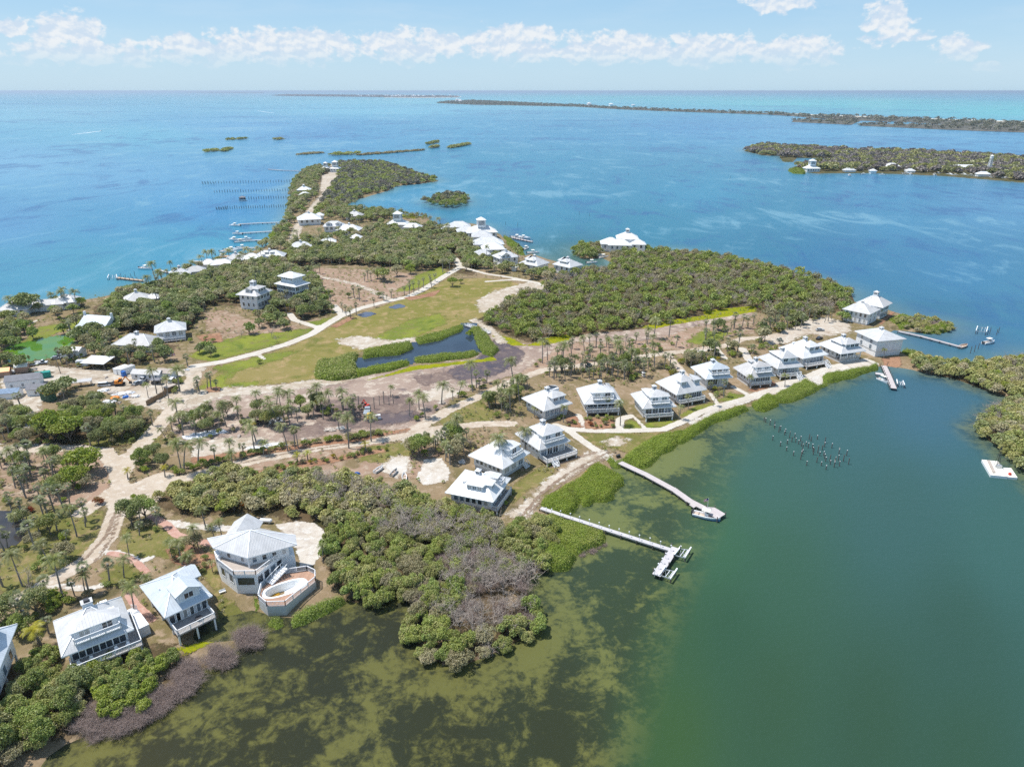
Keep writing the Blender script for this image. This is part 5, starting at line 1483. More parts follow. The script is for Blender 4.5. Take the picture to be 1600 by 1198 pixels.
def tube_np(paths):
 """paths: list of (points, radii); three-sided tubes"""
 V, F = [], []
 base = 0
 for pts, rad in paths:
  pts = np.asarray(pts, float)
  n = len(pts)
  d = np.gradient(pts, axis=0)
  d /= np.linalg.norm(d, axis=1, keepdims=True) + 1e-9
  s = np.cross(d, np.array([0.31, 0.17, 0.93]))
  s /= np.linalg.norm(s, axis=1, keepdims=True) + 1e-9
  u = np.cross(d, s)
  for k in range(3):
   a = 2.094 * k
   V.append(pts + (s * math.cos(a) + u * math.sin(a)) * np.asarray(rad)[:, None])
  for i in range(n - 1):
   for k in range(3):
    k2 = (k + 1) % 3
    F.append((base + k * n + i, base + k2 * n + i, base + k2 * n + i + 1, base + k * n + i + 1))
  base += 3 * n
 return np.concatenate(V), np.array(F)
def branch_paths(rng, h, spread, n1, n2, r0, droop=0.0, n3=0):
 P_ = []
 tr = np.array([[0, 0, -.4], [rng.uniform(-.2, .2), rng.uniform(-.2, .2), h * .25], [rng.uniform(-.4, .4), rng.uniform(-.4, .4), h * .5]])
 P_.append((tr, [r0, r0 * .8, r0 * .6]))
 for i in range(n1):
  a = rng.uniform(0, 6.283)
  st = tr[1] + (tr[2] - tr[1]) * rng.uniform(0, 1)
  e = st + np.array([math.cos(a) * spread * rng.uniform(.5, 1), math.sin(a) * spread * rng.uniform(.5, 1), h * rng.uniform(.15, .5) - droop])
  mid = (st + e) / 2 + rng.normal(size=3) * .25
  P_.append((np.array([st, mid, e]), [r0 * .5, r0 * .35, r0 * .15]))
  for j in range(n2):
   q = st + (e - st) * rng.uniform(.35, 1)
   e2 = q + np.array([rng.normal() * spread * .4, rng.normal() * spread * .4, h * rng.uniform(-.05, .25) - droop * .5])
   P_.append((np.array([q, (q + e2) / 2 + rng.normal(size=3) * .12, e2]), [r0 * .25, r0 * .18, r0 * .08]))
   for k in range(n3):
    q3 = q + (e2 - q) * rng.uniform(.3, 1)
    e3 = q3 + rng.normal(size=3) * spread * .2 + np.array([0, 0, .15])
    P_.append((np.array([q3, e3]), [r0 * .14, r0 * .06]))
 return P_
# ---- prototypes: name -> list of (crown mesh, trunk mesh, crown radius)
def tree_meshes(kind, seed, leaf, n, R, Hc, z0, m, lobes, tr, dens=1.0, limbs=5, aspect=.7, shell=.75, lobe_r=.5):
 rng = np.random.default_rng(seed)
 c, nr, lb = crown_pts(rng, n, R, Hc, z0, lobes, shell, lobe_r)
 v, f = rot_quads(c, nr, np.full(n, leaf), rng, 0.55, aspect)
 cm = mesh_np(kind + '_crown', v, [f], [m], None, tint_attr(lb, rng, n))
 Pt = []
 hh = z0 + Hc * .45
 Pt.append((np.array([[0, 0, -.6], [rng.normal() * .15, rng.normal() * .15, z0 * .6], [rng.normal() * .3, rng.normal() * .3, hh]]), [tr, tr * .8, tr * .5]))
 for k in range(limbs):
  a = 6.283 * (k + rng.uniform(0, .6)) / limbs
  Pt.append((np.array([[0, 0, z0 * .55 + rng.uniform(0, .4)], [math.cos(a) * R * .3, math.sin(a) * R * .3, z0 + Hc * .2], [math.cos(a) * R * .7, math.sin(a) * R * .7, z0 + Hc * rng.uniform(.35, .6)]]), [tr * .6, tr * .4, tr * .15]))
 tv, tf = tube_np(Pt)
 tm = mesh_np(kind + '_trunk', tv, [tf], [M_BARK], None, None, True)
 return cm, tm
def frond_palm(seed, h, lean, nf=17, L=2.9, yellow=False):
 rng = np.random.default_rng(seed)
 V, F3, T = [], [], []
 top = np.array([lean * h * .35, 0, h])
 def addtri(a, b, c, t):
  i = len(V)
  V.extend([a, b, c])
  F3.append((i, i + 1, i + 2))
  T.append(t)
 for k in range(nf):
  a = 6.283 * k / nf * 2.4 + rng.uniform(-.25, .25)
  e0 = math.radians(rng.uniform(62, 78) - 82 * (k / nf))
  ll = L * rng.uniform(.85, 1.1)
  pts = []
  p_ = top.copy()
  e = e0
  ns = 7
  for s in range(ns + 1):
   pts.append(p_.copy())
   p_ = p_ + np.array([math.cos(a) * math.cos(e), math.sin(a) * math.cos(e), math.sin(e)]) * ll / ns
   e -= math.radians(9 + 5 * s * (0.6 if e > 0 else .35))
  pts = np.array(pts)
  side = np.array([-math.sin(a), math.cos(a), 0])
  old = rng.uniform(0, .5) + .5 * (k / nf)
  for s in range(ns):
   t0 = s / ns
   for j in range(2):
    q = pts[s] + (pts[s + 1] - pts[s]) * (j * .5)
    q1 = pts[s] + (pts[s + 1] - pts[s]) * (j * .5 + .34)
    w = ll * .27 * math.sin(math.pi * min(1, t0 * .85 + .16)) + .06
    dr = pts[s + 1] - pts[s]
    dr = dr / (np.linalg.norm(dr) + 1e-9)
    for sg in (-1, 1):
     tip = q1 + side * sg * w + dr * w * .55 - np.array([0, 0, w * (.35 + .3 * rng.uniform())])
     addtri(q, q1 + (q1 - q) * .25, tip, old)
 n = len(F3)
 rng2 = np.random.default_rng(seed + 1)
 at = {'tint': ('FACE', 'FLOAT', rng2.uniform(0, 1, n)), 'tint2': ('FACE', 'FLOAT', np.array(T) * .94)}
 cm = mesh_np('coconut_palm_crown', np.array(V), [np.array(F3)], [L_YELL if yellow else L_PALM], None, at)
 mb = MB()
 prev = Vector((0, 0, -.5))
 for s in range(1, 7):
  tt = s / 6
  cur = Vector((lean * h * .35 * tt ** 1.7, 0, h * tt))
  mb.cyl(prev, cur, .24 - .13 * (s - 1) / 6, .24 - .13 * s / 6, 7, 0, s == 6)
  prev = cur
 tm = mb.mesh('coconut_palm_trunk', [M_PTRUNK])
 return cm, tm
def fan_palm(seed, h, nf=30, L=1.25, R=.55):
 rng = np.random.default_rng(seed)
 V, F3, T = [], [], []
 for k in range(nf):
  d = rng.normal(size=3)
  d[2] = d[2] * .8 + .15
  d /= np.linalg.norm(d)
  c = np.array([0, 0, h]) + d * L * rng.uniform(.7, 1.0)
  s = np.cross(d, [0, 0, 1.0])
  s /= np.linalg.norm(s) + 1e-9
  u = np.cross(s, d)
  old = rng.uniform(0, .5) + (0.55 if d[2] < -.35 else 0)
  base = c - d * R * .5
  nt = 7
  for j in range(nt):
   a0 = math.radians(-105 + 210 * j / nt)
   a1 = math.radians(-105 + 210 * (j + .8) / nt)
   am = (a0 + a1) / 2
   r = R * rng.uniform(.9, 1.25)
   def pt(a, rr):
    return base + (d * math.cos(a) + s * math.sin(a)) * rr + u * (-.12 * rr) - np.array([0, 0, .10 * rr])
   i = len(V)
   V.extend([base, pt(a0, r * .6), pt(am, r * 1.25), pt(a1, r * .6)])
   F3.append((i, i + 1, i + 2, i + 3))
   T.append(old)
 n = len(F3)
 at = {'tint': ('FACE', 'FLOAT', rng.uniform(0, 1, n)), 'tint2': ('FACE', 'FLOAT', np.clip(np.array(T) * .94, 0, 1))}
 cm = mesh_np('fan_palm_crown', np.array(V), [np.array(F3)], [L_SABAL], None, at)
 mb = MB()
 lx, ly = rng.uniform(-.3, .3), rng.uniform(-.3, .3)
 mb.cyl((lx, ly, -.5), (0, 0, h * .8), .21, .17, 7, 0, False)
 mb.cyl((0, 0, h * .8), (0, 0, h), .2, .24, 7, 0, True)
 return cm, mb.mesh('fan_palm_trunk', [M_PTRUNK])
PROTO = {}
for i in range(5):
 PROTO.setdefault(('broadleaf_tree', 0), []).append(tree_meshes('broadleaf_tree', 100 + i, .34, 3400, 3.4, 4.8, 1.7, [L_DARK, L_MID, L_DARK, L_MID, L_OLIVE][i], 13, .22, shell=.6, lobe_r=.36))
 PROTO.setdefault(('broadleaf_tree', 1), []).append(tree_meshes('broadleaf_tree', 120 + i, .85, 620, 3.3, 4.6, 1.7, [L_DARK, L_DARK, L_MID, L_DARK, L_OLIVE][i], 8, .22))
 PROTO.setdefault(('mangrove_tree', 0), []).append(tree_meshes('mangrove_tree', 140 + i, .27, 2800, 2.3, 3.4, .4, [L_MANG, L_MID, L_MANG, L_OLIVE, L_MANG][i], 14, .12, limbs=6, shell=.55, lobe_r=.34))
 PROTO.setdefault(('mangrove_tree', 1), []).append(tree_meshes('mangrove_tree', 160 + i, .55, 620, 2.4, 3.6, .6, [L_MANG, L_MANG, L_OLIVE, L_MANG, L_DARK][i], 7, .12))
 PROTO.setdefault(('shrub', 0), []).append(tree_meshes('shrub', 180 + i, .24, 800, 1.25, 1.9, .15, [L_MID, L_MANG, L_BRIGHT, L_OLIVE, L_MID][i], 6, .06, limbs=4))
 PROTO.setdefault(('coconut_palm', 0), []).append(frond_palm(200 + i, 6.5 + .7 * i, [.1, .35, -.2, .5, 0][i]))
 PROTO.setdefault(('fan_palm', 0), []).append(fan_palm(220 + i, 4.2 + .5 * i))
PROTO[('yellow_palm', 0)] = [frond_palm(240 + i, 3.0 + .4 * i, .15, 13, 1.9, True) for i in range(3)]
PROTO[('bright_tree', 0)] = [tree_meshes('bright_tree', 260 + i, .46, 2300, 3.6, 5.0, 1.4, L_BRIGHT, 10, .24) for i in range(3)]
PROTO[('bright_shrub', 0)] = [tree_meshes('bright_shrub', 270 + i, .30, 620, 1.4, 1.8, .1, L_BRIGHT, 6, .06, limbs=3) for i in range(3)]
PROTO[('silver_palm', 0)] = [(lambda a: a)(tree_meshes('silver_palm', 280 + i, .8, 160, 1.5, 2.6, .6, L_SILV, 5, .14, limbs=3, aspect=.35)) for i in range(2)]
PROTO[('flowering_shrub', 0)] = [tree_meshes('flowering_shrub', 290 + i, .30, 520, 1.3, 1.8, .1, L_RED, 6, .06, limbs=3) for i in range(2)]
PROTO[('yellow_shrub', 0)] = [tree_meshes('yellow_shrub', 295 + i, .30, 520, 1.2, 1.8, .1, L_YELL, 6, .06, limbs=3) for i in range(2)]
def bare_mesh(seed, h, sp_, n1, n2, r0, m, n3=2, droop=0.0):
 v, f = tube_np(branch_paths(np.random.default_rng(seed), h, sp_, n1, n2, r0, droop, n3))
 return mesh_np('bare_branches', v, [f], [m], None, None, True)
BARE = [bare_mesh(300 + i, 4.6, 2.1, 8, 5, .11, M_TWIG) for i in range(5)]
DEADP = [bare_mesh(320 + i, 2.6, 1.9, 26, 9, .055, M_TWIGP, 3, .25) for i in range(4)]
TALLDEAD = [bare_mesh(340 + i, 8.5, 1.6, 7, 4, .16, M_TWIG) for i in range(3)]
# ---- where they grow
PLANTS = []         # dict(kind, x, y, s, note)
TAKEN = {}
def roadness(x, y):
 r = np.full(np.shape(x), -99.0)
 for nme, sd in SHEETS:
  if nme in ('dirt_road', 'shell_road', 'promenade', 'brick_path', 'side_path', 'white_sand', 'causeway', 'wheel_track'):
   r = np.maximum(r, sd(x, y))
 return r
OPEN = [sd for nme, sd in SHEETS if nme in ('golf_lawn', 'mud_flat', 'sand_flat', 'lawn', 'lagoon_water', 'green_pond_water', 'pond_water')]
def house_clear(x, y, pad):
 for hx, hy, r, rot, w, d in HOUSES:
  dx, dy = x - hx, y - hy
  c, s = math.cos(rot), math.sin(rot)
  u, v = abs(dx * c + dy * s), abs(-dx * s + dy * c)
  if u < w / 2 + pad and v < d / 2 + pad:
   return False
 return True
def scatter(kinds, polys, gap, seed, road=0.6, scale=(.8, 1.2), open_ok=False, pad=0.8, jitter=1.0, land=0.5, keep=1.0, note=None, line_clear=True, landf=None):
 """dart-thrown plants inside pixel outlines: kinds = [(kind, weight)]"""
 rng = np.random.default_rng(seed)
 names, wts = [k for k, _ in kinds], np.array([w for _, w in kinds], float)
 wts /= wts.sum()
 n0 = len(PLANTS)
 for poly in polys:
  p_ = W(poly, 0.9)
  x0, y0 = p_.min(0)
  x1, y1 = p_.max(0)
  # hexagonal jittered lattice
  nx, ny = int((x1 - x0) / gap) + 2, int((y1 - y0) / (gap * .87)) + 2
  if nx * ny > 40000:
   continue
  X, Y = np.meshgrid(np.arange(nx) * gap + x0, np.arange(ny) * gap * .87 + y0)
  X = X + (np.arange(ny)[:, None] % 2) * gap / 2
  X = (X + rng.uniform(-.42, .42, X.shape) * gap * jitter).ravel()
  Y = (Y + rng.uniform(-.42, .42, Y.shape) * gap * jitter).ravel()
  ok = (sdf_poly(X, Y, p_) > 0) & (rng.uniform(size=X.shape) < keep)
  X, Y = X[ok], Y[ok]
  if not len(X):
   continue
  ok = (landf or land_sdf_main)(X, Y) > land
  ok &= roadness(X, Y) < -road
  if not open_ok:
   for sd in OPEN:
    ok &= sd(X, Y) < 0
  X, Y = X[ok], Y[ok]
  ks = rng.choice(len(names), len(X), p=wts)
  for x, y, k in zip(X, Y, ks):
   if not house_clear(x, y, pad):
    continue
   PLANTS.append(dict(kind=names[k], x=float(x), y=float(y), s=float(rng.uniform(*scale)), note=note))
 return len(PLANTS) - n0
def at(kind, pts, s=1.0, z=0.9):
 for q in pts:
  x, y = g(q[0], q[1], z)
  if sdf_poly(np.array([x]), np.array([y]), LAND)[0] < .6:
   continue
  PLANTS.append(dict(kind=kind, x=x, y=y, s=(q[2] if len(q) > 2 else s), note=None))
WOOD_N = [[(225, 456), (330, 428), (420, 408), (470, 392), (560, 385), (640, 376), (700, 378), (770, 398), (735, 425), (690, 418), (655, 424), (560, 414), (500, 414), (470, 418), (500, 440), (505, 470), (520, 490), (470, 502), (440, 488), (430, 478), (345, 470), (322, 485), (290, 518), (200, 520), (150, 500), (190, 468)]]
scatter([('broadleaf_tree', 8), ('fan_palm', 1.2), ('coconut_palm', .8)], WOOD_N, 5.4, 1, scale=(.75, 1.2), pad=1.5)
scatter([('broadleaf_tree', 6), ('fan_palm', 2), ('coconut_palm', .6)], [[(405, 385), (440, 360), (452, 340), (465, 350), (455, 372), (470, 378), (520, 372), (560, 366), (600, 352), (680, 356), (720, 368), (700, 378), (560, 384), (470, 392), (430, 400)], [(500, 345), (530, 330), (545, 324), (600, 333), (640, 338), (600, 345), (560, 350), (530, 345)]], 6.5, 2, keep=.8, pad=1.2)
scatter([('broadleaf_tree', 5), ('mangrove_tree', 4)], [[(460, 282), (478, 268), (500, 262), (508, 268), (498, 280), (492, 300), (470, 325), (450, 345), (447, 330), (452, 305)]], 6, 3, pad=0, scale=(.9, 1.2), land=1)
scatter([('broadleaf_tree', 1), ('fan_palm', 1)], [[(480, 300), (505, 290), (512, 278), (505, 305), (488, 325), (476, 345), (468, 340)]], 7, 4, keep=.7)
MW = [[(735, 502), (760, 480), (800, 462), (850, 442), (890, 428), (915, 424), (950, 422), (965, 410), (1000, 408), (1040, 398), (1100, 398), (1160, 410), (1275, 436), (1330, 460), (1326, 480), (1290, 492), (1250, 500), (1180, 484), (1150, 478), (1080, 496), (1000, 512), (950, 520), (880, 528), (830, 533), (790, 520)]]
scatter([('mangrove_wood', 1)], MW, 4.4, 5, scale=(.7, 1.15), land=1.0, road=.2, pad=1)
scatter([('mangrove_wood', 1)], [[(505, 262), (530, 255), (565, 253), (600, 254), (650, 272), (688, 283), (655, 287), (610, 296), (580, 303), (552, 313), (540, 325), (510, 345), (495, 340), (492, 320), (505, 300), (515, 280)]], 8.0, 6, scale=(1.1, 1.5), land=.5, road=.3)
scatter([('mangrove_wood', 1)], [[(1160, 238), (1190, 228), (1260, 232), (1320, 236), (1440, 240), (1500, 243), (1620, 250), (1900, 262), (1900, 308), (1600, 283), (1540, 277), (1510, 270), (1480, 271), (1420, 269), (1360, 267.5), (1300, 268), (1250, 265), (1240, 262), (1300, 254), (1245, 246), (1220, 246)]], 14, 7, scale=(1.9, 2.7), landf=lambda x, y: sdf_poly(x, y, LANDS[2]), land=2, pad=1)
scatter([('mangrove_wood', 1)], [ISLETS_PX['a']], 6.5, 8, scale=(1.0, 1.5), landf=lambda x, y: sdf_poly(x, y, LANDS[1]), land=.3)
scatter([('mangrove_wood', 1)], [[(560, 323), (600, 329), (650, 337), (672, 337), (674, 344), (650, 344), (600, 337), (562, 331)]], 5, 9, scale=(.5, .75))
scatter([('mangrove_wood', 1)], [[(894, 394), (905, 386), (940, 383), (945, 396), (935, 404), (905, 404)], [(956, 400), (1000, 395), (1008, 388), (1030, 397), (1016, 412), (990, 414), (955, 418)], [(1008, 388), (1020, 392), (1045, 394), (1045, 402), (1020, 404)]], 4.4, 10, land=.2, scale=(.9, 1.2), pad=0)
# near mangroves
NEARW = [[(232, 785), (330, 745), (440, 741), (560, 752), (660, 778), (700, 798), (780, 826), (850, 812), (880, 822), (860, 870), (840, 905), (800, 912), (760, 900), (700, 860), (640, 850), (560, 945), (530, 930), (512, 890), (508, 830), (430, 806), (300, 800)]]
scatter([('mangrove_tree', 9), ('bright_mangrove', 2)], NEARW, 3.6, 11, scale=(.7, 1.3), road=.0, pad=1.0)
scatter([('mangrove_tree', 1)], [[(560, 945), (640, 850), (700, 860), (760, 905), (700, 960), (690, 1000), (730, 1000), (790, 990), (830, 950), (850, 950), (840, 992), (790, 1028), (720, 1050), (660, 1038), (636, 1012), (634, 975), (645, 955), (622, 936), (590, 948)]], 3.3, 12, scale=(.75, 1.2), road=.0, keep=.93, land=-.6)
scatter([('mangrove_tree', 6), ('broadleaf_tree', 3)], [[(-100, 1060), (10, 1100), (60, 1040), (100, 1030), (130, 1070), (120, 1130), (70, 1170), (20, 1200), (-100, 1250)]], 3.2, 13, scale=(.7, 1.1), land=.0, pad=.4)
scatter([('bright_mangrove', 1)], [[(125, 1070), (160, 1045), (230, 1030), (270, 1024), (275, 1045), (255, 1075), (225, 1110), (180, 1120), (150, 1110)]], 3.0, 14, scale=(.85, 1.25), land=.0, pad=0)
scatter([('mangrove_tree', 5), ('bright_mangrove', 1)], [[(1415, 557), (1457, 566), (1500, 572), (1560, 568), (1700, 560), (1900, 640), (1900, 820), (1700, 800), (1590, 730), (1535, 690), (1515, 670), (1545, 652), (1566, 630), (1560, 618), (1500, 596), (1440, 580)]], 4.2, 15, scale=(.9, 1.3), land=.2, pad=0)
scatter([('mangrove_tree', 1)], [[(1395, 500), (1437, 496), (1484, 503), (1495, 515), (1480, 520), (1440, 520), (1405, 512)]], 4.0, 16, scale=(.5, .75), land=.0, pad=0)
# palms
scatter([('coconut_palm', 3), ('fan_palm', 1), ('broadleaf_tree', 1.5), ('shrub', 3)], [[(245, 665), (330, 650), (480, 632), (520, 640), (480, 662), (400, 672), (300, 690), (250, 695)]], 4.6, 21, open_ok=True, scale=(.75, 1.05))
at('coconut_palm', [(505, 655), (520, 648), (498, 640), (530, 672), (545, 700), (580, 690), (610, 620, .9), (640, 650), (655, 640), (690, 632), (665, 655), (450, 705), (412, 712), (398, 706), (365, 735), (545, 690), (466, 700)])
scatter([('fan_palm', 2), ('shrub', 3), ('coconut_palm', .4)], [[(500, 640), (560, 635), (580, 645), (560, 655), (505, 655)], [(640, 660), (700, 630), (740, 600), (770, 590), (760, 605), (720, 630), (670, 668)]], 3.6, 22, open_ok=True)
scatter([('shrub', 5), ('fan_palm', 1), ('coconut_palm', .5)], [[(250, 740), (330, 722), (400, 708), (470, 694), (540, 684), (600, 676), (640, 666), (640, 671), (600, 683), (540, 691), (470, 701), (400, 716), (330, 732), (260, 752)]], 2.0, 23, open_ok=True, scale=(.8, 1.2))
scatter([('shrub', 4), ('yellow_shrub', .6)], [[(400, 735), (470, 722), (540, 712), (605, 699), (606, 704), (540, 719), (470, 730), (405, 744)]], 2.4, 24, open_ok=True, scale=(.55, .85))
at('yellow_palm', [(465, 722), (572, 706), (481, 718), (305, 668), (320, 655), (495, 640), (680, 695), (200, 748, .9), (258, 745), (65, 1012, 1.3)])
scatter([('fan_palm', 5), ('shrub', 3), ('coconut_palm', 1.5), ('broadleaf_tree', 1)], [[(660, 690), (700, 672), (720, 690), (740, 700), (720, 720), (700, 730), (680, 712), (655, 716), (640, 720), (640, 700)], [(770, 600), (800, 596), (830, 600), (815, 625), (800, 655), (775, 655), (760, 630)], [(840, 585), (900, 572), (960, 566), (1010, 560), (1030, 575), (1000, 596), (960, 600), (905, 590), (870, 600)]], 3.6, 25, pad=.8)
scatter([('fan_palm', 3), ('shrub', 2), ('coconut_palm', 1.2)], [[(770, 580), (850, 560), (930, 555), (1000, 545), (1060, 535), (1075, 542), (1030, 551), (930, 566), (850, 574), (800, 590)], [(880, 545), (960, 538), (1060, 520), (1060, 530), (960, 548), (890, 556)]], 4.8, 26, keep=.8)
scatter([('shrub', 3), ('fan_palm', 1), ('broadleaf_tree', .5), ('yellow_shrub', .4)], [[(1035, 575), (1080, 555), (1130, 548), (1165, 545), (1180, 555), (1130, 562), (1080, 575), (1060, 580), (1045, 590)], [(1180, 520), (1220, 512), (1260, 500), (1255, 510), (1215, 535), (1185, 545)], [(1100, 610), (1150, 602), (1160, 610), (1130, 622), (1112, 620)]], 2.7, 27)
scatter([('fan_palm', 5), ('shrub', 2), ('broadleaf_tree', 1)], [[(1195, 500), (1230, 488), (1290, 500), (1300, 492), (1330, 484), (1332, 500), (1310, 506), (1270, 502), (1235, 520), (1200, 524)], [(1085, 520), (1180, 506), (1180, 515), (1100, 540)]], 4.8, 28, keep=.85, open_ok=True)
scatter([('shrub', 1)], [[(1150, 545), (1210, 540), (1215, 548), (1160, 556)], [(1080, 640), (1118, 628), (1122, 636), (1090, 645)], [(868, 650), (900, 650), (905, 665), (880, 668)], [(912, 652), (962, 650), (965, 668), (914, 670)], [(1000, 650), (1006, 660), (990, 645)], [(795, 770), (806, 755), (808, 765), (795, 790), (782, 795)]], 2.6, 29, keep=.6, scale=(.5, .9), pad=.3)
scatter([('silver_palm', 1)], [[(1190, 532), (1215, 528), (1230, 538), (1200, 542)], [(905, 572), (920, 568), (922, 582), (908, 584)]], 3.2, 30)
# along the shell road
at('fan_palm', [(535, 488, .9), (541, 493), (548, 497), (556, 492), (562, 470, 1.3), (553, 466, 1.2), (575, 438, 1.1), (570, 440), (580, 440), (632, 462), (640, 460), (646, 458), (655, 455), (662, 450), (672, 444), (680, 440), (674, 450), (692, 426, 1.3), (703, 422, 1.3), (710, 420, 1.4), (585, 480), (605, 472), (500, 428), (490, 426), (480, 432), (515, 470), (518, 478), (312, 612, 1.2), (307, 614), (331, 608, 1.2), (325, 607), (338, 609), (294, 572, 1.2), (1262, 500), (1270, 505)])
at('fan_palm', [(690, 700), (240, 665), (222, 670), (612, 466), (599, 470), (640, 452)])
at('coconut_palm', [(264, 626, 1.2), (281, 612, 1.3), (245, 615), (232, 622, .8), (105, 475), (243, 438, 1.2), (255, 445), (262, 440), (270, 432), (325, 414, 1.2), (432, 400), (395, 410), (410, 412), (447, 385, 1.1), (460, 388), (424, 395), (230, 458, 1.2), (240, 462), (250, 455), (400, 690), (438, 668, 1.1), (453, 664)])
# bare stems on the mud
# left side gardens
scatter([('fan_palm', 6), ('coconut_palm', 1.4), ('shrub', 2), ('broadleaf_tree', .8)], [[(0, 720), (60, 712), (120, 715), (150, 745), (130, 790), (60, 790), (0, 790)], [(0, 790), (110, 795), (150, 810), (120, 850), (60, 860), (40, 850), (0, 880)], [(0, 900), (40, 890), (100, 850), (130, 860), (90, 890), (30, 925), (0, 940)]], 4.6, 31, keep=.72)
scatter([('fan_palm', 3), ('coconut_palm', 1), ('shrub', 5), ('bright_shrub', 1), ('broadleaf_tree', 1)], [[(0, 950), (50, 935), (100, 925), (170, 905), (190, 915), (140, 935), (95, 945), (60, 985), (40, 1010), (0, 985)], [(40, 1000), (75, 980), (95, 1020), (70, 1040), (40, 1030)]], 3.3, 32, pad=.5, road=.2)
scatter([('bright_shrub', 1)], [[(55, 930), (85, 925), (105, 945), (80, 955), (60, 945)]], 2.0, 33, pad=0)
scatter([('broadleaf_tree', 2), ('fan_palm', 4), ('shrub', 4)], [[(190, 700), (235, 690), (250, 720), (235, 750), (205, 770), (200, 800), (225, 815), (240, 800), (260, 775), (245, 760), (215, 745), (195, 730)], [(185, 800), (235, 805), (260, 830), (230, 840), (195, 835)]], 3.8, 34, keep=.85)
scatter([('shrub', 3), ('coconut_palm', 1.4)], [[(262, 850), (300, 855), (335, 880), (335, 905), (305, 900), (270, 875)], [(460, 860), (500, 850), (505, 870), (480, 890), (465, 880)]], 3.6, 35, keep=.55, scale=(.5, .85), pad=.3)
at('coconut_palm', [(202, 868, .75), (232, 935, .8), (245, 933, .7), (194, 902, .6), (269, 872, .9), (285, 882, .9), (310, 856, .7), (296, 895, .9), (332, 893, .6), (505, 880, .75), (322, 826, .9), (335, 840, .8), (347, 838, .8), (211, 960, .8), (192, 925, .5), (134, 928, .8), (782, 735, 1.15), (1024, 672, .8)][:-1])
at('coconut_palm', [(820, 705, 1.0), (880, 660, .9), (1075, 640, .8), (1061, 655, .7), (1170, 607, .7), (1114, 635, .6), (835, 652, .6), (1361, 540, 1.0), (1226, 605, .6), (1381, 560, .5), (969, 665, .8), (945, 645, .8)])
scatter([('shrub', 2), ('broadleaf_tree', 1)], [[(285, 520), (330, 520), (350, 535), (300, 545)], [(380, 530), (430, 515), (450, 500), (470, 505), (430, 530), (390, 540)], [(400, 500), (440, 492), (450, 505), (420, 512)]], 6, 36, keep=.5)
at('broadleaf_tree', [(322, 550, .95), (330, 556, .8), (312, 552, .8), (390, 522, .9), (405, 512, .8), (600, 440, 1.5), (620, 432, 1.2), (590, 436, 1.2), (545, 465, .5), (592, 465, .6)])
at('coconut_palm', [(q[0], q[1], rnd.uniform(.9, 1.35)) for q in [(300, 427), (318, 420), (335, 417), (352, 414), (360, 411), (378, 409), (386, 408), (405, 406), (413, 404), (440, 397), (456, 392), (20, 492), (60, 484), (85, 480), (290, 434), (275, 438), (100, 482), (120, 480), (480, 385), (500, 380), (530, 372), (700, 372), (735, 392), (745, 400), (760, 408), (780, 412), (812, 420)]])
at('broadleaf_tree', [(q[0] + rnd.uniform(-5, 5), q[1] + rnd.uniform(-3, 4), rnd.uniform(.7, 1.1)) for q in [(285, 433), (300, 429), (315, 424), (330, 420), (345, 417), (362, 412), (380, 410), (398, 409), (415, 406), (430, 404), (445, 400), (460, 392), (476, 390), (30, 490), (62, 486), (90, 478), (110, 480), (715, 366), (725, 372), (732, 380), (738, 388), (742, 398), (756, 404), (772, 409), (783, 412), (800, 420), (822, 419), (845, 420), (868, 424), (895, 424), (600, 352), (615, 356), (632, 358), (650, 360), (512, 382), (535, 368), (560, 364), (530, 358)]])
scatter([('broadleaf_tree', 3), ('shrub', 5), ('fan_palm', 3), ('bright_shrub', .5)], [[(0, 715), (70, 710), (150, 715), (165, 745), (155, 790), (90, 850), (30, 915), (0, 930), (0, 860), (30, 850), (26, 805), (0, 790)], [(195, 830), (240, 812), (300, 850), (345, 880), (330, 905), (250, 880), (205, 868)], [(200, 690), (240, 665), (262, 690), (262, 735), (235, 745), (205, 730)]], 6.5, 51, keep=.6, scale=(.55, 1.0), pad=.6)
at('bright_tree', [(642, 428, 1.0), (128, 480, .9), (707, 448, .9), (85, 688, 1.6), (110, 690, 1.5), (145, 675, 1.2), (135, 740, 1.4), (118, 760, 1.2), (330, 440, .7), (165, 660, 1.0), (720, 443, .5)])
at('broadleaf_tree', [(45, 490, 2.0), (38, 520, 1.2), (52, 530, 1.0), (10, 525, 1.0), (115, 490, .9)])
at('bright_shrub', [(440, 478, 2.0), (455, 480, 1.9), (425, 484, 1.6), (475, 372, 1.7), (515, 462, 2.2), (430, 492, 1.7), (400, 492, 1.5), (405, 568, 1), (735, 525, 1.5)])
at('flowering_shrub', [(10, 565, 2.5), (155, 788, 1.2), (922, 665, 1.0), (32, 655, 1.4), (48, 800, .9), (418, 482, 1.2)])
scatter([('broadleaf_tree', 3), ('fan_palm', 1), ('shrub', 2)], [[(0, 560), (25, 560), (60, 572), (90, 570), (130, 545), (170, 535), (240, 545), (275, 548), (262, 566), (200, 572), (150, 565), (100, 580), (40, 580), (0, 582)], [(80, 490), (140, 505), (200, 520), (180, 545), (120, 540), (100, 525)], [(0, 505), (30, 495), (60, 515), (30, 545), (0, 550)]], 5.0, 37, keep=1, pad=1.0)
scatter([('broadleaf_tree', 5), ('fan_palm', 2), ('shrub', 2)], [[(0, 640), (40, 640), (55, 670), (90, 665), (120, 640), (150, 625), (170, 650), (215, 650), (235, 668), (200, 690), (185, 705), (100, 700), (0, 690)], [(65, 622), (110, 605), (120, 630), (90, 640)]], 4.6, 38, keep=.9, road=.3, open_ok=True)
scatter([('shrub', 1)], [[(270, 602), (290, 585), (300, 590), (290, 615), (275, 620)], [(232, 660), (260, 640), (268, 645), (240, 668)]], 2.6, 39, open_ok=True, scale=(.9, 1.3))
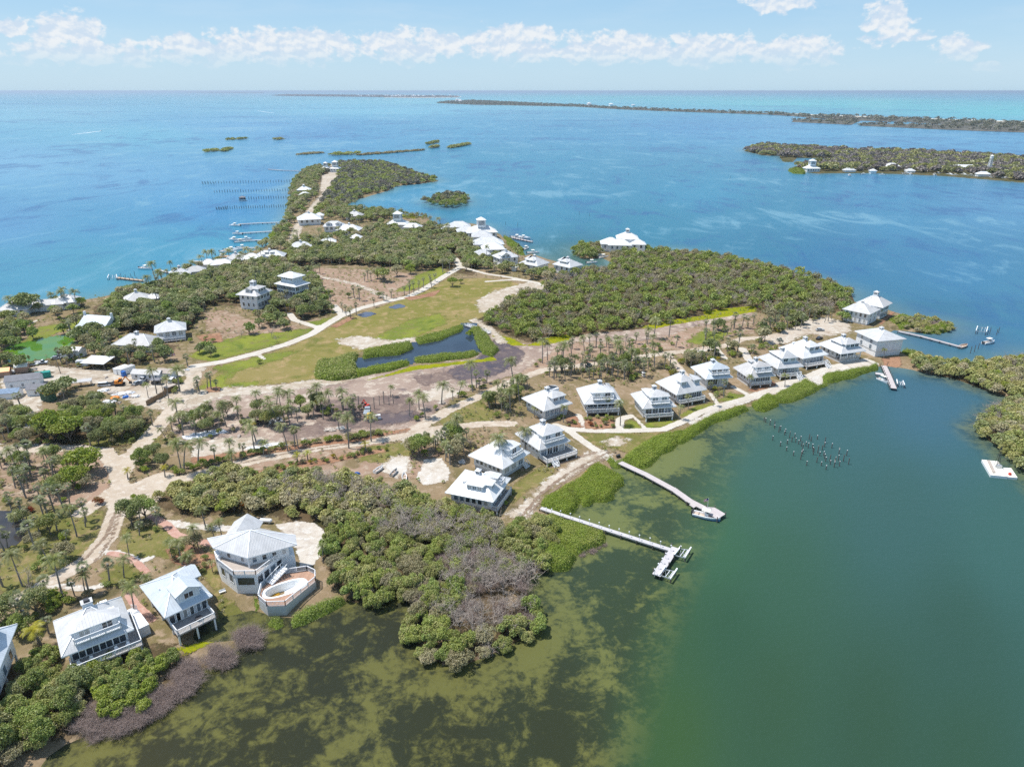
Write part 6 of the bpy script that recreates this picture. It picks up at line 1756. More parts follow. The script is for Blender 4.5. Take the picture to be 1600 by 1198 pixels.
scatter([('broadleaf_tree', 2), ('fan_palm', 1), ('shrub', 2)], [[(680, 380), (735, 375), (745, 395), (790, 410), (800, 425), (770, 430), (735, 420), (720, 400)], [(800, 422), (880, 432), (850, 442), (810, 435)], [(700, 362), (735, 372), (740, 382), (700, 378)]], 5.5, 40, keep=.75, pad=.6, open_ok=True)
at('tall_pine', [(792, 412, 1.0), (797, 410, .9), (820, 420, .7), (810, 392, .8)])
# mangrove islets lost in the open water
ISL = [((357, 219, 384, 218), 'low green mangrove islet'), ((430, 219, 441, 218), 'small round green mangrove islet'), ((322, 238, 341, 236), 'dark green mangrove islet'), ((349, 237, 360, 233), 'small split mangrove islet'), ((466, 242, 505, 239), 'long brown mangrove islet'), ((516, 243, 560, 241), 'green-ended mangrove islet'),
 ((556, 243, 662, 235), 'longest bare grey-pink mangrove islet'), ((667, 226, 684, 223), 'compact green mangrove islet'), ((674, 232, 684, 230), 'tiny mangrove tuft'), ((702, 232, 733, 226), 'ragged mangrove islet')]
PROTO[('tall_pine', 0)] = [tree_meshes('tall_pine', 310 + i, .8, 420, 1.3, 8.5, 1.0, L_DARK, 7, .2) for i in range(2)]
PROTO[('bright_mangrove', 0)] = [tree_meshes('mangrove_tree', 330 + i, .25, 2900, 2.1, 2.9, .4, L_BRIGHT if i == 1 else L_MID, 12, .12, limbs=6, shell=.6, lobe_r=.36) for i in range(3)]
# thin out by distance, keep up to 300 of a kind as things
ORD = ['', 'nearest', 'second', 'third', 'fourth', 'fifth', 'sixth', 'seventh', 'eighth', 'ninth', 'tenth', 'eleventh', 'twelfth', 'thirteenth', 'fourteenth', 'fifteenth', 'sixteenth', 'seventeenth', 'eighteenth', 'nineteenth']
TENS = ['', '', 'twenty', 'thirty', 'forty', 'fifty', 'sixty', 'seventy', 'eighty', 'ninety']
def ordinal(k):
 if k < 20:
  return ORD[k] + ('' if k == 1 else ' nearest')
 if k < 100:
  t_, u_ = divmod(k, 10)
  return (TENS[t_][:-1] + 'ieth nearest') if u_ == 0 else TENS[t_] + '-' + (ORD[u_] if u_ > 1 else 'first') + ' nearest'
 return '%dth nearest' % k
LANDMARKS = [('the oval pool', 445, 920), ('the chimney of the grey stilt house', 150, 975), ('the gable-dormer stilt house', 280, 940), ('the bright white cottage', 745, 770), ('the mangrove dock foot', 860, 800), ('the flagged timber dock foot', 970, 722), ('the yellow loader', 576, 655), ('the orange lift machine', 187, 600), ('the green pond', 65, 545), ('the teal container', 68, 588),
   ('the orange-topped container', 77, 618), ('the square veranda house', 460, 462), ('the tall cupola cottage', 400, 470), ('the gatehouse', 804, 420), ('the dark rectangular lagoon', 650, 550), ('the tall boxy block', 1375, 550), ('the larger house on the point', 1365, 490), ('the moored crane barge', 1560, 735), ('the left garden pond', 10, 830), ('the sandy road fork', 185, 745),
   ('the red mulch garden', 935, 662), ('the fan-shaped lawn', 1030, 665), ('the footbridge', 735, 508), ('the white road circle', 1290, 508), ('the gabled parapet house', 152, 500), ('the open metal shed', 155, 565), ('the bend of the shell road', 535, 493), ('the shell road fork', 305, 575), ('the last house of the sand lane', 524, 268), ('the drag marks beside the hedge', 860, 750),
   ('the inlet of dark water', 630, 945), ('the tip of the mangrove spit', 700, 1045), ('the pavilion on the strip', 476, 306), ('the cottage with zig-zag stairs', 1225, 580), ('the screened corner porch cottage', 1185, 590), ('the sandy crossroads', 650, 672), ('the white sand lot', 620, 730), ('the lone shore palm', 325, 414), ('the corner of the golf lawn', 330, 600), ('the left picture edge', 0, 1000)]
LMW = np.array([g(px, py, .9) for _, px, py in LANDMARKS])
DESC = {'broadleaf_tree': ['dark round-headed broadleaf tree', 'broadleaf tree'], 'fan_palm': ['fan palm with round grey-green head', 'palm'], 'coconut_palm': ['coconut palm with drooping fronds', 'palm'], 'mangrove_tree': ['olive-green mangrove tree', 'mangrove'], 'shrub': ['low rounded shrub', 'shrub'], 'bright_tree': ['bright green spreading tree', 'tree'],
  'bright_shrub': ['bright lime-green bush', 'shrub'], 'bright_mangrove': ['fresh green leafy mangrove', 'mangrove'], 'yellow_palm': ['small yellow-leaved palm', 'palm'], 'silver_palm': ['silvery blue palm', 'palm'], 'flowering_shrub': ['red-flowering bush', 'shrub'], 'yellow_shrub': ['yellow-leaved bush', 'shrub'], 'tall_pine': ['narrow dark pine', 'pine tree']}
GROUPS = {'broadleaf_tree': 'broadleaf trees of the island', 'fan_palm': 'fan palms', 'coconut_palm': 'coconut palms', 'mangrove_tree': 'mangroves along the bay', 'shrub': 'garden shrubs', 'bright_tree': 'bright spreading trees', 'bright_shrub': 'lime-green bushes', 'bright_mangrove': 'fresh green mangroves', 'yellow_palm': 'yellow palms', 'silver_palm': 'silver palms', 'flowering_shrub': 'red-flowering bushes', 'yellow_shrub': 'yellow bushes', 'tall_pine': 'narrow pines'}
NAMES = {'bright_mangrove': 'mangrove_tree', 'tall_pine': 'pine_tree', 'bright_tree': 'spreading_tree', 'bright_shrub': 'lime_bush', 'yellow_palm': 'yellow_palm'}
in_view = lambda q: -120 < P(q['x'], q['y'], 3)[0] < 1720 and 0 < P(q['x'], q['y'], 3)[1] < 1300
BYK = {}
for q in PLANTS:
 if in_view(q):
  BYK.setdefault(q['kind'], []).append(q)
MAXK = {'mangrove_tree': 255, 'bright_mangrove': 45, 'broadleaf_tree': 290, 'shrub': 290, 'fan_palm': 290, 'coconut_palm': 200}
STUFF = []
LMNEAR = np.hypot(LMW[:, 0], LMW[:, 1])
def rz_mat(a):
 return np.array([[math.cos(a), -math.sin(a), 0], [math.sin(a), math.cos(a), 0], [0, 0, 1]])
for kind, L in BYK.items():
 L.sort(key=lambda q: math.hypot(q['x'], q['y']))
 if kind == 'mangrove_wood':
  STUFF += L
  continue
 m = MAXK.get(kind, 290)
 STUFF += L[m:]
 L = L[:m]
 XY = np.array([(q['x'], q['y']) for q in L])
 D = np.hypot(XY[:, None, 0] - LMW[:, 0], XY[:, None, 1] - LMW[:, 1])
 rank = D.argsort(0).argsort(0) + 1
 pr = PROTO[(kind, 0)]
 pr1 = PROTO.get((kind, 1), pr)
 for i, q in enumerate(L):
  far = math.hypot(q['x'], q['y']) > 330
  cm, tm = (pr1 if far else pr)[rnd.randrange(len(pr))]
  z = landz(q['x'], q['y'])
  o = empty(NAMES.get(kind, kind), (q['x'], q['y'], max(z, -.3)), rnd.uniform(0, 6.28))
  s = q['s'] * 1.12
  if 'palm' in kind:
   s *= rnd.uniform(.68, 1.18)
   o.rotation_euler = (rnd.uniform(-.09, .09), rnd.uniform(-.09, .09), o.rotation_euler[2])
  o.scale = (s * rnd.uniform(.9, 1.1), s * rnd.uniform(.9, 1.1), s * rnd.uniform(.88, 1.12))
  j = int(np.argmin(rank[i] + D[i] * 0.15))
  tag(o, ' '.join(('%s, %s to %s' % (DESC[kind][0], ordinal(int(rank[i, j])), LANDMARKS[j][0])).split()[:16]), DESC[kind][1], GROUPS[kind])
  new_obj('crown', cm, o)
  new_obj('trunk', tm, o)
# ---- woods read as one mass
def merge_stuff(name, items, lab, cat):
 Vs, Fs, M_, T1, T2 = [], [], ([], []), ([], []), ([], [])
 mats, mi = [], {}
 base = 0
 rng = np.random.default_rng(77)
 cache = {}
 def data(me):
  if me.name not in cache:
   v = np.empty(len(me.vertices) * 3, np.float32)
   me.vertices.foreach_get('co', v)
   nl = np.empty(len(me.polygons), np.int32)
   me.polygons.foreach_get('loop_total', nl)
   if nl.min() == nl.max() == 4 or nl.min() == nl.max() == 3:
    ix = np.empty(len(me.loops), np.int32)
    me.loops.foreach_get('vertex_index', ix)
    pi = None
   else:
    me.calc_loop_triangles()
    ix = np.empty(len(me.loop_triangles) * 3, np.int32)
    me.loop_triangles.foreach_get('vertices', ix)
    pi = np.empty(len(me.loop_triangles), np.int32)
    me.loop_triangles.foreach_get('polygon_index', pi)
    nl[:] = 3
   t = []
   for a in ('tint', 'tint2'):
    if a in me.attributes:
     b_ = np.empty(len(me.polygons), np.float32)
     me.attributes[a].data.foreach_get('value', b_)
    else:
     b_ = np.zeros(len(me.polygons), np.float32)
    t.append(b_ if pi is None else b_[pi])
   cache[me.name] = (v.reshape(-1, 3), ix.reshape(-1, int(nl[0])), t)
  return cache[me.name]
 tri = []
 for (me, x, y, z, s, dt) in items:
  v, f, t = data(me)
  R = rz_mat(rng.uniform(0, 6.28)) * s
  Vs.append(v @ R.T + (x, y, z))
  k3 = f.shape[1] == 3
  (tri if k3 else Fs).append(f + base)
  mt = me.materials[0]
  if mt.name not in mi:
   mi[mt.name] = len(mats)
   mats.append(mt)
  for dst, val in ((M_, np.full(len(f), mi[mt.name])), (T1, t[0]), (T2, np.clip(t[1] * .6 + dt * .5, 0, 1))):
   dst[k3].append(val)
  base += len(v)
 J = lambda q: np.concatenate(q[0] + q[1])
 me = mesh_np(name, np.concatenate(Vs), [np.concatenate(q) for q in (Fs, tri) if q], mats, J(M_), {'tint': ('FACE', 'FLOAT', J(T1)), 'tint2': ('FACE', 'FLOAT', J(T2))})
 o = new_obj(name, me)
 tag(o, lab, cat, kind='stuff')
 return o
ZW = {}
for q in STUFF:
 px, py = P(q['x'], q['y'], 1)
 if q['kind'] == 'mangrove_wood':
  zone = 'islet' if 655 < px < 735 and 300 < py < 330 else 'channel' if px > 1150 and py < 320 else 'lagoon' if px < 700 else 'wood'
 else:
  zone = 'mixed'
 ZW.setdefault(zone, []).append(q)
rng = np.random.default_rng(5)
# a far lighter crown for distant woods
FARC = [tree_meshes('mangrove_wood', 400 + i, .72, 300, 2.7, 4.4, .2, [L_MANG, L_OLIVE, L_DARK, L_MANG, L_OLIVE][i], 6, .1)[0] for i in range(5)]
GRN = [tree_meshes('mangrove_wood', 440 + i, .72, 300, 2.7, 4.8, .2, L_MID, 7, .1)[0] for i in range(2)]
VFAR = [tree_meshes('mangrove_wood', 420 + i, 1.7, 110, 3.4, 4.4, .0, [L_MANG, L_FAR, L_DARK, L_FAR][i], 6, .1)[0] for i in range(4)]
for zone, L in ZW.items():
 it = []
 for q in L:
  d = math.hypot(q['x'], q['y'])
  z = landz(q['x'], q['y']) if zone in ('wood', 'lagoon', 'mixed') else .4
  if q['kind'] == 'mangrove_wood':
   nz = float(fbm(np.array([q['x']]), np.array([q['y']]), 34, 3, 8)[0])
   if d > 850:
    it.append((VFAR[rng.integers(4)], q['x'], q['y'], z, q['s'] * rng.uniform(.85, 1.15), nz * .5 + .4))
   else:
    if rng.uniform() < (.10 + .55 * max(0, nz)):
     it.append((BARE[rng.integers(5)], q['x'], q['y'], z, rng.uniform(1.0, 1.45), 0))
     if rng.uniform() < .5:
      continue
    kk = [0, 1, 3][rng.integers(3)] if nz < .1 else [1, 4, 0][rng.integers(3)]
    it.append((GRN[rng.integers(2)] if rng.uniform() < .16 + .3 * max(0, nz) else FARC[2] if rng.uniform() < .12 else FARC[kk], q['x'], q['y'], z, q['s'] * rng.uniform(.55, 1.45), nz * .9 + .4))
  else:
   pr = PROTO.get((q['kind'], 1)) or PROTO[(q['kind'], 0)]
   cm, tm = pr[rng.integers(len(pr))]
   it.append((cm, q['x'], q['y'], z, q['s'] * 1.1, rng.uniform(0, 1)))
   it.append((tm, q['x'], q['y'], z, q['s'] * 1.1, 0))
 nm, lab = {'wood': ('mangrove_wood', 'dense olive-grey mangrove wood with bare dead stems behind the cottages'), 'channel': ('mangrove_wood', 'dark mangrove wood on the island across the channel'), 'lagoon': ('mangrove_wood', 'mangrove wood round the blue lagoon at the far end of the island'),
   'islet': ('mangrove_wood', 'round mangrove islet wood just off the house cluster'), 'mixed': ('mixed_woodland', 'mixed trees and palms filling the gardens further off')}[zone]
 merge_stuff(nm, it, lab, 'mangroves' if nm[1] == 'a' else 'woodland')
# low scrub and dry tufts between everything
SCR = [tree_meshes('ground_scrub', 500 + i, .22, 46, .55, .7, 0, [L_MANG, L_OLIVE, L_MID, L_OLIVE][i], 4, .02, limbs=1)[0] for i in range(4)]
items = []
for poly, gap, kp in [([(0, 690), (190, 690), (260, 740), (250, 800), (380, 960), (330, 1000), (180, 930), (40, 1010), (-40, 980)], 2.2, .45), ([(240, 640), (330, 690), (420, 690), (560, 676), (660, 668), (720, 640), (860, 570), (1080, 520), (1190, 500), (1330, 480), (1330, 520), (1200, 560), (1050, 590), (900, 620), (780, 680), (690, 760), (560, 750), (300, 740), (230, 760), (190, 700)], 2.0, .42),
     ([(0, 480), (150, 460), (340, 400), (560, 320), (760, 360), (880, 430), (700, 440), (560, 480), (440, 540), (300, 560), (200, 600), (0, 640)], 3.6, .5), ([(690, 760), (800, 700), (960, 670), (1100, 620), (1360, 555), (1372, 568), (1080, 675), (960, 712), (810, 812)], 2.2, .2), ([(735, 500), (800, 540), (1180, 480), (1330, 470), (1330, 490), (1180, 500), (880, 545), (780, 550)], 2.2, .5)]:
 p_ = W(poly, .9)
 rg = np.random.default_rng(int(gap * 10))
 x0, y0 = p_.min(0)
 x1, y1 = p_.max(0)
 X, Y = np.meshgrid(np.arange(x0, x1, gap), np.arange(y0, y1, gap))
 X, Y = (X + rg.uniform(-1, 1, X.shape) * gap * .5).ravel(), (Y + rg.uniform(-1, 1, Y.shape) * gap * .5).ravel()
 ok = (sdf_poly(X, Y, p_) > 0) & (fbm(X, Y, 11, 3, 6) * .5 + .5 + rg.uniform(-.25, .25, X.shape) < kp) & (land_sdf_main(X, Y) > 2) & (roadness(X, Y) < .1)
 for sd in OPEN:
  ok &= sd(X, Y) < -.5
 for x, y in zip(X[ok], Y[ok]):
  if house_clear(x, y, .2):
   items.append((SCR[rg.integers(4)], float(x), float(y), .9, rg.uniform(.5, 1.5) * (1 + gap * .12), rg.uniform(0, 1)))
merge_stuff('ground_scrub', items, 'low green and dry scrub tufts scattered over the sandy gardens', 'scrub')
# ---- dead mangroves and fallen grey branches
def placed(name, me, px, py, s, lab, cat, grp=None, z=None, rz=None):
 x, y = g(px, py, 0.6)
 o = new_obj(name, me, None, (x, y, landz(x, y) if z is None else z), rnd.uniform(0, 6.28) if rz is None else rz)
 o.scale = (s, s, s * rnd.uniform(.85, 1.1))
 tag(o, lab, cat, grp)
 return o
dead_spots = []
rngd = np.random.default_rng(31)
def dead_in(poly, gap, seed, meshes, s, land=-2.5):
 p_ = W(poly, .5)
 r = np.random.default_rng(seed)
 x0, y0 = p_.min(0)
 x1, y1 = p_.max(0)
 X, Y = np.meshgrid(np.arange(x0, x1, gap), np.arange(y0, y1, gap))
 X = (X + r.uniform(-.4, .4, X.shape) * gap).ravel()
 Y = (Y + r.uniform(-.4, .4, Y.shape) * gap).ravel()
 ok = (sdf_poly(X, Y, p_) > 0) & (land_sdf_main(X, Y) > land)
 for x, y in zip(X[ok], Y[ok]):
  dead_spots.append((x, y, meshes[r.integers(len(meshes))], r.uniform(*s)))
dead_in([(322, 1026), (345, 1014), (365, 1020), (366, 1036), (350, 1048), (328, 1042)], 1.6, 1, DEADP, (1.0, 1.3))
dead_in([(366, 994), (390, 984), (412, 992), (410, 1006), (388, 1012), (370, 1006)], 1.6, 2, DEADP, (1.0, 1.3))
dead_in([(275, 1058), (296, 1040), (315, 1050), (308, 1072), (285, 1092), (260, 1108), (230, 1124), (175, 1150), (175, 1138), (230, 1115), (262, 1095)], 1.5, 3, DEADP, (.9, 1.3))
dead_in([(150, 1112), (225, 1098), (262, 1080), (264, 1108), (185, 1148), (135, 1168), (120, 1140)], 1.9, 13, DEADP, (.9, 1.25))
dead_in([(690, 880), (760, 870), (820, 900), (845, 890), (830, 915), (790, 940), (740, 930), (700, 930)], 2.4, 4, BARE + DEADP[:2], (1.1, 1.6))
dead_in([(645, 915), (690, 940), (760, 950), (840, 945), (840, 985), (790, 1000), (720, 1000), (690, 970), (660, 950)], 2.7, 5, BARE + DEADP[:2], (1.0, 1.5))
dead_in([(650, 1025), (720, 1020), (790, 1010), (780, 1025), (730, 1040), (670, 1035)], 2.8, 6, BARE, (.6, .9))
dead_in([(560, 830), (640, 810), (760, 830), (800, 850), (760, 870), (640, 860)], 4.0, 7, BARE, (1.2, 1.8))
dead_in([(400, 770), (520, 760), (640, 790), (600, 810), (440, 795)], 4.6, 8, BARE, (1.2, 1.7))
dead_in([(900, 866), (940, 845), (946, 852), (912, 868)], 2.0, 9, DEADP, (.5, .7))
dead_in([(1500, 610), (1560, 640), (1600, 640), (1600, 700), (1550, 690), (1525, 670)], 4.0, 10, BARE, (.9, 1.2))
dead_in([(1420, 500), (1480, 505), (1498, 516), (1470, 516), (1430, 510)], 3.6, 11, DEADP, (.7, .9))
dead_in([(1535, 560), (1600, 560), (1600, 610), (1560, 600)], 4.0, 12, BARE, (.8, 1.1))
dl = np.array([(a, b) for a, b, _, _ in dead_spots])
D = np.hypot(dl[:, None, 0] - LMW[:, 0], dl[:, None, 1] - LMW[:, 1])
rank = D.argsort(0).argsort(0) + 1
for i, (x, y, me, s) in enumerate(dead_spots):
 purple = me in DEADP
 o = new_obj('dead_mangrove', me, None, (x, y, max(landz(x, y), -.5)), rnd.uniform(0, 6.28))
 o.scale = (s, s, s)
 j = int(np.argmin(rank[i] + D[i] * .15))
 tag(o, '%s, %s to %s' % ('leafless purple-brown dead mangrove tangle' if purple else 'bare grey dead mangrove', ordinal(int(rank[i, j])), LANDMARKS[j][0]), 'dead mangrove', 'dead mangroves')
# bare trees, and trunks left standing on the mud
bt = [(378, 528, 1.0, 'leafless grey tree on the mulch island of the front lawn', BARE), (425, 528, 1.3, 'large leafless grey tree beside the green lawn', BARE), (432, 535, 1.0, 'small bare tree next to the large leafless one', BARE), (597, 466, .8, 'bare brown tree beside the shell road', BARE), (745, 720, .9, 'leafless shrub-like tree on the cottage sand drive', BARE), (735, 700, .9, 'bare brown tree behind the white-roofed cottages', BARE),
 (1210, 565, .6, 'bare tree behind the zig-zag stair cottage', BARE), (262, 680, .9, 'dry bare tree by the yard fence corner', BARE), (812, 812, .6, 'thin bare sapling at the end of the drag marks', BARE), (495, 625, .8, 'bare tree at the mud edge', BARE), (52, 935, 1.1, 'tall pale leaning bare trunk beside the left road', TALLDEAD), (15, 520, 1.0, 'reddish bare tree near the left shore houses', BARE)]
for px, py, s, lab, ms in bt:
 o = placed('bare_tree', ms[rnd.randrange(3)], px, py, s, lab, 'bare tree', 'bare trees')
STEMS = [(503, 640), (515, 642), (537, 640), (561, 641), (580, 648, 1), (585, 640), (600, 632), (615, 632), (608, 634), (593, 634)]
sm = MB()
sm.cyl((0, 0, -.4), (.15, 0, 5.2), .17, .13, 7)
for k in range(7):
 a = k * .9
 sm.bar((.15, 0, 5.1), (.15 + math.cos(a) * .5, math.sin(a) * .5, 4.2), .05, .03)
sm = sm.mesh('palm_stem', [M_PTRUNK])
for k, q in enumerate(STEMS):
 placed('dead_palm_stem', sm, q[0], q[1], rnd.uniform(.8, 1.2), 'topless grey palm stem, %s to the yellow loader' % ordinal(k + 1), 'palm stem', 'dead palm stems on the mud')
# true ranks for the stems
st_ = [o for o in COL.objects if o.name.startswith('dead_palm_stem')]
lx_ = g(576, 655, .9)
for k, o in enumerate(sorted(st_, key=lambda o: math.hypot(o.location.x - lx_[0], o.location.y - lx_[1]))):
 o['label'] = 'topless grey palm stem on the mud, %s to the yellow loader' % ordinal(k + 1)
# ---- clipped mangrove hedges
def hedge(poly, lab, h=2.4, leaf=.26, dens=26.0, cell=.9, m=None, name='mangrove_hedge', base=True, seed=0, group='mangrove hedges of the bay shore', brown=.0, lump=2.6, edge=2.2):
 p_ = jag(W(poly, h * .6), 2.2, 1.5, seed)
 x0, y0 = p_.min(0) - cell
 x1, y1 = p_.max(0) + cell
 nx, ny = int((x1 - x0) / cell) + 2, int((y1 - y0) / cell) + 2
 X, Y = np.meshgrid(x0 + np.arange(nx) * cell, y0 + np.arange(ny) * cell)
 S = sdf_poly(X, Y, p_)
 def top(x, y, s):
  k = np.clip(s / edge, 0, 1)
  return h * np.sqrt(np.clip(1 - (1 - k) ** 2, 0, 1)) * (1 + .30 * fbm(x, y, lump, 3, seed)) - .12 + np.clip(land_sdf_main(x, y) * .1, -.2, .5)
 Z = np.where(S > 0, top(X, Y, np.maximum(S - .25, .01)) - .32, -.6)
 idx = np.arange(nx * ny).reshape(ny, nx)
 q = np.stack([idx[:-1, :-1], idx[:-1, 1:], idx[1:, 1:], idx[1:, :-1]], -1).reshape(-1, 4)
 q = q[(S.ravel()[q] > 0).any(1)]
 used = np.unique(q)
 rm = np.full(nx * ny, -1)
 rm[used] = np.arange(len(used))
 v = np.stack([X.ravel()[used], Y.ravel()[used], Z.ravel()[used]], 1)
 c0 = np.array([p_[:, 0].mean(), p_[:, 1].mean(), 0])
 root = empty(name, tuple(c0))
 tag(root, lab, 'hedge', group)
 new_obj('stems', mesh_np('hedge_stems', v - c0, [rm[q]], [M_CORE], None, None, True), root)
 rng = np.random.default_rng(seed + 40)
 area = (S > 0).sum() * cell * cell
 n = int(area * dens)
 xs, ys = rng.uniform(x0, x1, n * 3), rng.uniform(y0, y1, n * 3)
 s = sdf_poly(xs, ys, p_)
 ok = s > -.1
 xs, ys, s = xs[ok], ys[ok], np.maximum(s[ok], .02)
 zt = top(xs, ys, s)
 # extra leaves down the sides
 e = 0.25
 gx = (top(xs + e, ys, np.maximum(sdf_poly(xs + e, ys, p_), 0)) - zt) / e
 gy = (top(xs, ys + e, np.maximum(sdf_poly(xs, ys + e, p_), 0)) - zt) / e
 nr = np.stack([-gx, -gy, np.ones_like(gx)], 1)
 nr /= np.linalg.norm(nr, axis=1, keepdims=True)
 c = np.stack([xs, ys, zt + rng.uniform(-.25, .12, len(xs))], 1) - c0
 side = rng.uniform(size=len(xs)) < np.clip((1.3 - s) * .9, 0, .8)
 c[side, 2] -= rng.uniform(0, 1, side.sum()) ** 1.5 * np.minimum(zt[side], 1.6)
 vv, ff = rot_quads(c, nr, np.full(len(xs), leaf), rng, .55)
 tn = fbm(xs, ys, 5.0, 3, seed + 9) * .5 + .5
 tn2 = np.clip(.45 * tn + .35 * rng.uniform(size=len(xs)) + brown * (fbm(xs, ys, 6.0, 2, seed + 3) > .2), 0, 1)
 cm = mesh_np('hedge_foliage', vv, [ff], [m or L_HEDGE], None, {'tint': ('FACE', 'FLOAT', np.clip(rng.uniform(0, 1, len(xs)) * .7 + tn * .3, 0, 1)), 'tint2': ('FACE', 'FLOAT', tn2)})
 new_obj('foliage', cm, root)
 return root
hedge([(842, 788), (860, 772), (880, 757), (905, 742), (925, 727), (938, 722), (960, 735), (974, 740), (976, 752), (960, 766), (962, 774), (950, 781), (930, 778), (926, 786), (912, 786), (908, 776), (900, 794), (885, 800), (862, 797)], 'lobed olive-green mangrove hedge between the two docks', 2.3, seed=1, brown=.3)
hedge([(946, 716), (956, 712), (974, 722), (975, 730), (962, 728)], 'small oval mangrove hedge at the landing of the flagged dock', 2.0, seed=2)
hedge([(968, 716), (975, 708), (1000, 694), (1030, 678), (1050, 675), (1065, 683), (1052, 700), (1033, 706), (1018, 724), (998, 730)], 'mangrove hedge just beyond the flagged dock', 2.2, seed=3, brown=.2)
hedge([(1040, 680), (1062, 672), (1085, 660), (1112, 645), (1140, 638), (1165, 630), (1171, 636), (1150, 646), (1112, 661), (1090, 674), (1070, 690), (1056, 690)], 'longest strip of mangrove hedge below the promenade cottages', 2.2, seed=4)
hedge([(1173, 628), (1195, 615), (1212, 620), (1215, 630), (1195, 640), (1178, 637)], 'short mangrove hedge between two gaps of the promenade', 2.2, seed=5)
hedge([(1205, 622), (1225, 608), (1260, 592), (1280, 600), (1305, 594), (1275, 610), (1240, 624), (1222, 626)], 'mangrove hedge bulging toward the pilings, below the white terrace cottage', 2.2, seed=6)
hedge([(1282, 588), (1300, 580), (1350, 572), (1370, 566), (1376, 574), (1350, 582), (1310, 594), (1286, 597)], 'mangrove hedge ending at the marina pier', 2.2, seed=7)
hedge([(846, 808), (862, 803), (900, 816), (945, 830), (946, 845), (915, 858), (900, 862), (880, 850), (845, 840), (828, 825)], 'broad low mangrove thicket on the spit side of the lamp-lit dock', 2.4, seed=8, brown=.3, lump=1.8)
hedge([(836, 842), (880, 850), (900, 862), (894, 886), (870, 888), (845, 880), (832, 862)], 'rounded mangrove clump below the broad thicket', 2.8, seed=9, lump=2.0)
hedge([(452, 960), (480, 945), (505, 935), (535, 928), (541, 940), (515, 955), (480, 968), (456, 976)], 'clipped bright hedge along the shallows below the pool', 2.2, seed=10, m=L_MID, group='hedges round the pool house')
hedge([(413, 962), (430, 956), (448, 958), (449, 972), (436, 980), (418, 976)], 'small square bright hedge separated by a gap from the long one', 2.0, seed=11, m=L_MID, group='hedges round the pool house')
hedge([(396, 926), (402, 922), (410, 938), (412, 952), (402, 952), (397, 940)], 'narrow hedge at the corner of the pool terrace', 1.4, seed=12, m=L_MID, group='hedges round the pool house', edge=1.2)
# lagoon hedges
LG = 'hedges round the dark lagoon'
hedge([(648, 528), (690, 518), (725, 505), (728, 514), (690, 530), (652, 538)], 'hedge along the far bank of the dark lagoon', 2.4, .42, 9, 1.3, seed=13, group=LG)
hedge([(563, 552), (600, 540), (645, 534), (648, 544), (620, 554), (566, 560)], 'hedge at the lawn side of the lagoon narrows', 2.6, .42, 9, 1.3, seed=14, group=LG)
hedge([(520, 562), (545, 551), (562, 550), (556, 566), (530, 569)], 'rounded hedge mass at the lagoon end', 3.0, .42, 9, 1.3, seed=15, group=LG, m=L_MID)
hedge([(646, 560), (690, 554), (740, 548), (752, 552), (735, 558), (690, 564), (650, 567)], 'hedge along the mud side of the dark lagoon', 2.4, .42, 9, 1.3, seed=16, group=LG)
hedge([(545, 580), (570, 575), (610, 568), (640, 562), (640, 570), (600, 580), (560, 588)], 'hedge along the mud side of the lagoon narrows', 2.6, .42, 9, 1.3, seed=17, group=LG)
hedge([(735, 512), (750, 510), (765, 525), (780, 545), (770, 556), (752, 552), (744, 540)], 'leafy bank at the footbridge end of the lagoon', 2.8, .42, 9, 1.3, seed=18, group=LG, m=L_MANG)
hedge([(488, 580), (500, 562), (530, 560), (555, 566), (560, 588), (520, 592), (495, 588)], 'wooded thicket at the lawn corner of the lagoon', 3.6, .6, 4, 1.4, seed=19, group=LG, m=L_MANG, lump=4)
hedge([(786, 366), (800, 372), (818, 388), (820, 398), (806, 394), (792, 380)], 'bright green waterside hedge of the house cluster', 2.4, .7, 2.5, 1.6, seed=20)
hedge([(180, 450), (200, 446), (222, 442), (224, 448), (200, 456), (182, 457)], 'dark clipped hedge beside the little beach', 2.6, .6, 3, 1.4, seed=21, m=L_DARK)
hedge([(1440, 511), (1470, 506), (1486, 512), (1470, 518), (1445, 518)], 'round-topped hedge at the tip of the pier islet', 2.6, .42, 9, 1.3, seed=22)
hedge([(1385, 500), (1410, 490), (1440, 500), (1436, 512), (1405, 514)], 'green scrub bed between the point houses and the pier', 1.4, .5, 4, 1.2, seed=23)
hedge([(1408, 545), (1430, 548), (1455, 558), (1470, 562), (1450, 566), (1420, 556)], 'low scrub on the neck beyond the boxy block', 2.6, .42, 9, 1.3, seed=24, m=L_MANG)
hedge([(1232, 264), (1244, 262), (1258, 265), (1258, 270), (1240, 269)], 'bright green point of the island across the channel', 4.0, 1.2, 1.2, 3, seed=25)
hedge([(420, 366), (432, 352), (446, 345), (446, 352), (434, 372), (422, 376)], 'green bank scrub at the root of the left docks', 2.4, .8, 2, 1.8, seed=26)
hedge([(1056, 592), (1085, 570), (1060, 580), (1045, 588)], 'garden scrub behind the pale blue-roofed cottage', 1.2, .5, 3, 1.2, seed=27, m=L_OLIVE)
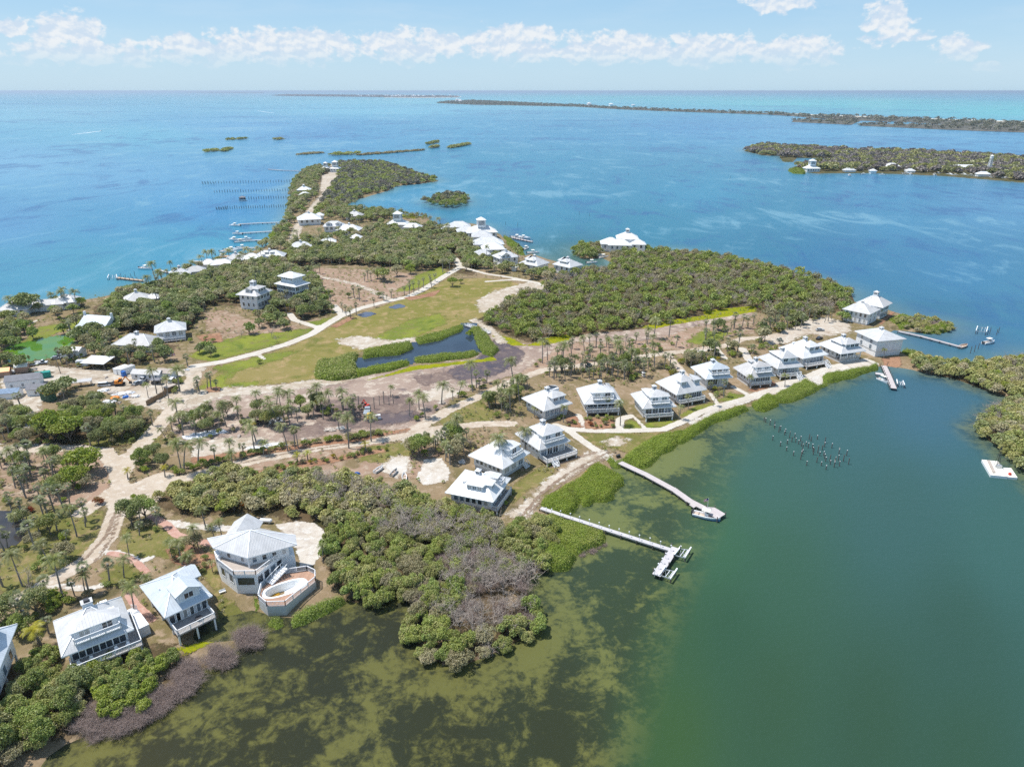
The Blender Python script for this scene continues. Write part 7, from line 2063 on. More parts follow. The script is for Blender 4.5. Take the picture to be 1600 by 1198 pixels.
# ---------------------------------------------------------------- docks, boats, pilings
M_PLANK = board_mat('grey_pink_planks', (0.50, 0.45, 0.44), .22, 'x', .8, .25, .08)
M_PLANKW = board_mat('white_planks', (0.52, 0.50, 0.50), .22, 'x', .7, .2, .06)
M_PLANKT = board_mat('tan_planks', (0.50, 0.36, 0.25), .22, 'x', .8, .25, .1)
M_HULL = mat('white_gelcoat', (0.80, 0.81, 0.81), .25, .5, var=.03)
M_HULLB = mat('blue_hull', (0.10, 0.22, 0.42), .25, .5, var=.05)
M_CANV = mat('cream_canvas', (0.78, 0.76, 0.68), .8, .2, var=.05)
M_SEAT = mat('tan_cushion', (0.52, 0.42, 0.34), .7, .2, var=.1)
M_STEEL = mat('galvanised_steel', (0.55, 0.57, 0.58), .35, .5, .6, var=.1)
M_ORANGE = mat('orange_paint', (0.75, 0.26, 0.03), .45, .4, var=.1)
M_RED = mat('red_paint', (0.55, 0.05, 0.03), .45, .4, var=.12)
M_YELLOW = mat('yellow_paint', (0.72, 0.42, 0.02), .45, .4, var=.12)
M_BLUE = mat('blue_tarp', (0.03, 0.14, 0.45), .5, .3, var=.15)
M_TEAL = mat('teal_paint', (0.02, 0.26, 0.22), .5, .3, var=.12)
M_GREEN = mat('dark_green_paint', (0.05, 0.12, 0.08), .5, .3, var=.15)
M_TYRE = mat('rubber', (0.03, 0.03, 0.032), .8, .2, var=.2)
M_WOOD = board_mat('brown_fence_boards', (0.30, 0.20, 0.12), .14, 'x', .85, .3, .15)
M_BRICK = mat('brown_tarp', (0.40, 0.26, 0.19), .8, .2, var=.2, scale=2)
def dock(name, label, path, width, z, m, piles=3.2, lamp_at=None, group=None, end=None, pile_up=.0, rail=False, cat='dock'):
 pts = [Vector((*g(*q, z), 0)) for q in path]
 base = pts[0]
 root = empty(name, (base.x, base.y, 0))
 tag(root, label, cat, group)
 for i in range(len(pts) - 1):
  a, b = pts[i] - base, pts[i + 1] - base
  d = (b - a)
  L = d.length
  rz = math.atan2(d.y, d.x)
  mb = MB()
  x0 = 0 if i == 0 else -width / 2 * (1 if i else 0)
  zt = z - .004 * i
  mb.box(x0, L + (width / 2 if i == len(pts) - 2 else 0), -width / 2, width / 2, zt - .12, zt)
  for s in (-1, 1):
   mb.box(x0, L, s * width / 2 * .86 - .08, s * width / 2 * .86 + .08, zt - .42, zt - .121)
  o = mb.build('deck', [m], root)
  o.location = a
  o.rotation_euler = (0, 0, rz)
  n = max(1, int(L / piles))
  for k in range(n + 1):
   for s in (-1, 1):
    q = MB()
    q.cyl((0, 0, -2), (0, 0, z + pile_up), .15, .14, 8)
    p_ = a + d * (k / n) + Vector((-d.y, d.x, 0)).normalized() * s * (width / 2 + .12)
    o = q.build('pile', [M_PILE], root)
    o.location = p_
 if end:
  e = [Vector((*g(*q, z), 0)) - base for q in end]
  mb = MB()
  cr = sum(((e[i].x * e[(i + 1) % len(e)].y - e[(i + 1) % len(e)].x * e[i].y) for i in range(len(e))))
  if cr < 0:
   e = e[::-1]
  mb.prism([(v.x, v.y) for v in e], z - .13, z - .015)
  mb.build('end_platform', [m], root)
  for v in e:
   q = MB()
   q.cyl((v.x, v.y, -2), (v.x, v.y, z + .7), .15, .14, 8)
   q.build('pile', [M_PILE], root)
 for q in (lamp_at or []):
  x, y = g(q[0], q[1], z + 1.9)
  lp = MB()
  lp.cyl((x - base.x, y - base.y, z - .5), (x - base.x, y - base.y, z + 1.75), .06, .05, 6)
  l_ = lp.build('lamp_post', [M_TRIM], root)
  lp = MB()
  lp.cyl((x - base.x, y - base.y, z + 1.75), (x - base.x, y - base.y, z + 1.83), .22, .20, 10)
  lp.cyl((x - base.x, y - base.y, z + 1.83), (x - base.x, y - base.y, z + 1.98), .20, .05, 10)
  lp.build('lamp_shade', [M_TRIM], l_)
 return root
dA = dock('timber_dock', 'long pinkish timber dock with a flag and platform end', [(969, 722), (1010, 741), (1054, 765), (1078, 782), (1108, 797)], 2.3, 1.3, M_PLANK, 3.4, end=[(1104, 791.5), (1117, 792.5), (1133.7, 802.6), (1120.7, 810.5), (1104, 800)])
mb = MB()
b0 = Vector(dA.location)
e = [Vector((*g(*q, 1.27), 0)) - b0 for q in ((1077, 788), (1084, 793), (1090, 789.5), (1083, 784))]
mb.prism([(v.x, v.y) for v in e], 1.1, 1.27)
mb.build('boarding_step', [M_PLANK], dA)
lamps = [(60, 590), (98, 597), (160, 610), (228, 628), (292, 650), (360, 670), (428, 690), (498, 712), (567, 735), (637, 755), (708, 778), (782, 798), (855, 822), (928, 850), (892, 903), (867, 938), (840, 975), (815, 1013)]
dB = dock('lamp_lit_dock', 'white L-shaped dock lined with small white lamp posts', [(845, 793), (871.5, 801.8), (948, 826.5), (1047, 858)], 1.5, 1.4, M_PLANKW, 4.0, [(840 + x / 4.444, 660 + y / 4.444) for x, y in lamps])
dB2 = dock('dock_arm', 'cross arm at the end of the lamp-lit dock', [(1056, 855), (1046, 868), (1038, 880), (1028, 894.5)], 2.3, 1.41, M_PLANKW, 3.4, pile_up=.9)
dC = dock('marina_pier', 'short pale pier with moored boats below the boxy block', [(1381, 571), (1388, 586), (1396, 605)], 2.4, 1.2, M_PLANK, 3.0, pile_up=1.1)
dC2 = dock('float_dock', 'small side float beside the short pale pier', [(1368, 583), (1376, 584)], 2.4, .6, M_PLANKW, 3.0)
dD = dock('channel_dock', 'long narrow dock ending at the tan skiff', [(1404, 517), (1440, 525), (1470, 533), (1500, 541)], 1.5, 1.2, M_PLANK, 4.0)
LD = 'docks on the left shore'
dock('shore_dock', 'tan timber dock beside the little beach', [(225, 438), (205, 436), (184, 433.5)], 2.4, 1.2, M_PLANKT, 3.2, group=LD, pile_up=1.2)
dock('shore_dock', 'pale dock behind the gabled shore house', [(273, 427), (258, 424), (245, 421)], 2.2, 1.2, M_PLANKW, 3.6, group=LD)
dock('shore_dock', 'pale dock near the long white roof', [(325, 411), (312, 408), (300, 408)], 2.2, 1.2, M_PLANKW, 3.6, group=LD)
dock('shore_dock', 'lowest of the white docks, with two cruisers', [(410, 386.5), (390, 387), (368, 388.5)], 2.2, 1.3, M_PLANKW, 4, group=LD)
dock('shore_dock', 'white dock with three motor boats at its head', [(425, 374.5), (400, 375), (378, 376)], 2.2, 1.3, M_PLANKW, 4, group=LD)
dock('shore_dock', 'short-headed white dock above the boat cluster', [(429, 361), (400, 362.5), (374, 364)], 2.2, 1.3, M_PLANKW, 4, group=LD)
dock('shore_dock', 'topmost complete white dock', [(446, 347), (410, 348), (374, 350)], 2.2, 1.3, M_PLANKW, 4, group=LD)
dock('shore_dock', 'bent grey pier at the north wood', [(467, 267), (440, 266), (420, 264.5)], 2.5, 1.3, M_PLANK, 6, group=LD)
dock('marina_dock', 'boat dock off the bright green hedge', [(800, 371), (815, 374), (830, 377)], 2.6, 1.2, M_PLANK, 3, pile_up=1.6)
# ruined dock rows: every piling stands alone
pm = MB()
pm.cyl((0, 0, -2), (0, 0, 2.4), .17, .15, 8)
PILE = pm.mesh('piling', [M_PILE])
pm = MB()
pm.cyl((0, 0, -2), (0, 0, 2.0), .17, .15, 8)
pm.cyl((0, 0, 2.0), (0, 0, 2.1), .17, .06, 8, 1)
PILEW = pm.mesh('capped_piling', [M_PILE, M_TRIM])
def bird_mesh():
 mb = MB()
 mb.cyl((-.22, 0, .25), (0, 0, .34), .04, .13, 7)
 mb.cyl((0, 0, .34), (.18, 0, .36), .13, .06, 7)
 mb.cyl((.16, 0, .36), (.22, 0, .56), .05, .04, 6)
 mb.cyl((.20, 0, .56), (.30, 0, .57), .07, .05, 6)
 mb.cyl((.30, 0, .565), (.52, 0, .50), .03, .01, 5, 1)
 for s in (-1, 1):
  mb.cyl((0, s * .05, 0), (0, s * .05, .26), .012, .012, 4, 1)
  mb.hexa([(-.32, s * .11, .27), (.1, s * .11, .3), (.1, s * .15, .3), (-.32, s * .13, .27)], [(-.3, s * .1, .33), (.1, s * .1, .42), (.1, s * .14, .40), (-.3, s * .12, .33)], 0)
 return mb.mesh('pelican', [mat('grey_plumage', (0.34, 0.31, 0.28), .8, .2, var=.2), M_SEAT])
BIRD = bird_mesh()
ROWS = [((316, 287), (457, 284.5), 34, 'northernmost'), ((335, 301), (450, 298), 29, 'second'), ((389, 311.5), (447, 310), 16, 'hut-side'), ((338, 327), (457, 323.5), 34, 'southernmost')]
for (a, b, n, nm) in ROWS:
 for k in range(n):
  for s in ((0, 1) if nm in ('northernmost', 'southernmost') and k < 5 else (0,)):
   t_ = k / (n - 1)
   x, y = g(a[0] + (b[0] - a[0]) * t_ + s * 1.5, a[1] + (b[1] - a[1]) * t_ + s * 1.3)
   o = new_obj('piling', PILE, None, (x, y, 0))
   o.scale = (1.9, 1.9, rnd.uniform(.9, 1.5))
   k_ = n - k
   tag(o, '%sdark piling of the %s ruined dock row, %s to shore' % ('paired ' if s else '', nm, ordinal(k_)), 'piling', 'ruined dock pilings off the left shore')
PF = [(245, 122), (253, 127), (276, 140), (300, 158), (299, 150), (322, 178), (330, 170), (352, 192), (356, 182), (378, 208), (290, 220), (330, 250), (362, 275), (366, 240), (405, 205), (410, 230), (435, 225), (440, 250), (463, 250), (480, 215), (490, 225), (522, 215), (475, 260), (497, 262), (502, 295), (525, 285), (535, 300), (398, 300), (440, 300), (446, 290), (436, 320), (467, 350), (520, 335), (543, 352), (548, 270), (556, 300), (560, 255), (562, 235), (566, 330), (568, 372), (588, 328), (598, 260), (610, 360), (635, 290), (632, 325), (637, 355), (658, 330), (675, 300), (685, 345), (560, 315), (590, 345), (615, 340), (500, 278), (445, 275), (390, 228), (425, 240)]
fx = g(1120 + 245 / 3.333, 620 + 122 / 3.333)
pf = sorted([g(1120 + x / 3.333, 620 + (y + 6) / 3.333) for x, y in PF], key=lambda q: math.hypot(q[0] - fx[0], q[1] - fx[1]))
for k, (x, y) in enumerate(pf):
 o = new_obj('piling', PILEW if k % 3 else PILE, None, (x, y, 0))
 s = rnd.uniform(.75, 1.1)
 o.scale = (1, 1, s)
 tag(o, 'weathered piling in the green bay, %s to the hedge end of the group' % ordinal(k + 1), 'piling', 'pilings of the lost dock in the bay')
 if k in (9, 27, 33, 40, 48, 52):
  b = new_obj('pelican', BIRD, None, (x, y, (2.1 if k % 3 else 2.4) * s), rnd.uniform(0, 6))
  tag(b, 'grey-brown pelican perched on the bay piling %s to the tail near the hedge' % ordinal(k + 1), 'bird', 'birds on the bay pilings')
for k, (px, py, lb) in enumerate([(1560, 520, 'pair of posts, right one'), (1557, 523, 'pair of posts, left one'), (1546, 522, 'post next to the white boat lift'), (1516, 552, 'short post in front of the tan skiff'), (1522, 550, 'second short post in front of the tan skiff'), (1528, 546, 'taller post in front of the white cruiser'), (197, 437, 'tall post by the tan timber dock'), (205, 434, 'taller post by the tan timber dock'), (211, 432, 'tallest leaning post near the white boat'), (190, 436, 'short post at the tan dock lift'), (338, 403, 'post by the orange barge'), (342, 405, 'second post by the orange barge'), (1560 - 646, 226, 'channel stake in the open blue water'), (982, 274, 'channel stake left of the pair'), (1141, 279, 'channel stake, left one of the pair'), (1173, 276, 'channel stake, right one of the pair'), (790, 352, 'stake off the house cluster'), (809, 354, 'second stake off the house cluster'), (905, 336, 'stake pair off the wooded knoll, left one'), (921, 338, 'stake pair off the wooded knoll, right one')]):
 x, y = g(px, py)
 o = new_obj('mooring_post', PILE, None, (x, y, 0))
 o.scale = (.9, .9, rnd.uniform(1.2, 1.7))
 tag(o, 'dark ' + lb, 'post', 'single mooring posts')
def boat_lift(px4, z, label, grp='boat lifts'):
 P4 = [Vector((*g(*q, z), 0)) for q in px4]
 c = sum(P4, Vector()) / 4
 root = empty('boat_lift', (c.x, c.y, 0))
 tag(root, label, 'boat lift', grp)
 q4 = [p_ - c for p_ in P4]
 for v in q4:
  m_ = MB()
  m_.cyl((v.x, v.y, -2), (v.x, v.y, z + .2), .16, .15, 8)
  m_.build('pile', [M_PILE], root)
 for a, b in ((0, 1), (2, 3)):
  m_ = MB()
  A_, B_ = Vector((q4[a].x, q4[a].y, z + .35)), Vector((q4[b].x, q4[b].y, z + .35))
  ex = (B_ - A_).normalized() * .9
  m_.bar(A_ - ex * .5, B_ + ex, .35, .4)
  m_.build('top_beam', [M_TRIM], root)
 for a, b in ((0, 2), (1, 3)):
  m_ = MB()
  m_.bar(q4[a] + Vector((0, 0, z - .1)), q4[b] + Vector((0, 0, z - .1)), .22, .3)
  m_.build('cradle', [M_STEEL], root)
 for t_ in (.35, .65):
  m_ = MB()
  a = q4[0].lerp(q4[2], t_ + .15)
  b = q4[1].lerp(q4[3], t_ + .15)
  m_.bar(a + Vector((0, 0, z + .0)), b + Vector((0, 0, z + .0)), .12, .12)
  m_.cyl(a + Vector((0, 0, z)), a + Vector((0, 0, z + 1.9)), .05, .05, 6)
  m_.build('guide_pole', [M_TRIM], root)
 return root
boat_lift([(1054, 867), (1062, 857), (1070.6, 871), (1078, 859)], 1.3, 'empty white boat lift at the outer corner of the lamp-lit dock')
boat_lift([(1031, 898), (1037.5, 889), (1048, 904), (1056, 892.5)], 1.3, 'empty white boat lift below the cross arm end')
boat_lift([(1402, 600), (1401, 595), (1413, 602), (1411, 597)], 1.3, 'empty boat lift beside the short marina pier')
boat_lift([(1525, 517), (1527, 511), (1541, 519), (1543, 512)], 1.6, 'white boat lift standing free in the channel')
boat_lift([(168, 435), (170, 430), (183, 435), (182, 430)], 1.4, 'roofless lift at the tan timber dock')
def hull_mesh(L, B, H, m=M_HULL, stripe=None, sheer=.35):
 """open boat, bow to +x; returns a mesh with gunwale and cockpit sole"""
 n = 12
 V, F, MI = [], [], []
 for i in range(n + 1):
  t_ = i / n
  x = -L / 2 + L * t_
  w = B / 2 * (1 - max(0, (t_ - .45) / .55) ** 2.2) if t_ > .45 else B / 2 * (.88 + .12 * t_ / .45)
  w = max(w, .03)
  zt = H + sheer * t_ ** 2
  V += [(x * (1 if t_ < .9 else 1), 0, -.25 + .35 * max(0, t_ - .7)), (x, w * .80, .05), (x, w, zt * .55), (x, w * 1.03, zt), (x, w * .82, zt), (x, w * .78, H * .45), (x, 0, H * .45)]
 for s in (1, -1):
  pass
 VV = [(x, y, z) for x, y, z in V] + [(x, -y, z) for x, y, z in V]
 off = len(V)
 for i in range(n):
  for k in range(6):
   a, b = i * 7 + k, (i + 1) * 7 + k
   F.append((a, a + 1, b + 1, b))
   F.append((off + a, off + b, off + b + 1, off + a + 1))
   mi = 1 if (k == 1 and stripe) else (2 if k == 5 else 0)
   MI += [mi, mi]
 F.append((0, off + 1, off + 2, off + 3, 3, 2, 1))
 MI.append(0)
 me = bpy.data.meshes.new('hull')
 me.from_pydata(VV, [], F)
 for q in (m, stripe or m, M_SEAT):
  me.materials.append(q)
 me.polygons.foreach_set('material_index', MI)
 me.update()
 return me
def boat(px, py, rot, L, label, style='console', grp=None, stripe=None, name='motor_boat', z=0.0, far=False, m=None):
 x, y = g(px, py, .5)
 B = L * .34
 H = .8 + L * .03
 root = empty(name, (x, y, z), math.radians(rot))
 tag(root, label, 'boat', grp)
 new_obj('hull', hull_mesh(L, B, H, m or M_HULL, stripe), root)
 if style in ('console', 'cabin'):
  mb = MB()
  mb.box(-.6, .5, -.5, .5, H * .46, H + .75)
  mb.hexa([(.1, -.5, H + .75), (.5, -.5, H + .75), (.5, .5, H + .75), (.1, .5, H + .75)], [(0, -.42, H + 1.2), (.12, -.42, H + 1.2), (.12, .42, H + 1.2), (0, .42, H + 1.2)], 1)
  mb.build('console', [M_HULL, M_GLASS], root)
  mb = MB()
  for sx in (-1.0, .7):
   for sy in (-.55, .55):
    mb.cyl((sx, sy, H * .46), (sx * .9, sy, H + 1.75), .035, .035, 6)
  mb.build('top_frame', [M_STEEL], root)
  mb = MB()
  mb.hexa([(-1.5, -B * .36, H + 1.75), (1.1, -B * .36, H + 1.75), (1.1, B * .36, H + 1.75), (-1.5, B * .36, H + 1.75)], [(-1.35, -B * .3, H + 1.92), (.95, -B * .3, H + 1.92), (.95, B * .3, H + 1.92), (-1.35, B * .3, H + 1.92)])
  mb.build('canopy', [M_CANV], root)
 if style == 'cabin':
  mb = MB()
  mb.hexa([(.6, -B * .36, H * .8), (L * .34, -B * .2, H), (L * .34, B * .2, H), (.6, B * .36, H * .8)], [(.7, -B * .3, H + 1.0), (L * .26, -B * .15, H + .75), (L * .26, B * .15, H + .75), (.7, B * .3, H + 1.0)])
  mb.build('cabin', [M_HULL], root)
 if style != 'skiff':
  for s in ((-.4, .4) if L > 7 else (0,)):
   mb = MB()
   mb.box(-L / 2 - .55, -L / 2 - .05, s - .2, s + .2, H * .6, H + .55)
   mb.box(-L / 2 - .4, -L / 2 - .18, s - .09, s + .09, -.5, H * .6, 0)
   mb.build('outboard_motor', [M_DARK], root)
  mb = MB()
  mb.box(-L * .4, -L * .3, -B * .33, B * .33, H * .45, H * .45 + .42)
  mb.build('seat', [M_SEAT], root)
 else:
  for xx in (-L * .25, L * .08):
   mb = MB()
   mb.box(xx, xx + .35, -B * .40, B * .40, H * .45, H * .45 + .3)
   mb.build('bench', [M_SEAT], root)
 return root
boat(1104, 807, -27, 8.2, 'white centre-console boat with cream canopy and blue hull side, tied at the flagged dock', 'console', stripe=M_HULLB)
boat(1380, 595, -68, 6.2, 'white boat moored along the short marina pier', 'console')
boat(1505, 541, 33, 7.5, 'tan open skiff across the end of the long narrow dock', 'skiff', m=M_SEAT)
boat(1545, 535, 22, 8.0, 'white cruiser with canopy anchored in the channel', 'cabin')
BG2 = 'boats at the left docks'
for (px, py, r, L, lab, stl) in [(367, 352.5, 175, 9, 'white boat at the head of the topmost complete dock', 'cabin'), (371, 365.5, 170, 8, 'white boat at the short-headed dock', 'console'), (366, 374.5, 160, 9, 'outermost white boat of the three at one dock', 'cabin'), (376, 378, 20, 8, 'front white boat of the three at one dock', 'console'), (385, 374, 10, 8, 'inner white boat of the three at one dock', 'cabin'),
        (357, 393, 8, 11, 'long white cruiser nearest the orange barge', 'cabin'), (362, 390.5, 8, 10, 'white cruiser behind the long one', 'cabin'), (228, 419.5, -14, 9, 'lone white boat off the gabled shore house', 'console'), (379, 387, 6, 8, 'white boat under the lowest white dock', 'console'),
        (808, 371, -12, 10, 'white cruiser on the near side of the hedge boat dock', 'cabin'), (818, 372, -12, 10, 'white cruiser at the head of the hedge boat dock', 'cabin'), (822, 388.5, 60, 7, 'small white boat between the hedge and the dormer cottage', 'console'), (833, 395, 10, 8, 'white boat behind the shed-dormer cottage', 'console'),
        (931, 399.5, -4, 11, 'long white boat in the knoll lagoon', 'cabin'), (943, 402, 30, 8, 'white boat beside the long one in the knoll lagoon', 'console'), (925, 410.5, 10, 7, 'white boat half hidden by the mangroves near the lagoon mouth', 'console'), (330, 419, 3, 6, 'small boat moored on the ruined dock row', 'skiff')]:
 boat(px, py, r, L * 1.25, lab, stl, BG2)
BG3 = 'boats along the island across the channel'
BIG = 1.3
for k, (px, L) in enumerate([(1327, 9), (1349, 7), (1378, 7), (1416, 11), (1423, 8), (1460, 9), (1466, 8), (1484, 10), (1492, 8), (1506, 9), (1517, 10), (1527, 9), (1533, 11), (1541, 10), (1549, 10), (1556, 9), (1563, 10), (1571, 9), (1578, 9)]):
 py = 274.5 if px == 1327 else 271.5 + max(0, px - 1480) * .055 + (k % 3) * 1.0
 boat(px, py, rnd.choice([0, 10, 80, -75, 170]), L * BIG, 'small white boat across the channel, %s to the two-tier tip house' % ordinal(k + 1), 'cabin' if k % 2 else 'console', BG3)
# barge with crane mast
bq = [Vector((*g(*q, .9), 0)) for q in ((1548, 742), (1574.5, 744.5), (1559.5, 720.5), (1534, 718))]
bc = sum(bq, Vector()) / 4
root = empty('crane_barge', (bc.x, bc.y, 0))
tag(root, 'white work barge with a tall dark crane mast moored at the right bank', 'barge')
lq = [(v.x - bc.x, v.y - bc.y) for v in bq]
mb = MB()
mb.prism(lq, -.5, .95, 0, 1)
mb.build('hull', [M_HULL, M_CANV], root)
sq = [Vector((*g(*q, .8), 0)) - bc for q in ((1575, 744.8), (1590, 746), (1580, 731), (1567.5, 730))]
mb = MB()
mb.prism([(v.x, v.y) for v in sq], -.5, .8, 0, 1)
mb.build('side_pontoon', [M_HULL, M_CANV], root)
mx, my = g(1557, 728, 1.0)
mx, my = mx - bc.x, my - bc.y
mb = MB()
for a in range(4):
 ca, sa = math.cos(a * 1.571 + .78), math.sin(a * 1.571 + .78)
 mb.cyl((mx + ca * .8, my + sa * .8, .95), (mx + ca * .12, my + sa * .12, 8.5), .06, .05, 5)
for k in range(6):
 z = 1.6 + k * 1.1
 s = .8 - .1 * k
 for a in range(4):
  c0_, c1_ = a * 1.571 + .78, a * 1.571 + 2.35
  mb.bar((mx + math.cos(c0_) * s, my + math.sin(c0_) * s, z), (mx + math.cos(c1_) * s, my + math.sin(c1_) * s, z + .6), .05)
mb.build('mast', [M_DARK], root)
mb = MB()
mb.bar((mx, my, 1.6), (mx + 3.6, my + .8, 4.2), .12)
mb.build('boom', [M_DARK], root)
mb = MB()
mb.box(mx - .9, mx + .8, my - 1.6, my - .6, .96, 2.0)
mb.build('winch_house', [M_STEEL], root)
mb = MB()
mb.hexa([(lq[3][0] + 1.2, lq[3][1] - 1.0, .955), (lq[0][0] + 1.4, lq[0][1] + 1.2, .955), (lq[0][0] + 2.4, lq[0][1] + 1.3, .955), (lq[3][0] + 2.2, lq[3][1] - 1.0, .955)], [(lq[3][0] + 1.2, lq[3][1] - 1.0, 1.3), (lq[0][0] + 1.4, lq[0][1] + 1.2, 1.3), (lq[0][0] + 2.4, lq[0][1] + 1.3, 1.3), (lq[3][0] + 2.2, lq[3][1] - 1.0, 1.3)])
mb.build('timber_stack', [M_DECKT], root)
mb = MB()
mb.box(sq[0].x + 1, sq[0].x + 1.7, sq[0].y + .9, sq[0].y + 1.6, .81, 1.6)
mb.build('outboard_motor', [M_RED], root)
# orange barge
x, y = g(355, 400.5, .6)
ob = empty('orange_barge', (x, y, 0), .1)
tag(ob, 'flat orange-decked barge behind the white shore roofs', 'barge')
mb = MB()
mb.prism([(-6, -2.6), (5, -2.6), (6.5, 0), (5, 2.6), (-6, 2.6)], -.4, .9, 0, 1)
mb.build('hull', [M_ORANGE, M_PLANKT], ob)
mb = MB()
mb.box(-5, -2.6, -1.4, 1.4, .91, 2.6)
mb.build('deck_house', [M_TRIM], ob)
# hut on piles
x, y = g(379, 312, 1.5)
hb = empty('stilt_hut', (x, y, 0), .1)
tag(hb, 'small dark hut on stilts at the sea end of a piling row', 'hut')
for sx in (-3, 0, 3):
 for sy in (-2.4, 2.4):
  mb = MB()
  mb.cyl((sx, sy, -2), (sx, sy, 2.0), .2, .2, 6)
  mb.build('stilt', [M_PILE], hb)
mb = MB()
mb.box(-4, 4, -3.2, 3.2, 1.8, 2.0)
mb.build('deck', [M_PILE], hb)
mb = MB()
mb.box(-3, 3, -2.2, 2.2, 2.0, 4.2)
mb.build('wall', [M_DARK], hb)
mb = MB()
hip_roof(mb, 7.4, 5.8, 4.2, 1.6)
mb.build('roof', [M_ROOF_D, M_DARK], hb)
win_row(hb, 'f', -2.8, 2.8, 2.205, 2.8, 1.0, 2, 1.2, 1)
# flags
def flag(px, py, z0, hgt, fw, fh, label, stripes=True, rz=0.0):
 x, y = g(px, py, z0)
 root = empty('flag', (x, y, z0), rz)
 tag(root, label, 'flag')
 mb = MB()
 mb.cyl((0, 0, -.5), (0, 0, hgt), .05, .04, 8)
 mb.cyl((0, 0, hgt), (0, 0, hgt + .1), .07, .02, 8)
 mb.build('pole', [M_TRIM], root)
 mb = MB()
 nx = 10
 rows = 13
 for r in range(rows):
  for k in range(nx):
   xa, xb = fw * k / nx, fw * (k + 1) / nx
   wv = lambda q: math.sin(q / fw * 7) * .10 * (q / fw + .2)
   dz = lambda q: -.35 * (q / fw) ** 1.3 * fh
   za, zb = hgt - fh * r / rows, hgt - fh * (r + 1) / rows
   blue = k < 4 and r < 7
   mi = 2 if blue else (0 if r % 2 == 0 else 1)
   mb.poly([(xa, wv(xa), zb + dz(xa)), (xb, wv(xb), zb + dz(xb)), (xb, wv(xb), za + dz(xb)), (xa, wv(xa), za + dz(xa))], mi if stripes else (1 if r < 9 else 0))
 mb.build('cloth', [mat('flag_red', (0.55, 0.04, 0.05), .8, .1), mat('flag_white', (0.8, 0.8, 0.8), .8, .1), mat('flag_blue', (0.03, 0.06, 0.22), .8, .1)], root)
flag(1105.5, 792.5, 1.3, 3.3, 1.5, 1.0, 'red and white striped flag on a pole at the dock platform', True, 3.3)
flag(268, 565, .9, 4.6, 2.2, 1.4, 'striped flag with blue corner on a pole beside the yard', True, .3)
# ---------------------------------------------------------------- things on the ground
def ground_root(name, px, py, rot, label, cat, grp=None, dz=0.0):
 x, y = g(px, py, .9)
 r = empty(name, (x, y, landz(x, y) + .03 + dz), math.radians(rot))
 return tag(r, label, cat, grp)
def wheel(parent, x, y, r=.34, w=.22):
 mb = MB()
 mb.cyl((x, y - w / 2, r), (x, y + w / 2, r), r, r, 12)
 o = mb.build('wheel', [M_TYRE], parent)
 mb = MB()
 mb.cyl((x, y - w / 2 - .01, r), (x, y + w / 2 + .01, r), r * .55, r * .55, 10)
 mb.build('rim', [M_STEEL], o)
def car(px, py, rot, label, paint, kind='car', grp='parked vehicles in the yard'):
 r = ground_root('parked_' + kind, px, py, rot, label, kind, grp)
 L, B = (4.5, 1.8) if kind == 'car' else (5.4, 2.0)
 mb = MB()
 mb.hexa([(-L / 2, -B / 2, .35), (L / 2, -B / 2, .35), (L / 2, B / 2, .35), (-L / 2, B / 2, .35)], [(-L / 2 + .05, -B / 2 + .05, .95), (L / 2 - .1, -B / 2 + .08, .85), (L / 2 - .1, B / 2 - .08, .85), (-L / 2 + .05, B / 2 - .05, .95)])
 mb.build('body', [paint], r)
 x0, x1 = (-L * .36, L * .22) if kind != 'truck' else (-L * .02, L * .28)
 if kind == 'van':
  x0, x1 = -L * .48, L * .3
 hh = 1.5 if kind == 'car' else 1.8
 mb = MB()
 mb.hexa([(x0, -B / 2 + .08, .9), (x1, -B / 2 + .08, .88), (x1, B / 2 - .08, .88), (x0, B / 2 - .08, .9)], [(x0 + .35, -B / 2 + .2, hh - .06), (x1 - .6, -B / 2 + .2, hh - .06), (x1 - .6, B / 2 - .2, hh - .06), (x0 + .35, B / 2 - .2, hh - .06)])
 mb.build('windows', [M_GLASS], r)
 mb = MB()
 mb.box(x0 + .33, x1 - .58, -B / 2 + .18, B / 2 - .18, hh - .059, hh + .02)
 mb.build('roof', [paint], r)
 if kind == 'truck':
  mb = MB()
  for s in (-1, 1):
   mb.box(-L / 2 + .05, -L * .05, s * (B / 2 - .12) - .05, s * (B / 2 - .12) + .05, .951, 1.25)
  mb.box(-L / 2 + .05, -L / 2 + .15, -B / 2 + .2, B / 2 - .2, .951, 1.25)
  mb.build('bed_side', [paint], r)
 for x in (-L * .31, L * .31):
  for y in (-B / 2 + .08, B / 2 - .08):
   wheel(r, x, y)
 return r
M_CARW = mat('white_car_paint', (0.72, 0.72, 0.72), .25, .6, var=.03)
M_CARB = mat('black_car_paint', (0.03, 0.03, 0.035), .25, .6, var=.05)
M_CARS = mat('silver_car_paint', (0.42, 0.44, 0.46), .25, .6, .3, var=.05)
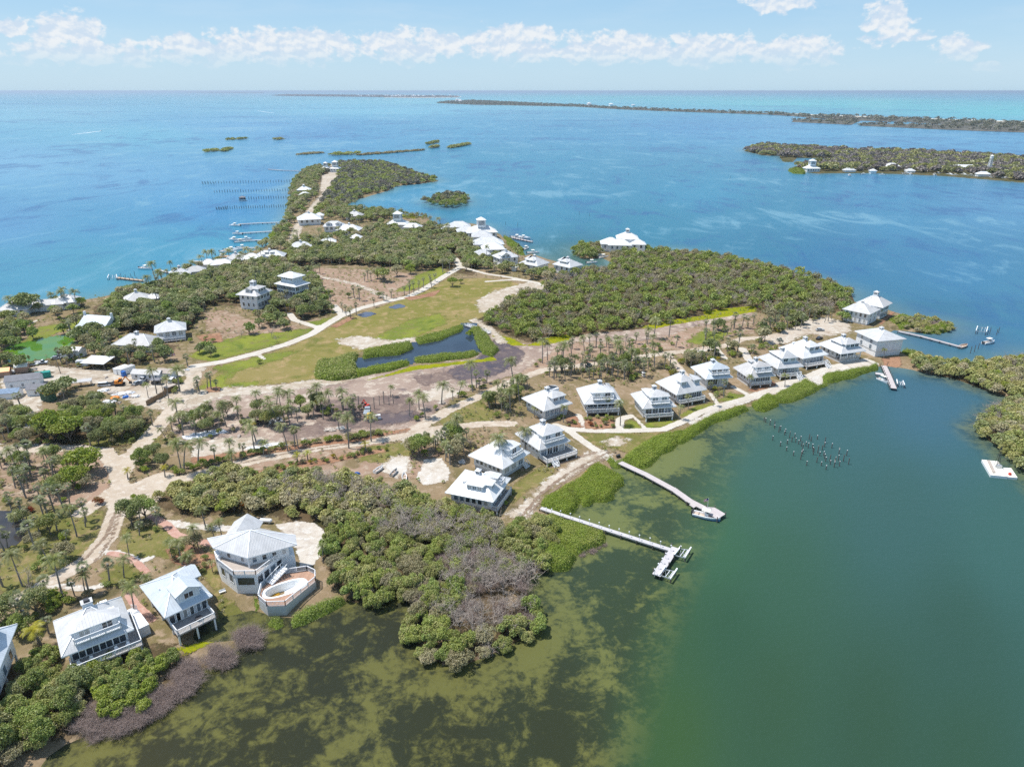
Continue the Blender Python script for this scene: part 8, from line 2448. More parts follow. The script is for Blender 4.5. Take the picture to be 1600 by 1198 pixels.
for (px, py, r, lab, p_, k) in [(215, 600, 70, 'silver car leftmost of the row in front of the long yard shed', M_CARS, 'car'), (222, 596, 75, 'white pickup second in the yard shed row', M_CARW, 'truck'), (226, 600, 75, 'dark car third in the yard shed row', M_CARB, 'car'), (245, 598, 80, 'black truck under the small yard canopy', M_CARB, 'truck'), (269, 596, 95, 'white utility van beside the olive container', M_CARW, 'van'),
        (164, 603, 10, 'white van parked next to the orange lift machine', M_CARW, 'van'), (176, 602, 5, 'black truck between the van and the orange lift machine', M_CARB, 'truck'), (65, 568, 15, 'white pickup nearest the pond hedge', M_CARW, 'truck'), (52, 571, 10, 'white car behind the pond hedge', M_CARW, 'car'), (88, 561, 20, 'silver car near the motorhome', M_CARS, 'car'), (95, 558, 30, 'dark truck under the shade trees by the motorhome', M_CARB, 'truck'), (24, 582, 20, 'white truck between the two tarped huts', M_CARW, 'truck'),
        (432, 660, 20, 'white pickup among the palms above the debris row', M_CARW, 'truck'), (413, 661, 15, 'dark pickup left of the white pickup among the palms', M_CARB, 'truck'), (1281, 517, 5, 'grey car at the white road circle', M_CARS, 'car'), (1280, 530, 40, 'brown dark cart car behind the smooth white roof', M_CARB, 'car')]:
 car(px, py, r, lab, p_, k)
def cart(px, py, rot, label):
 r = ground_root('golf_cart', px, py, rot, label, 'golf cart', 'golf carts')
 mb = MB()
 mb.hexa([(-1.2, -.6, .3), (1.2, -.6, .3), (1.2, .6, .3), (-1.2, .6, .3)], [(-1.2, -.6, .8), (1.1, -.55, .7), (1.1, .55, .7), (-1.2, .6, .8)])
 mb.build('body', [M_CARW], r)
 mb = MB()
 mb.box(-.7, .1, -.5, .5, .81, 1.25)
 mb.build('seat', [M_SEAT], r)
 mb = MB()
 for x in (-.8, .8):
  for y in (-.52, .52):
   mb.cyl((x, y, .7), (x * .9, y, 1.85), .03, .03, 5)
 mb.build('roof_frame', [M_STEEL], r)
 mb = MB()
 mb.box(-1, .95, -.6, .6, 1.85, 1.93)
 mb.build('roof', [M_TRIM], r)
 for x in (-.8, .8):
  for y in (-.55, .55):
   wheel(r, x, y, .24, .18)
cart(1005, 588, 100, 'dark-seated white golf cart on the track behind the fan-lawn cottage')
cart(591, 655, 10, 'white golf cart on the bare mud beside the yellow loader')
def digger(px, py, rot, label, paint, boom=True, name='loader', big=1.0):
 r = ground_root(name, px, py, rot, label, name.replace('_', ' '))
 r.scale = (big, big, big)
 for s in (-1, 1):
  mb = MB()
  n = 10
  prof = [(-1.4, .15), (1.4, .15), (1.75, .5), (1.4, .85), (-1.4, .85), (-1.75, .5)]
  a = [(x, s * 1.0 - .22, z) for x, z in prof]
  b = [(x, s * 1.0 + .22, z) for x, z in prof]
  mb.poly(a, 0)
  mb.poly(b[::-1], 0)
  for i in range(6):
   j = (i + 1) % 6
   mb.poly([a[j], a[i], b[i], b[j]], 0)
  mb.build('track', [M_TYRE], r)
 mb = MB()
 mb.box(-1.6, 1.0, -.95, .95, .9, 1.35)
 mb.hexa([(-1.7, -.9, 1.35), (-.3, -.9, 1.35), (-.3, .9, 1.35), (-1.7, .9, 1.35)], [(-1.6, -.8, 2.1), (-.4, -.8, 2.1), (-.4, .8, 2.1), (-1.6, .8, 2.1)])
 mb.build('body', [paint], r)
 mb = MB()
 mb.hexa([(-.25, -.3, 1.36), (1.0, -.3, 1.36), (1.0, .85, 1.36), (-.25, .85, 1.36)], [(-.1, -.2, 2.7), (.75, -.2, 2.7), (.75, .75, 2.7), (-.1, .75, 2.7)])
 mb.build('cab', [M_GLASS], r)
 mb = MB()
 mb.box(-.2, .85, -.28, .83, 2.701, 2.8)
 mb.build('cab_roof', [paint], r)
 mb = MB()
 if boom:
  mb.bar((.8, -.6, 1.5), (2.6, -.6, 3.6), .28, .4)
  mb.build('boom', [paint], r)
  mb = MB()
  mb.bar((2.6, -.6, 3.6), (4.0, -.6, 1.6), .24, .32)
  mb.build('stick', [paint], r)
  mb = MB()
  mb.hexa([(3.5, -1.1, .9), (4.5, -1.1, .7), (4.5, -.1, .7), (3.5, -.1, .9)], [(3.7, -1.1, 1.7), (4.3, -1.1, 1.6), (4.3, -.1, 1.6), (3.7, -.1, 1.7)])
  mb.build('bucket', [M_DARK], r)
 else:
  for s in (-.9, .9):
   mb.bar((-.8, s, 1.6), (2.0, s, .8), .2, .3)
  mb.build('lift_arms', [paint], r)
  mb = MB()
  mb.hexa([(2.0, -1.3, .2), (3.1, -1.3, .15), (3.1, 1.3, .15), (2.0, 1.3, .2)], [(1.9, -1.3, 1.1), (2.2, -1.3, 1.1), (2.2, 1.3, 1.1), (1.9, 1.3, 1.1)])
  mb.build('bucket', [M_DARK], r)
digger(578, 655, -70, 'yellow tracked loader with black bucket on the dark mud', M_YELLOW, False, 'loader', 1.0)
digger(573, 637, 140, 'red digger behind the dump truck on the mud', M_RED, True, 'digger', .8)
digger(188, 602, 10, 'orange lift machine with raised boom in the yard', M_ORANGE, True, 'lift_machine', 1.15)
r = ground_root('dump_truck', 574, 648, 95, 'blue-grey dump truck between the red digger and yellow loader', 'truck')
mb = MB()
mb.hexa([(-3, -1.1, .95), (1.0, -1.1, .95), (1.0, 1.1, .95), (-3, 1.1, .95)], [(-3.1, -1.2, 1.9), (1.1, -1.2, 1.9), (1.1, 1.2, 1.9), (-3.1, 1.2, 1.9)])
mb.build('dump_bed', [M_STEEL], r)
mb = MB()
mb.box(1.3, 3.0, -1.05, 1.05, .6, 2.4)
mb.build('cab', [M_CARS], r)
mb = MB()
mb.box(3.001, 3.03, -.9, .9, 1.5, 2.2)
mb.build('windscreen', [M_GLASS], r)
for x in (-2.2, -1.0, 2.2):
 for y in (-.95, .95):
  wheel(r, x, y, .48, .3)
def container(px, py, rot, L, B, Hh, label, m, mtop=None, name='shipping_container', cat='container', grp='containers in the yard'):
 r = ground_root(name, px, py, rot, label, cat, grp)
 mb = MB()
 mb.box(-L / 2, L / 2, -B / 2, B / 2, .15, Hh, 0)
 n = int(L / .5)
 for k in range(n):
  x = -L / 2 + (k + .5) * L / n
  for s in (-1, 1):
   mb.box(x - .1, x + .1, s * (B / 2 + .03) - .03, s * (B / 2 + .03) + .03, .25, Hh - .15, 0)
 mb.build('body', [m], r)
 mb = MB()
 mb.box(-L / 2 - .05, L / 2 + .05, -B / 2 - .08, B / 2 + .08, Hh + .001, Hh + .12)
 mb.build('roof', [mtop or m], r)
 for s in (-.5, .5):
  mb = MB()
  mb.box(L / 2 + .001, L / 2 + .06, s * B / 2 - B / 4 + .05, s * B / 2 + B / 4 - .05, .25, Hh - .1)
  mb.build('door', [m], r)
 return r
container(68, 590, 25, 6.0, 2.4, 2.6, 'teal green container behind the grey-roofed workshop', M_TEAL)
container(77, 625, -24, 5.6, 3.2, 3.4, 'dark green container with bright orange top', M_GREEN, M_YELLOW)
container(267, 611, 60, 4.6, 2.4, 2.4, 'olive-brown container with planks on top at the yard gate', M_WOOD, M_DECKT)
container(190, 582, 62, 6.0, 2.4, 2.7, 'plain white trailer box beside the blue-ended one', M_TRIM, None, 'site_trailer', 'trailer')
container(199, 583, 62, 7.0, 2.6, 2.9, 'white trailer with grey roof in the yard', M_TRIM, M_ROOF_T, 'site_trailer', 'trailer')
container(194, 588, 62, 1.5, 1.5, 2.3, 'small blue cabin in front of the white trailers', M_BLUE, None, 'portable_cabin', 'cabin')
container(103, 558, -20, 7.2, 2.6, 3.0, 'white motorhome under the shade trees by the pond', M_CARW, None, 'motorhome', 'motorhome', None)
container(130, 571, 10, 5.0, 2.4, 2.6, 'white shed box left of the open metal shed', M_TRIM, M_ROOF, 'store_box', 'shed')
def shed(px, py, rot, L, B, Hh, label, rm, wm=None, rise=1.4, wins=0, open_=False, mono=False):
 r = ground_root('shed', px, py, rot, label, 'shed', 'sheds of the work yard')
 HOUSES.append((r.location.x, r.location.y, L / 2, math.radians(rot), L, B))
 if open_:
  for x in (-L / 2 + .4, 0, L / 2 - .4):
   for y in (-B / 2 + .4, B / 2 - .4):
    mb = MB()
    mb.box(x - .1, x + .1, y - .1, y + .1, -.3, Hh + (y / B + .5) * rise * .8)
    mb.build('post', [M_BARK], r)
  mb = MB()
  mb.hexa([(-L / 2, -B / 2, Hh), (L / 2, -B / 2, Hh), (L / 2, B / 2, Hh + rise), (-L / 2, B / 2, Hh + rise)], [(-L / 2, -B / 2, Hh + .12), (L / 2, -B / 2, Hh + .12), (L / 2, B / 2, Hh + rise + .12), (-L / 2, B / 2, Hh + rise + .12)])
  mb.build('roof', [rm], r)
  return r
 mb = MB()
 mb.box(-L / 2 + .3, L / 2 - .3, -B / 2 + .3, B / 2 - .3, -.3, Hh)
 mb.build('wall', [wm or M_WALL], r)
 mb = MB()
 gable_roof(mb, L, B, Hh, rise, 'x', 0, 0, .12, 0, 1, 2, .31)
 mb.build('roof', [rm, M_TRIM, wm or M_WALL], r)
 if wins:
  win_row(r, 'f', -L / 2 + .5, L / 2 - .5, B / 2 - .29, .9, 1.2, wins, 1.0, 1)
 return r
shed(155, 573, -8, 12, 8.5, 3.0, 'open shed with pale sheet-metal roof on posts in the yard', M_ROOF_W, open_=True, rise=.8)
shed(226, 590, -6, 9.5, 5.5, 2.7, 'white yard shed with brown-grey roof behind the parked cars', M_ROOF_T, wins=2)
shed(244, 591, -4, 6.5, 5.0, 2.6, 'middle white yard shed with a dark doorway', M_ROOF_T, wins=2)
shed(262, 589, -10, 8, 5.2, 2.8, 'white yard shed with tan patched roof next to the road hedge', M_DECKT, wins=2)
shed(246, 600, -2, 4.6, 2.6, 2.1, 'low open canopy with grey top in front of the sheds', M_ROOF_D, open_=True, rise=.2)
shed(40, 602, 20, 13.5, 7.0, 3.6, 'long workshop with weathered purple-grey roof and white gable', M_ROOF_D, wins=3, rise=1.8)
shed(61, 615, 12, 7.5, 5.5, 3.0, 'small dark-roofed shed attached near the workshop', M_ROOF_D, rise=1.6, wins=1)
shed(12, 620, 12, 11, 6, 2.6, 'shed with blue-grey panelled roof at the left edge of the yard', M_SKYL, rise=1.2)
shed(8, 587, 20, 5.5, 4.5, 2.6, 'small hut under an orange tarp', M_ORANGE, M_BRICK, rise=1.3)
shed(36, 580, 20, 5.5, 4.5, 2.8, 'small hut with white-topped brown tarp', M_CANV, M_BRICK, rise=1.3)
shed(127, 603, 22, 9, 3.2, 2.2, 'low lean-to with grey sheet roof by the debris pile', M_ROOF_T, open_=True, rise=.3)
shed(118, 556, -6, 9, 6, 3.4, 'grey-white garage under the great shade trees', M_ROOF, wins=2)
r = ground_root('fence', 243, 626, 0, 'tall brown board fence slanting along the yard road', 'fence')
a, b = Vector((*g(230, 634, .9), 0)), Vector((*g(260, 617, .9), 0))
r.location = ((a.x + b.x) / 2, (a.y + b.y) / 2, .93)
r.rotation_euler = (0, 0, math.atan2((b - a).y, (b - a).x))
L = (b - a).length
mb = MB()
mb.box(-L / 2, L / 2, -.05, .05, 0, 2.2)
mb.build('board_panel', [M_WOOD], r)
for k in range(8):
 mb = MB()
 x = -L / 2 + L * k / 7
 mb.box(x - .08, x + .08, .051, .2, -.3, 2.3)
 mb.build('post', [M_WOOD], r)
# poles
for (px, py, h, lab) in [(95, 584, 8.5, 'leaning brown utility pole beside the teal container'), (258, 622, 9.0, 'tall grey utility pole at the fence end')]:
 r = ground_root('utility_pole', px, py, 0, lab, 'pole', 'utility poles')
 mb = MB()
 mb.cyl((0, 0, -.5), (-.5, 0, h), .16, .12, 8)
 mb.build('pole', [M_BARK], r)
 mb = MB()
 mb.bar((-1.5, 0, h - .8), (.7, 0, h - .7), .12, .14)
 mb.build('crossarm', [M_BARK], r)
def lump(px, py, s, flat, m, label, cat, name, seed, grp=None):
 bm = bmesh.new()
 bmesh.ops.create_icosphere(bm, subdivisions=3, radius=1)
 for v in bm.verts:
  d = noise.noise(v.co * 1.7 + Vector((seed, 0, 0))) * .45 + noise.noise(v.co * 4.0 + Vector((0, seed, 0))) * .2
  v.co *= (1 + d)
  v.co.x *= s[0]
  v.co.y *= s[1]
  v.co.z = max(-.1, v.co.z * flat)
 me = bpy.data.meshes.new(name)
 bm.to_mesh(me)
 bm.free()
 me.materials.append(m)
 x, y = g(px, py, .9)
 o = new_obj(name, me, None, (x, y, landz(x, y)))
 o.scale = (1.25, 1.25, 1.1)
 return tag(o, label, cat, grp)
M_BAGW = mat('white_plastic', (0.66, 0.67, 0.69), .4, .4, var=.3, scale=2.5, bump=.6)
M_RUBB = mat('rubble', (0.42, 0.37, 0.32), .9, .1, var=.5, scale=3, bump=.8)
for k, (px, py, s, m, lab) in enumerate([(163, 610, (2.0, 1.3), M_BAGW, 'white heap of bags left in the debris patch'), (176, 614, (2.2, 1.4), M_RUBB, 'brown rubble heap in the middle of the debris patch'), (190, 616, (2.2, 1.3), M_BAGW, 'white heap right of the brown rubble'), (203, 614, (1.8, 1.3), M_BAGW, 'white heap nearest the yard road'), (197, 621, (1.3, .9), M_BLUE, 'blue tarp heap in the debris patch'), (180, 622, (1.6, 1.0), M_ORANGE, 'orange tarp heap in the debris patch'), (170, 628, (2.4, 1.2), M_BAGW, 'grey-white sheet heap under the trees'), (212, 620, (1.4, 1.0), M_BAGW, 'small white heap at the patch end'),
          (300, 684, (3.0, 1.0), M_BAGW, 'white pipe heap along the palm row, left end'), (318, 679, (3.4, 1.0), M_BAGW, 'white pipe heap along the palm row, middle'), (340, 675, (3.2, 1.0), M_BAGW, 'white pipe heap along the palm row, right end'), (284, 692, (1.6, 1.0), M_RUBB, 'grey debris heap at the foot of the pipe row'), (400, 700, (3.0, .8), M_BAGW, 'white wrapped roll left of the pair by the hedge road'), (432, 695, (3.4, .8), M_BAGW, 'white wrapped roll right of the pair by the hedge road'), (515, 672, (1.8, 1.1), M_RUBB, 'pale slab heap under the palms'), (533, 669, (1.3, .9), M_CONC, 'light grey slab beside the pale heap'), (385, 660, (1.5, .9), M_RUBB, 'brown scrap heap among the palms'), (395, 662, (1.6, .9), M_YELLOW, 'yellowish scrap heap beside the palms'),
          (551, 746, (1.3, .8), M_BLUE, 'blue tarp heap at the wood edge, larger one'), (558, 741, (.8, .5), M_BLUE, 'small blue tarp beside the larger one'), (386, 742, (1.2, .7), M_BLUE, 'bright blue tarp in the thicket below the hedge road'), (381, 788, (.9, .7), M_ORANGE, 'orange-brown patch heap inside the mangroves'), (690, 630, (1.3, 1.1), M_RUBB, 'dark round boulder bush on the lawn path'), (855, 652, (.6, .5), M_CONC, 'pale boulder beside the grey-roofed cottage'), (722, 722, (1.1, .9), M_CONC, 'pale concrete block on the white sand lot')]):
 lump(px, py, s, .8 if k not in (12, 13) else .6, m, lab, 'heap', 'debris_heap', k * 3.1, 'heaps of debris and tarps')
cl = []
for k in range(26):
 px, py = (rnd.uniform(30, 300), rnd.uniform(578, 640)) if k < 18 else (rnd.uniform(300, 560), rnd.uniform(655, 700))
 x, y = g(px, py, .9)
 if house_clear(x, y, .5):
  o = lump(px, py, (rnd.uniform(.4, 1.3), rnd.uniform(.4, .9)), rnd.uniform(.5, .9), rnd.choice([M_RUBB, M_BAGW, M_RUBB, M_CONC, M_DECKT]), 'x', 'heap', 'debris_heap', 50 + k * 2.3, 'heaps of debris and tarps')
  cl.append((math.hypot(x - lx_[0], y - lx_[1]), o))
for k, (d_, o) in enumerate(sorted(cl, key=lambda q: q[0])):
 o['label'] = 'small loose debris heap, %s to the yellow loader' % ordinal(k + 1)
# dinghies and kayak on land
boat(592, 737, 60, 4.5, 'pale blue dinghy pulled up at the edge of the wood', 'skiff', 'boats pulled up on land', z=.9)
boat(632, 749, 100, 4.8, 'white dinghy with open bow pulled up beside the sand lot', 'skiff', 'boats pulled up on land', z=.9)
boat(616, 742, 70, 4.2, 'grey-green dinghy between the two paler ones', 'skiff', 'boats pulled up on land', z=.9, m=M_STEEL)
r = ground_root('kayak', 920, 738, 30, 'orange kayak lying on top of the hedge edge by the tracks', 'kayak', None, .35)
kb = MB()
prof = [(-1.7, .03), (-1.1, .24), (0, .34), (1.1, .24), (1.7, .03)]
for i in range(4):
 (xa, wa), (xb, wb) = prof[i], prof[i + 1]
 kb.hexa([(xa, -wa, .05), (xb, -wb, .05), (xb, wb, .05), (xa, wa, .05)], [(xa, -wa * .8, .38), (xb, -wb * .8, .38), (xb, wb * .8, .38), (xa, wa * .8, .38)])
kb.build('hull', [M_ORANGE], r)
kb = MB()
kb.box(-.45, .35, -.2, .2, .381, .43)
kb.build('seat', [M_DARK], r)
# propane tank
r = ground_root('propane_tank', 416, 817, -5, 'white lozenge-shaped gas tank behind the many-sided house', 'tank')
mb = MB()
for (xa, ra, xb, rb_) in ((-1.9, .3, -1.6, .6), (-1.6, .6, 1.6, .6), (1.6, .6, 1.9, .3)):
 mb.cyl((xa, 0, .95), (xb, 0, .95), ra, rb_, 14)
mb.build('vessel', [M_TRIM], r)
for x in (-1, 1):
 mb = MB()
 mb.box(x - .12, x + .12, -.4, .4, -.1, .5)
 mb.build('foot', [M_CONC], r)
# bins at the dock landing
for k, (px, py) in enumerate([(964.5, 712), (967.5, 711)]):
 r = ground_root('waste_bin', px, py, 20, ['dark waste bin at the dock landing, the one nearer the cottages', 'dark waste bin at the dock landing, the one nearer the hedge'][k], 'bin', 'waste bins')
 mb = MB()
 mb.hexa([(-.3, -.3, 0), (.3, -.3, 0), (.3, .3, 0), (-.3, .3, 0)], [(-.36, -.36, 1.0), (.36, -.36, 1.0), (.36, .36, 1.0), (-.36, .36, 1.0)])
 mb.build('body', [M_DARK], r)
 mb = MB()
 mb.box(-.38, .38, -.38, .38, 1.001, 1.1)
 mb.build('lid', [M_DARK], r)
# benches
for (px, py, rz_, lab) in [(348, 926, 35, 'small white bench beside the many-sided house'), (112, 915, 0, 'pale square table box in the shrubs behind the chimney house')]:
 r = ground_root('bench', px, py, rz_, lab, 'bench', 'garden benches')
 mb = MB()
 mb.box(-.8, .8, -.25, .25, .42, .5)
 mb.build('seat', [M_TRIM], r)
 mb = MB()
 mb.box(-.8, .8, .26, .32, .5, .95)
 mb.build('backrest', [M_TRIM], r)
 for x in (-.65, .65):
  mb = MB()
  mb.box(x - .06, x + .06, -.22, .22, -.1, .419)
  mb.build('leg', [M_TRIM], r)
# deck furniture on the two near houses
def on_house(h, name, x, y, z, rot, label, cat, grp=None):
 m_ = Matrix.Translation(h.location) @ Matrix.Rotation(h.rotation_euler[2], 4, 'Z') @ Matrix.Scale(S, 4)
 p_ = m_ @ Vector((x, y, z))
 r = empty(name, tuple(p_), h.rotation_euler[2] + math.radians(rot))
 return tag(r, label, cat, grp)
def deck_chair(h, x, y, z, rot, label):
 r = on_house(h, 'deck_chair', x, y, z, rot, label, 'chair', 'white deck chairs')
 mb = MB()
 mb.hexa([(-.32, -.35, .34), (.32, -.35, .34), (.32, .3, .28), (-.32, .3, .28)], [(-.32, -.35, .40), (.32, -.35, .40), (.32, .3, .34), (-.32, .3, .34)])
 mb.build('seat', [M_TRIM], r)
 mb = MB()
 mb.hexa([(-.32, .28, .3), (.32, .28, .3), (.32, .35, .3), (-.32, .35, .3)], [(-.3, .5, 1.0), (.3, .5, 1.0), (.3, .57, 1.0), (-.3, .57, 1.0)])
 mb.build('backrest', [M_TRIM], r)
 for s in (-.36, .36):
  mb = MB()
  mb.box(s - .07, s + .07, -.4, .4, .55, .6)
  mb.box(s - .04, s + .04, -.38, -.3, 0, .549)
  mb.box(s - .04, s + .04, .28, .36, 0, .549)
  mb.build('arm', [M_TRIM], r)
dz1 = INFO[h1.name][0] - .05
yd1 = -d1 / 2 + 1.0 - 1.5
for k, (x, rz_, lab) in enumerate([(-w1 / 2 + 2.0, 20, 'white deck chair at the left end of the chimney house deck'), (-w1 / 2 + 3.6, -15, 'white deck chair second from the left end of the chimney house deck'), (w1 / 2 - 3.0, 10, 'white deck chair second from the right end of the chimney house deck'), (w1 / 2 - 1.4, -20, 'white deck chair at the right end of the chimney house deck')]):
 deck_chair(h1, x, yd1, dz1, rz_, lab)
r = on_house(h2, 'deck_table', w2 / 2 - 3.2, -d2 / 2 + .9 - 2.0, INFO[h2.name][0] - .05, 0, 'round dark-topped table on the sunny stilt house deck', 'table')
mb = MB()
mb.cyl((0, 0, .68), (0, 0, .74), .8, .8, 18)
mb.build('top', [M_DARK], r)
mb = MB()
mb.cyl((0, 0, 0), (0, 0, .679), .08, .06, 8)
mb.build('leg', [M_DARK], r)
# footbridge of the lagoon
a, b = Vector((*g(728, 508, 1.3), 0)), Vector((*g(765, 521, 1.3), 0))
r = empty('footbridge', ((a.x + b.x) / 2, (a.y + b.y) / 2, 0), math.atan2((b - a).y, (b - a).x))
tag(r, 'low pale footbridge at the head of the dark lagoon', 'footbridge')
L = (b - a).length
mb = MB()
mb.box(-L / 2, L / 2, -1.2, 1.2, 1.3, 1.5)
mb.build('deck', [M_PLANKW], r)
for s in (-1.15, 1.15):
 mb = MB()
 railing(mb, [(-L / 2, s), (L / 2, s)], 1.5, .9, False)
 mb.build('railing', [M_TRIM], r)
for k in range(5):
 for s in (-1, 1):
  mb = MB()
  mb.cyl((-L / 2 + L * k / 4, s, 0), (-L / 2 + L * k / 4, s, 1.3), .12, .12, 6)
  mb.build('pile', [M_PILE], r)
# tower across the channel
x, y = g(1544, 270, 0)
tw = empty('water_tower', (x, y, .5))
tw.scale = (1.25, 1.25, 1.3)
tag(tw, 'white lattice tower with tank above the marina across the channel', 'tower')
Tz = 16
for a in range(4):
 mb = MB()
 c_, s_ = math.cos(a * 1.571 + .78), math.sin(a * 1.571 + .78)
 mb.cyl((c_ * 2.8, s_ * 2.8, -.5), (c_ * 1.7, s_ * 1.7, Tz), .35, .3, 6)
 mb.build('leg', [M_TRIM], tw)
mb = MB()
for k in range(4):
 z0_, z1_ = Tz * k / 4, Tz * (k + 1) / 4
 r0_, r1_ = 2.8 - 1.1 * k / 4, 2.8 - 1.1 * (k + 1) / 4
 for a in range(4):
  p0, p1 = a * 1.571 + .78, a * 1.571 + 2.35
  mb.bar((math.cos(p0) * r0_, math.sin(p0) * r0_, z0_), (math.cos(p1) * r1_, math.sin(p1) * r1_, z1_), .22)
  mb.bar((math.cos(p1) * r0_, math.sin(p1) * r0_, z0_), (math.cos(p0) * r1_, math.sin(p0) * r1_, z1_), .22)
  mb.bar((math.cos(p0) * r1_, math.sin(p0) * r1_, z1_), (math.cos(p1) * r1_, math.sin(p1) * r1_, z1_), .22)
mb.build('bracing', [M_TRIM], tw)
mb = MB()
mb.cyl((0, 0, Tz), (0, 0, Tz + 3.2), 2.0, 2.0, 16)
mb.cyl((0, 0, Tz + 3.2), (0, 0, Tz + 4.4), 2.2, .3, 16)
mb.build('tank', [M_TRIM], tw)
# ---------------------------------------------------------------- islets and distant coasts
for k, ((xa, ya, xb, yb), lab) in enumerate(ISL):
 a, b = Vector((*g(xa, ya), 0)), Vector((*g(xb, yb), 0))
 L = (b - a).length
 n = max(5, int(L / 9))
 its = []
 rr = np.random.default_rng(900 + k)
 Vs, Fs, t1, t2, base = [], [], [], [], 0
 bare = 'pink' in lab or 'brown' in lab
 for i in range(n):
  for j in range(4):
   t_ = (i + rr.uniform()) / n
   me = VFAR[rr.integers(4)]
   v = np.empty(len(me.vertices) * 3, np.float32)
   me.vertices.foreach_get('co', v)
   v = v.reshape(-1, 3) * (2.0, 2.0, 1.3 * rr.uniform(.7, 1.3) * (.6 if bare else 1.0))
   v = v @ rz_mat(rr.uniform(0, 6)).T
   c = a.lerp(b, t_)
   w_ = 13 * math.sin(math.pi * min(max(t_, .08), .92)) + 3
   v = v + (c.x + rr.uniform(-2, 2), c.y + rr.uniform(-w_, w_), -.3)
   Vs.append(v)
   f = np.arange(len(v)).reshape(-1, 4) + base
   base += len(v)
   Fs.append(f)
   t1.append(rr.uniform(0, 1, len(f)))
   t2.append(rr.uniform(0, 1, len(f)))
 V = np.concatenate(Vs)
 c0 = np.array([(a.x + b.x) / 2, (a.y + b.y) / 2, 0])
 me = mesh_np('mangrove_islet', V - c0, [np.concatenate(Fs)], [L_OLIVE if bare else L_MANG], None, {'tint': ('FACE', 'FLOAT', np.concatenate(t1)), 'tint2': ('FACE', 'FLOAT', np.concatenate(t2))})
 o = new_obj('mangrove_islet', me, None, tuple(c0))
 tag(o, lab + ' in the open blue water', 'islet', 'mangrove islets in the open water')
M_BEACH = mat('beach_sand', (0.66, 0.60, 0.50), .95, .1, var=.08, scale=.01)
FARP = {
 'strip': ([(682, 161.5), (700, 158.5), (740, 157), (800, 160), (910, 165), (975, 168.5), (1050, 171.5), (1200, 177), (1300, 181), (1420, 185), (1600, 191), (2000, 204), (2000, 222), (1600, 207.5), (1500, 204), (1345, 197), (1342, 193.5), (1480, 195), (1420, 191), (1345, 189), (1330, 195.5), (1237, 191), (1240, 187.5), (1300, 187), (1240, 182), (1200, 179.5), (1050, 174.5), (975, 171.5), (900, 167), (800, 165), (740, 164)], 32, 90, 4.6, 3.0, 'long dark wooded barrier strip before the turquoise sea'),
 'town': ([(425, 149.5), (450, 148), (560, 149), (640, 149.5), (716, 150.8), (715, 152.6), (640, 153), (560, 151.6), (450, 150.4)], 95, 150, 12.5, 4.4, 'far wooded shore with the white town'),
 'far': ([(290, 144.6), (330, 144.2), (412, 145.3), (412, 146.0), (330, 145.4), (290, 145.2)], 280, 420, 36, 7.0, 'farthest thin wooded shore on the horizon'),
}
for nm, (poly, gx, gy, sxy, sz, lab) in FARP.items():
 p_ = W(poly)
 rr = np.random.default_rng(len(nm))
 x0, y0 = p_.min(0)
 x1, y1 = p_.max(0)
 x1 = min(x1, 9000)
 X, Y = np.meshgrid(np.arange(x0, x1, gx), np.arange(y0, y1, gy))
 X = (X + rr.uniform(-.5, .5, X.shape) * gx).ravel()
 Y = (Y + rr.uniform(-.5, .5, Y.shape) * gy).ravel()
 ok = sdf_poly(X, Y, p_) > 0
 X, Y = X[ok], Y[ok]
 if nm == 'strip' and len(X) > 16000:
  kp = rr.permutation(len(X))[:16000]
  X, Y = X[kp], Y[kp]
 pr = []
 for me in VFAR[:3]:
  v = np.empty(len(me.vertices) * 3, np.float32)
  me.vertices.foreach_get('co', v)
  pr.append(v.reshape(-1, 4, 3)[::3].reshape(-1, 3))
 Vs, N_ = [], 0
 for x, y in zip(X, Y):
  v = pr[rr.integers(3)] * (sxy, sxy, sz * rr.uniform(.6, 1.3))
  Vs.append(v @ rz_mat(rr.uniform(0, 6)).T + (x, y, -.5))
 V = np.concatenate(Vs)
 F = np.arange(len(V)).reshape(-1, 4)
 per = len(V) // 4 // len(X)
 tb = np.repeat(np.clip(fbm(X, Y, 260, 3, 4) * .6 + .4, 0, 1), per)
 me = mesh_np('distant_woods', V, [F], [L_FAR], None, {'tint': ('FACE', 'FLOAT', rr.uniform(0, 1, len(F))), 'tint2': ('FACE', 'FLOAT', np.clip(tb + rr.uniform(-.2, .2, len(F)), 0, 1))})
 tag(new_obj('distant_woods', me), lab, 'woods', kind='stuff')
 if nm != 'far':
  # low ground the woods stand on
  mb = MB()
  pp = [tuple(q) for q in p_]
  bm = bmesh.new()
  vs = [bm.verts.new((q[0], q[1], .5)) for q in pp]
  for i in range(len(vs)):
   bm.edges.new((vs[i], vs[(i + 1) % len(vs)]))
  bmesh.ops.triangle_fill(bm, edges=bm.edges[:], use_beauty=True)
  me = bpy.data.meshes.new('terrain')
  bm.to_mesh(me)
  bm.free()
  me.materials.append(mat('distant_ground', (0.115, 0.112, 0.095), .95, .1, var=.3, scale=.01))
  tag(new_obj('terrain', me), kind='structure')
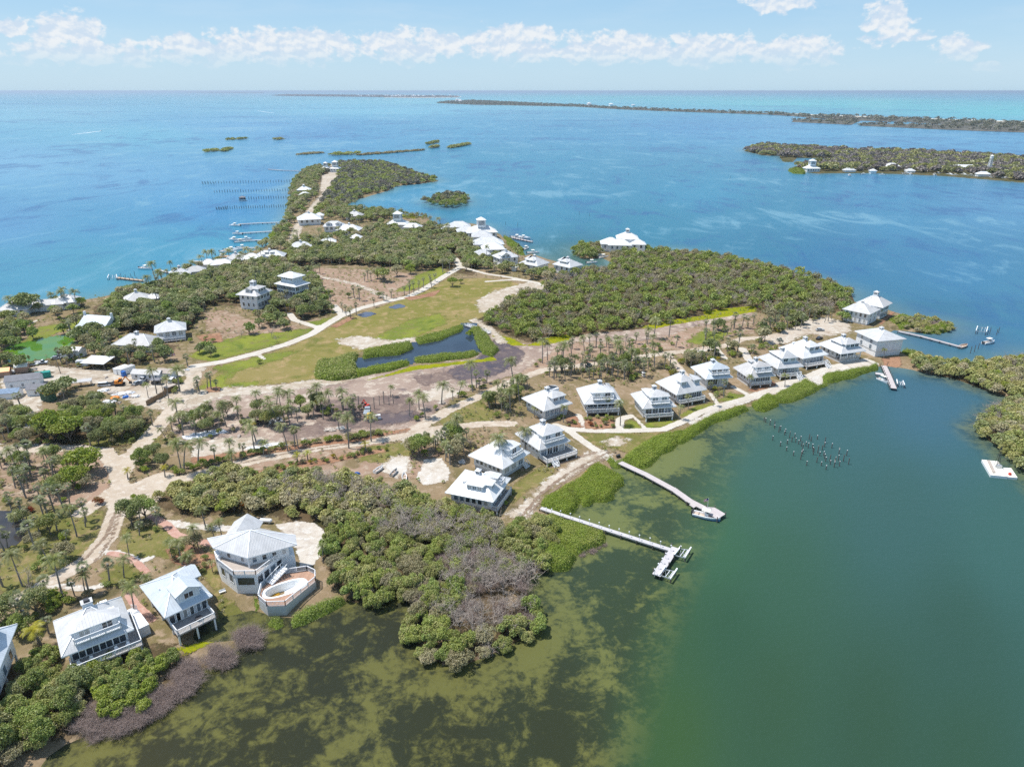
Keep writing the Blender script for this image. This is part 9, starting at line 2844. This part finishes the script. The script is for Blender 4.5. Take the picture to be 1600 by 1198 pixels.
# beach line on the sea side of the strip
bl = W([(1225, 177.0), (1300, 180.2), (1420, 184.2), (1600, 190.0), (1900, 200)], .8)
bl2 = W([(1225, 178.0), (1300, 181.4), (1420, 185.6), (1600, 191.6), (1900, 202)], .8)
mb = MB()
for i in range(len(bl) - 1):
 mb.poly([(*bl2[i], 1.2), (*bl2[i + 1], 1.2), (*bl[i + 1], .7), (*bl[i], .7)])
tag(mb.build('beach', [M_BEACH]), kind='structure')
mb = MB()
bl, bl2 = W([(600, 152.6), (660, 153.1), (715, 152.4), (722, 151.3)], .8), W([(600, 152.2), (660, 152.6), (712, 151.8), (716, 151.0)], .8)
for i in range(3):
 mb.poly([(*bl[i], .7), (*bl[i + 1], .7), (*bl2[i + 1], 1.0), (*bl2[i], 1.0)])
tag(mb.build('beach', [M_BEACH]), kind='structure')
# white town on the far shore
def far_house(w, d, h):
 mb = MB()
 mb.box(-w / 2, w / 2, -d / 2, d / 2, 0, h, 0)
 hip_roof(mb, w * 1.15, d * 1.2, h, h * .5, None, 'x', 0, 0, .3, 1, 0)
 return mb.mesh('town_house', [M_TRIM, M_ROOF_W])
FH = [far_house(28, 20, 12), far_house(36, 21, 15), far_house(23, 20, 19)]
rr = random.Random(8)
tl = sorted([(rr.uniform(604, 716), rr.uniform(150.6, 152.3)) for _ in range(44)] + [(rr.uniform(560, 604), rr.uniform(150.8, 151.6)) for _ in range(8)] + [(700 + rr.uniform(-5, 20), 159.5 + rr.uniform(-.6, .8)) for _ in range(5)] + [(rr.uniform(905, 990), 166.5) for _ in range(3)] + [(rr.uniform(330, 400), 145.0) for _ in range(6)], key=lambda q: -q[0])
for k, (px, py) in enumerate(tl):
 x, y = g(px, py, .5)
 o = new_obj('town_house', FH[k % 3], None, (x, y, .3), rr.uniform(0, 3))
 s = rr.uniform(.9, 1.5) * (1.6 if px < 420 else 1)
 o.scale = (s, s, s)
 tag(o, 'white speck of a house on the far shore, %s in from the east tip' % (ordinal(k + 1).replace(' nearest', '').replace('nearest', 'first')), 'house', 'white houses of the far town')
# speed boats with wakes
M_FOAM = mat('white_foam', (0.75, 0.79, 0.80), .8, .2, var=.1)
for (pts, lab) in [([(112, 210.5), (135, 208), (158, 205)], 'tiny speed boat trailing a long white wake on the left sea'), ([(428, 176.8), (416, 175.5), (403, 173.5)], 'tiny speed boat with a short wake near the far town water')]:
 q = [Vector((*g(*p_), .08)) for p_ in pts]
 rt = empty('speed_boat', tuple(q[2]), math.atan2((q[2] - q[1]).y, (q[2] - q[1]).x))
 tag(rt, lab, 'boat', 'speed boats under way')
 new_obj('hull', hull_mesh(14, 4.4, 1.5), rt)
 mb = MB()
 mb.box(-1.5, 1.5, -1, 1, .6, 2.4)
 mb.build('cabin', [M_HULL], rt)
 mb = MB()
 for i in range(2):
  d = (q[i + 1] - q[i]).normalized()
  s = Vector((-d.y, d.x, 0))
  w0, w1 = (10, 7) if i == 0 else (7, 3.5)
  mb.poly([q[i] - s * w0 / 2 * (0.3 if i == 0 else 1), q[i + 1] - s * w1 / 2, q[i + 1] + s * w1 / 2, q[i] + s * w0 / 2 * (0.3 if i == 0 else 1)])
 tag(mb.build('wake_foam', [M_FOAM]), 'white wake trailing behind a ' + ('left sea' if pts[0][0] < 300 else 'far town') + ' speed boat', 'wake', kind='stuff')
# ---------------------------------------------------------------- air
HZ_ON = True
if HZ_ON:
 hz = MB()
 hz.box(-170000, 170000, -2000, 170000, -3.0, 124.0)
 hm = bpy.data.materials.new('haze_air')
 hm.use_nodes = True
 ht = NT(hm.node_tree)
 ht.n.remove(ht.n['Principled BSDF'])
 pv = ht.node('ShaderNodeVolumePrincipled')
 pv.inputs['Color'].default_value = (0.70, 0.84, 1.0, 1)
 pv.inputs['Density'].default_value = 0.00004
 pv.inputs['Anisotropy'].default_value = 0.3
 ht.l.new(pv.outputs[0], ht.n['Material Output'].inputs['Volume'])
 ho = hz.build('haze', [hm])
 tag(ho, kind='stuff')
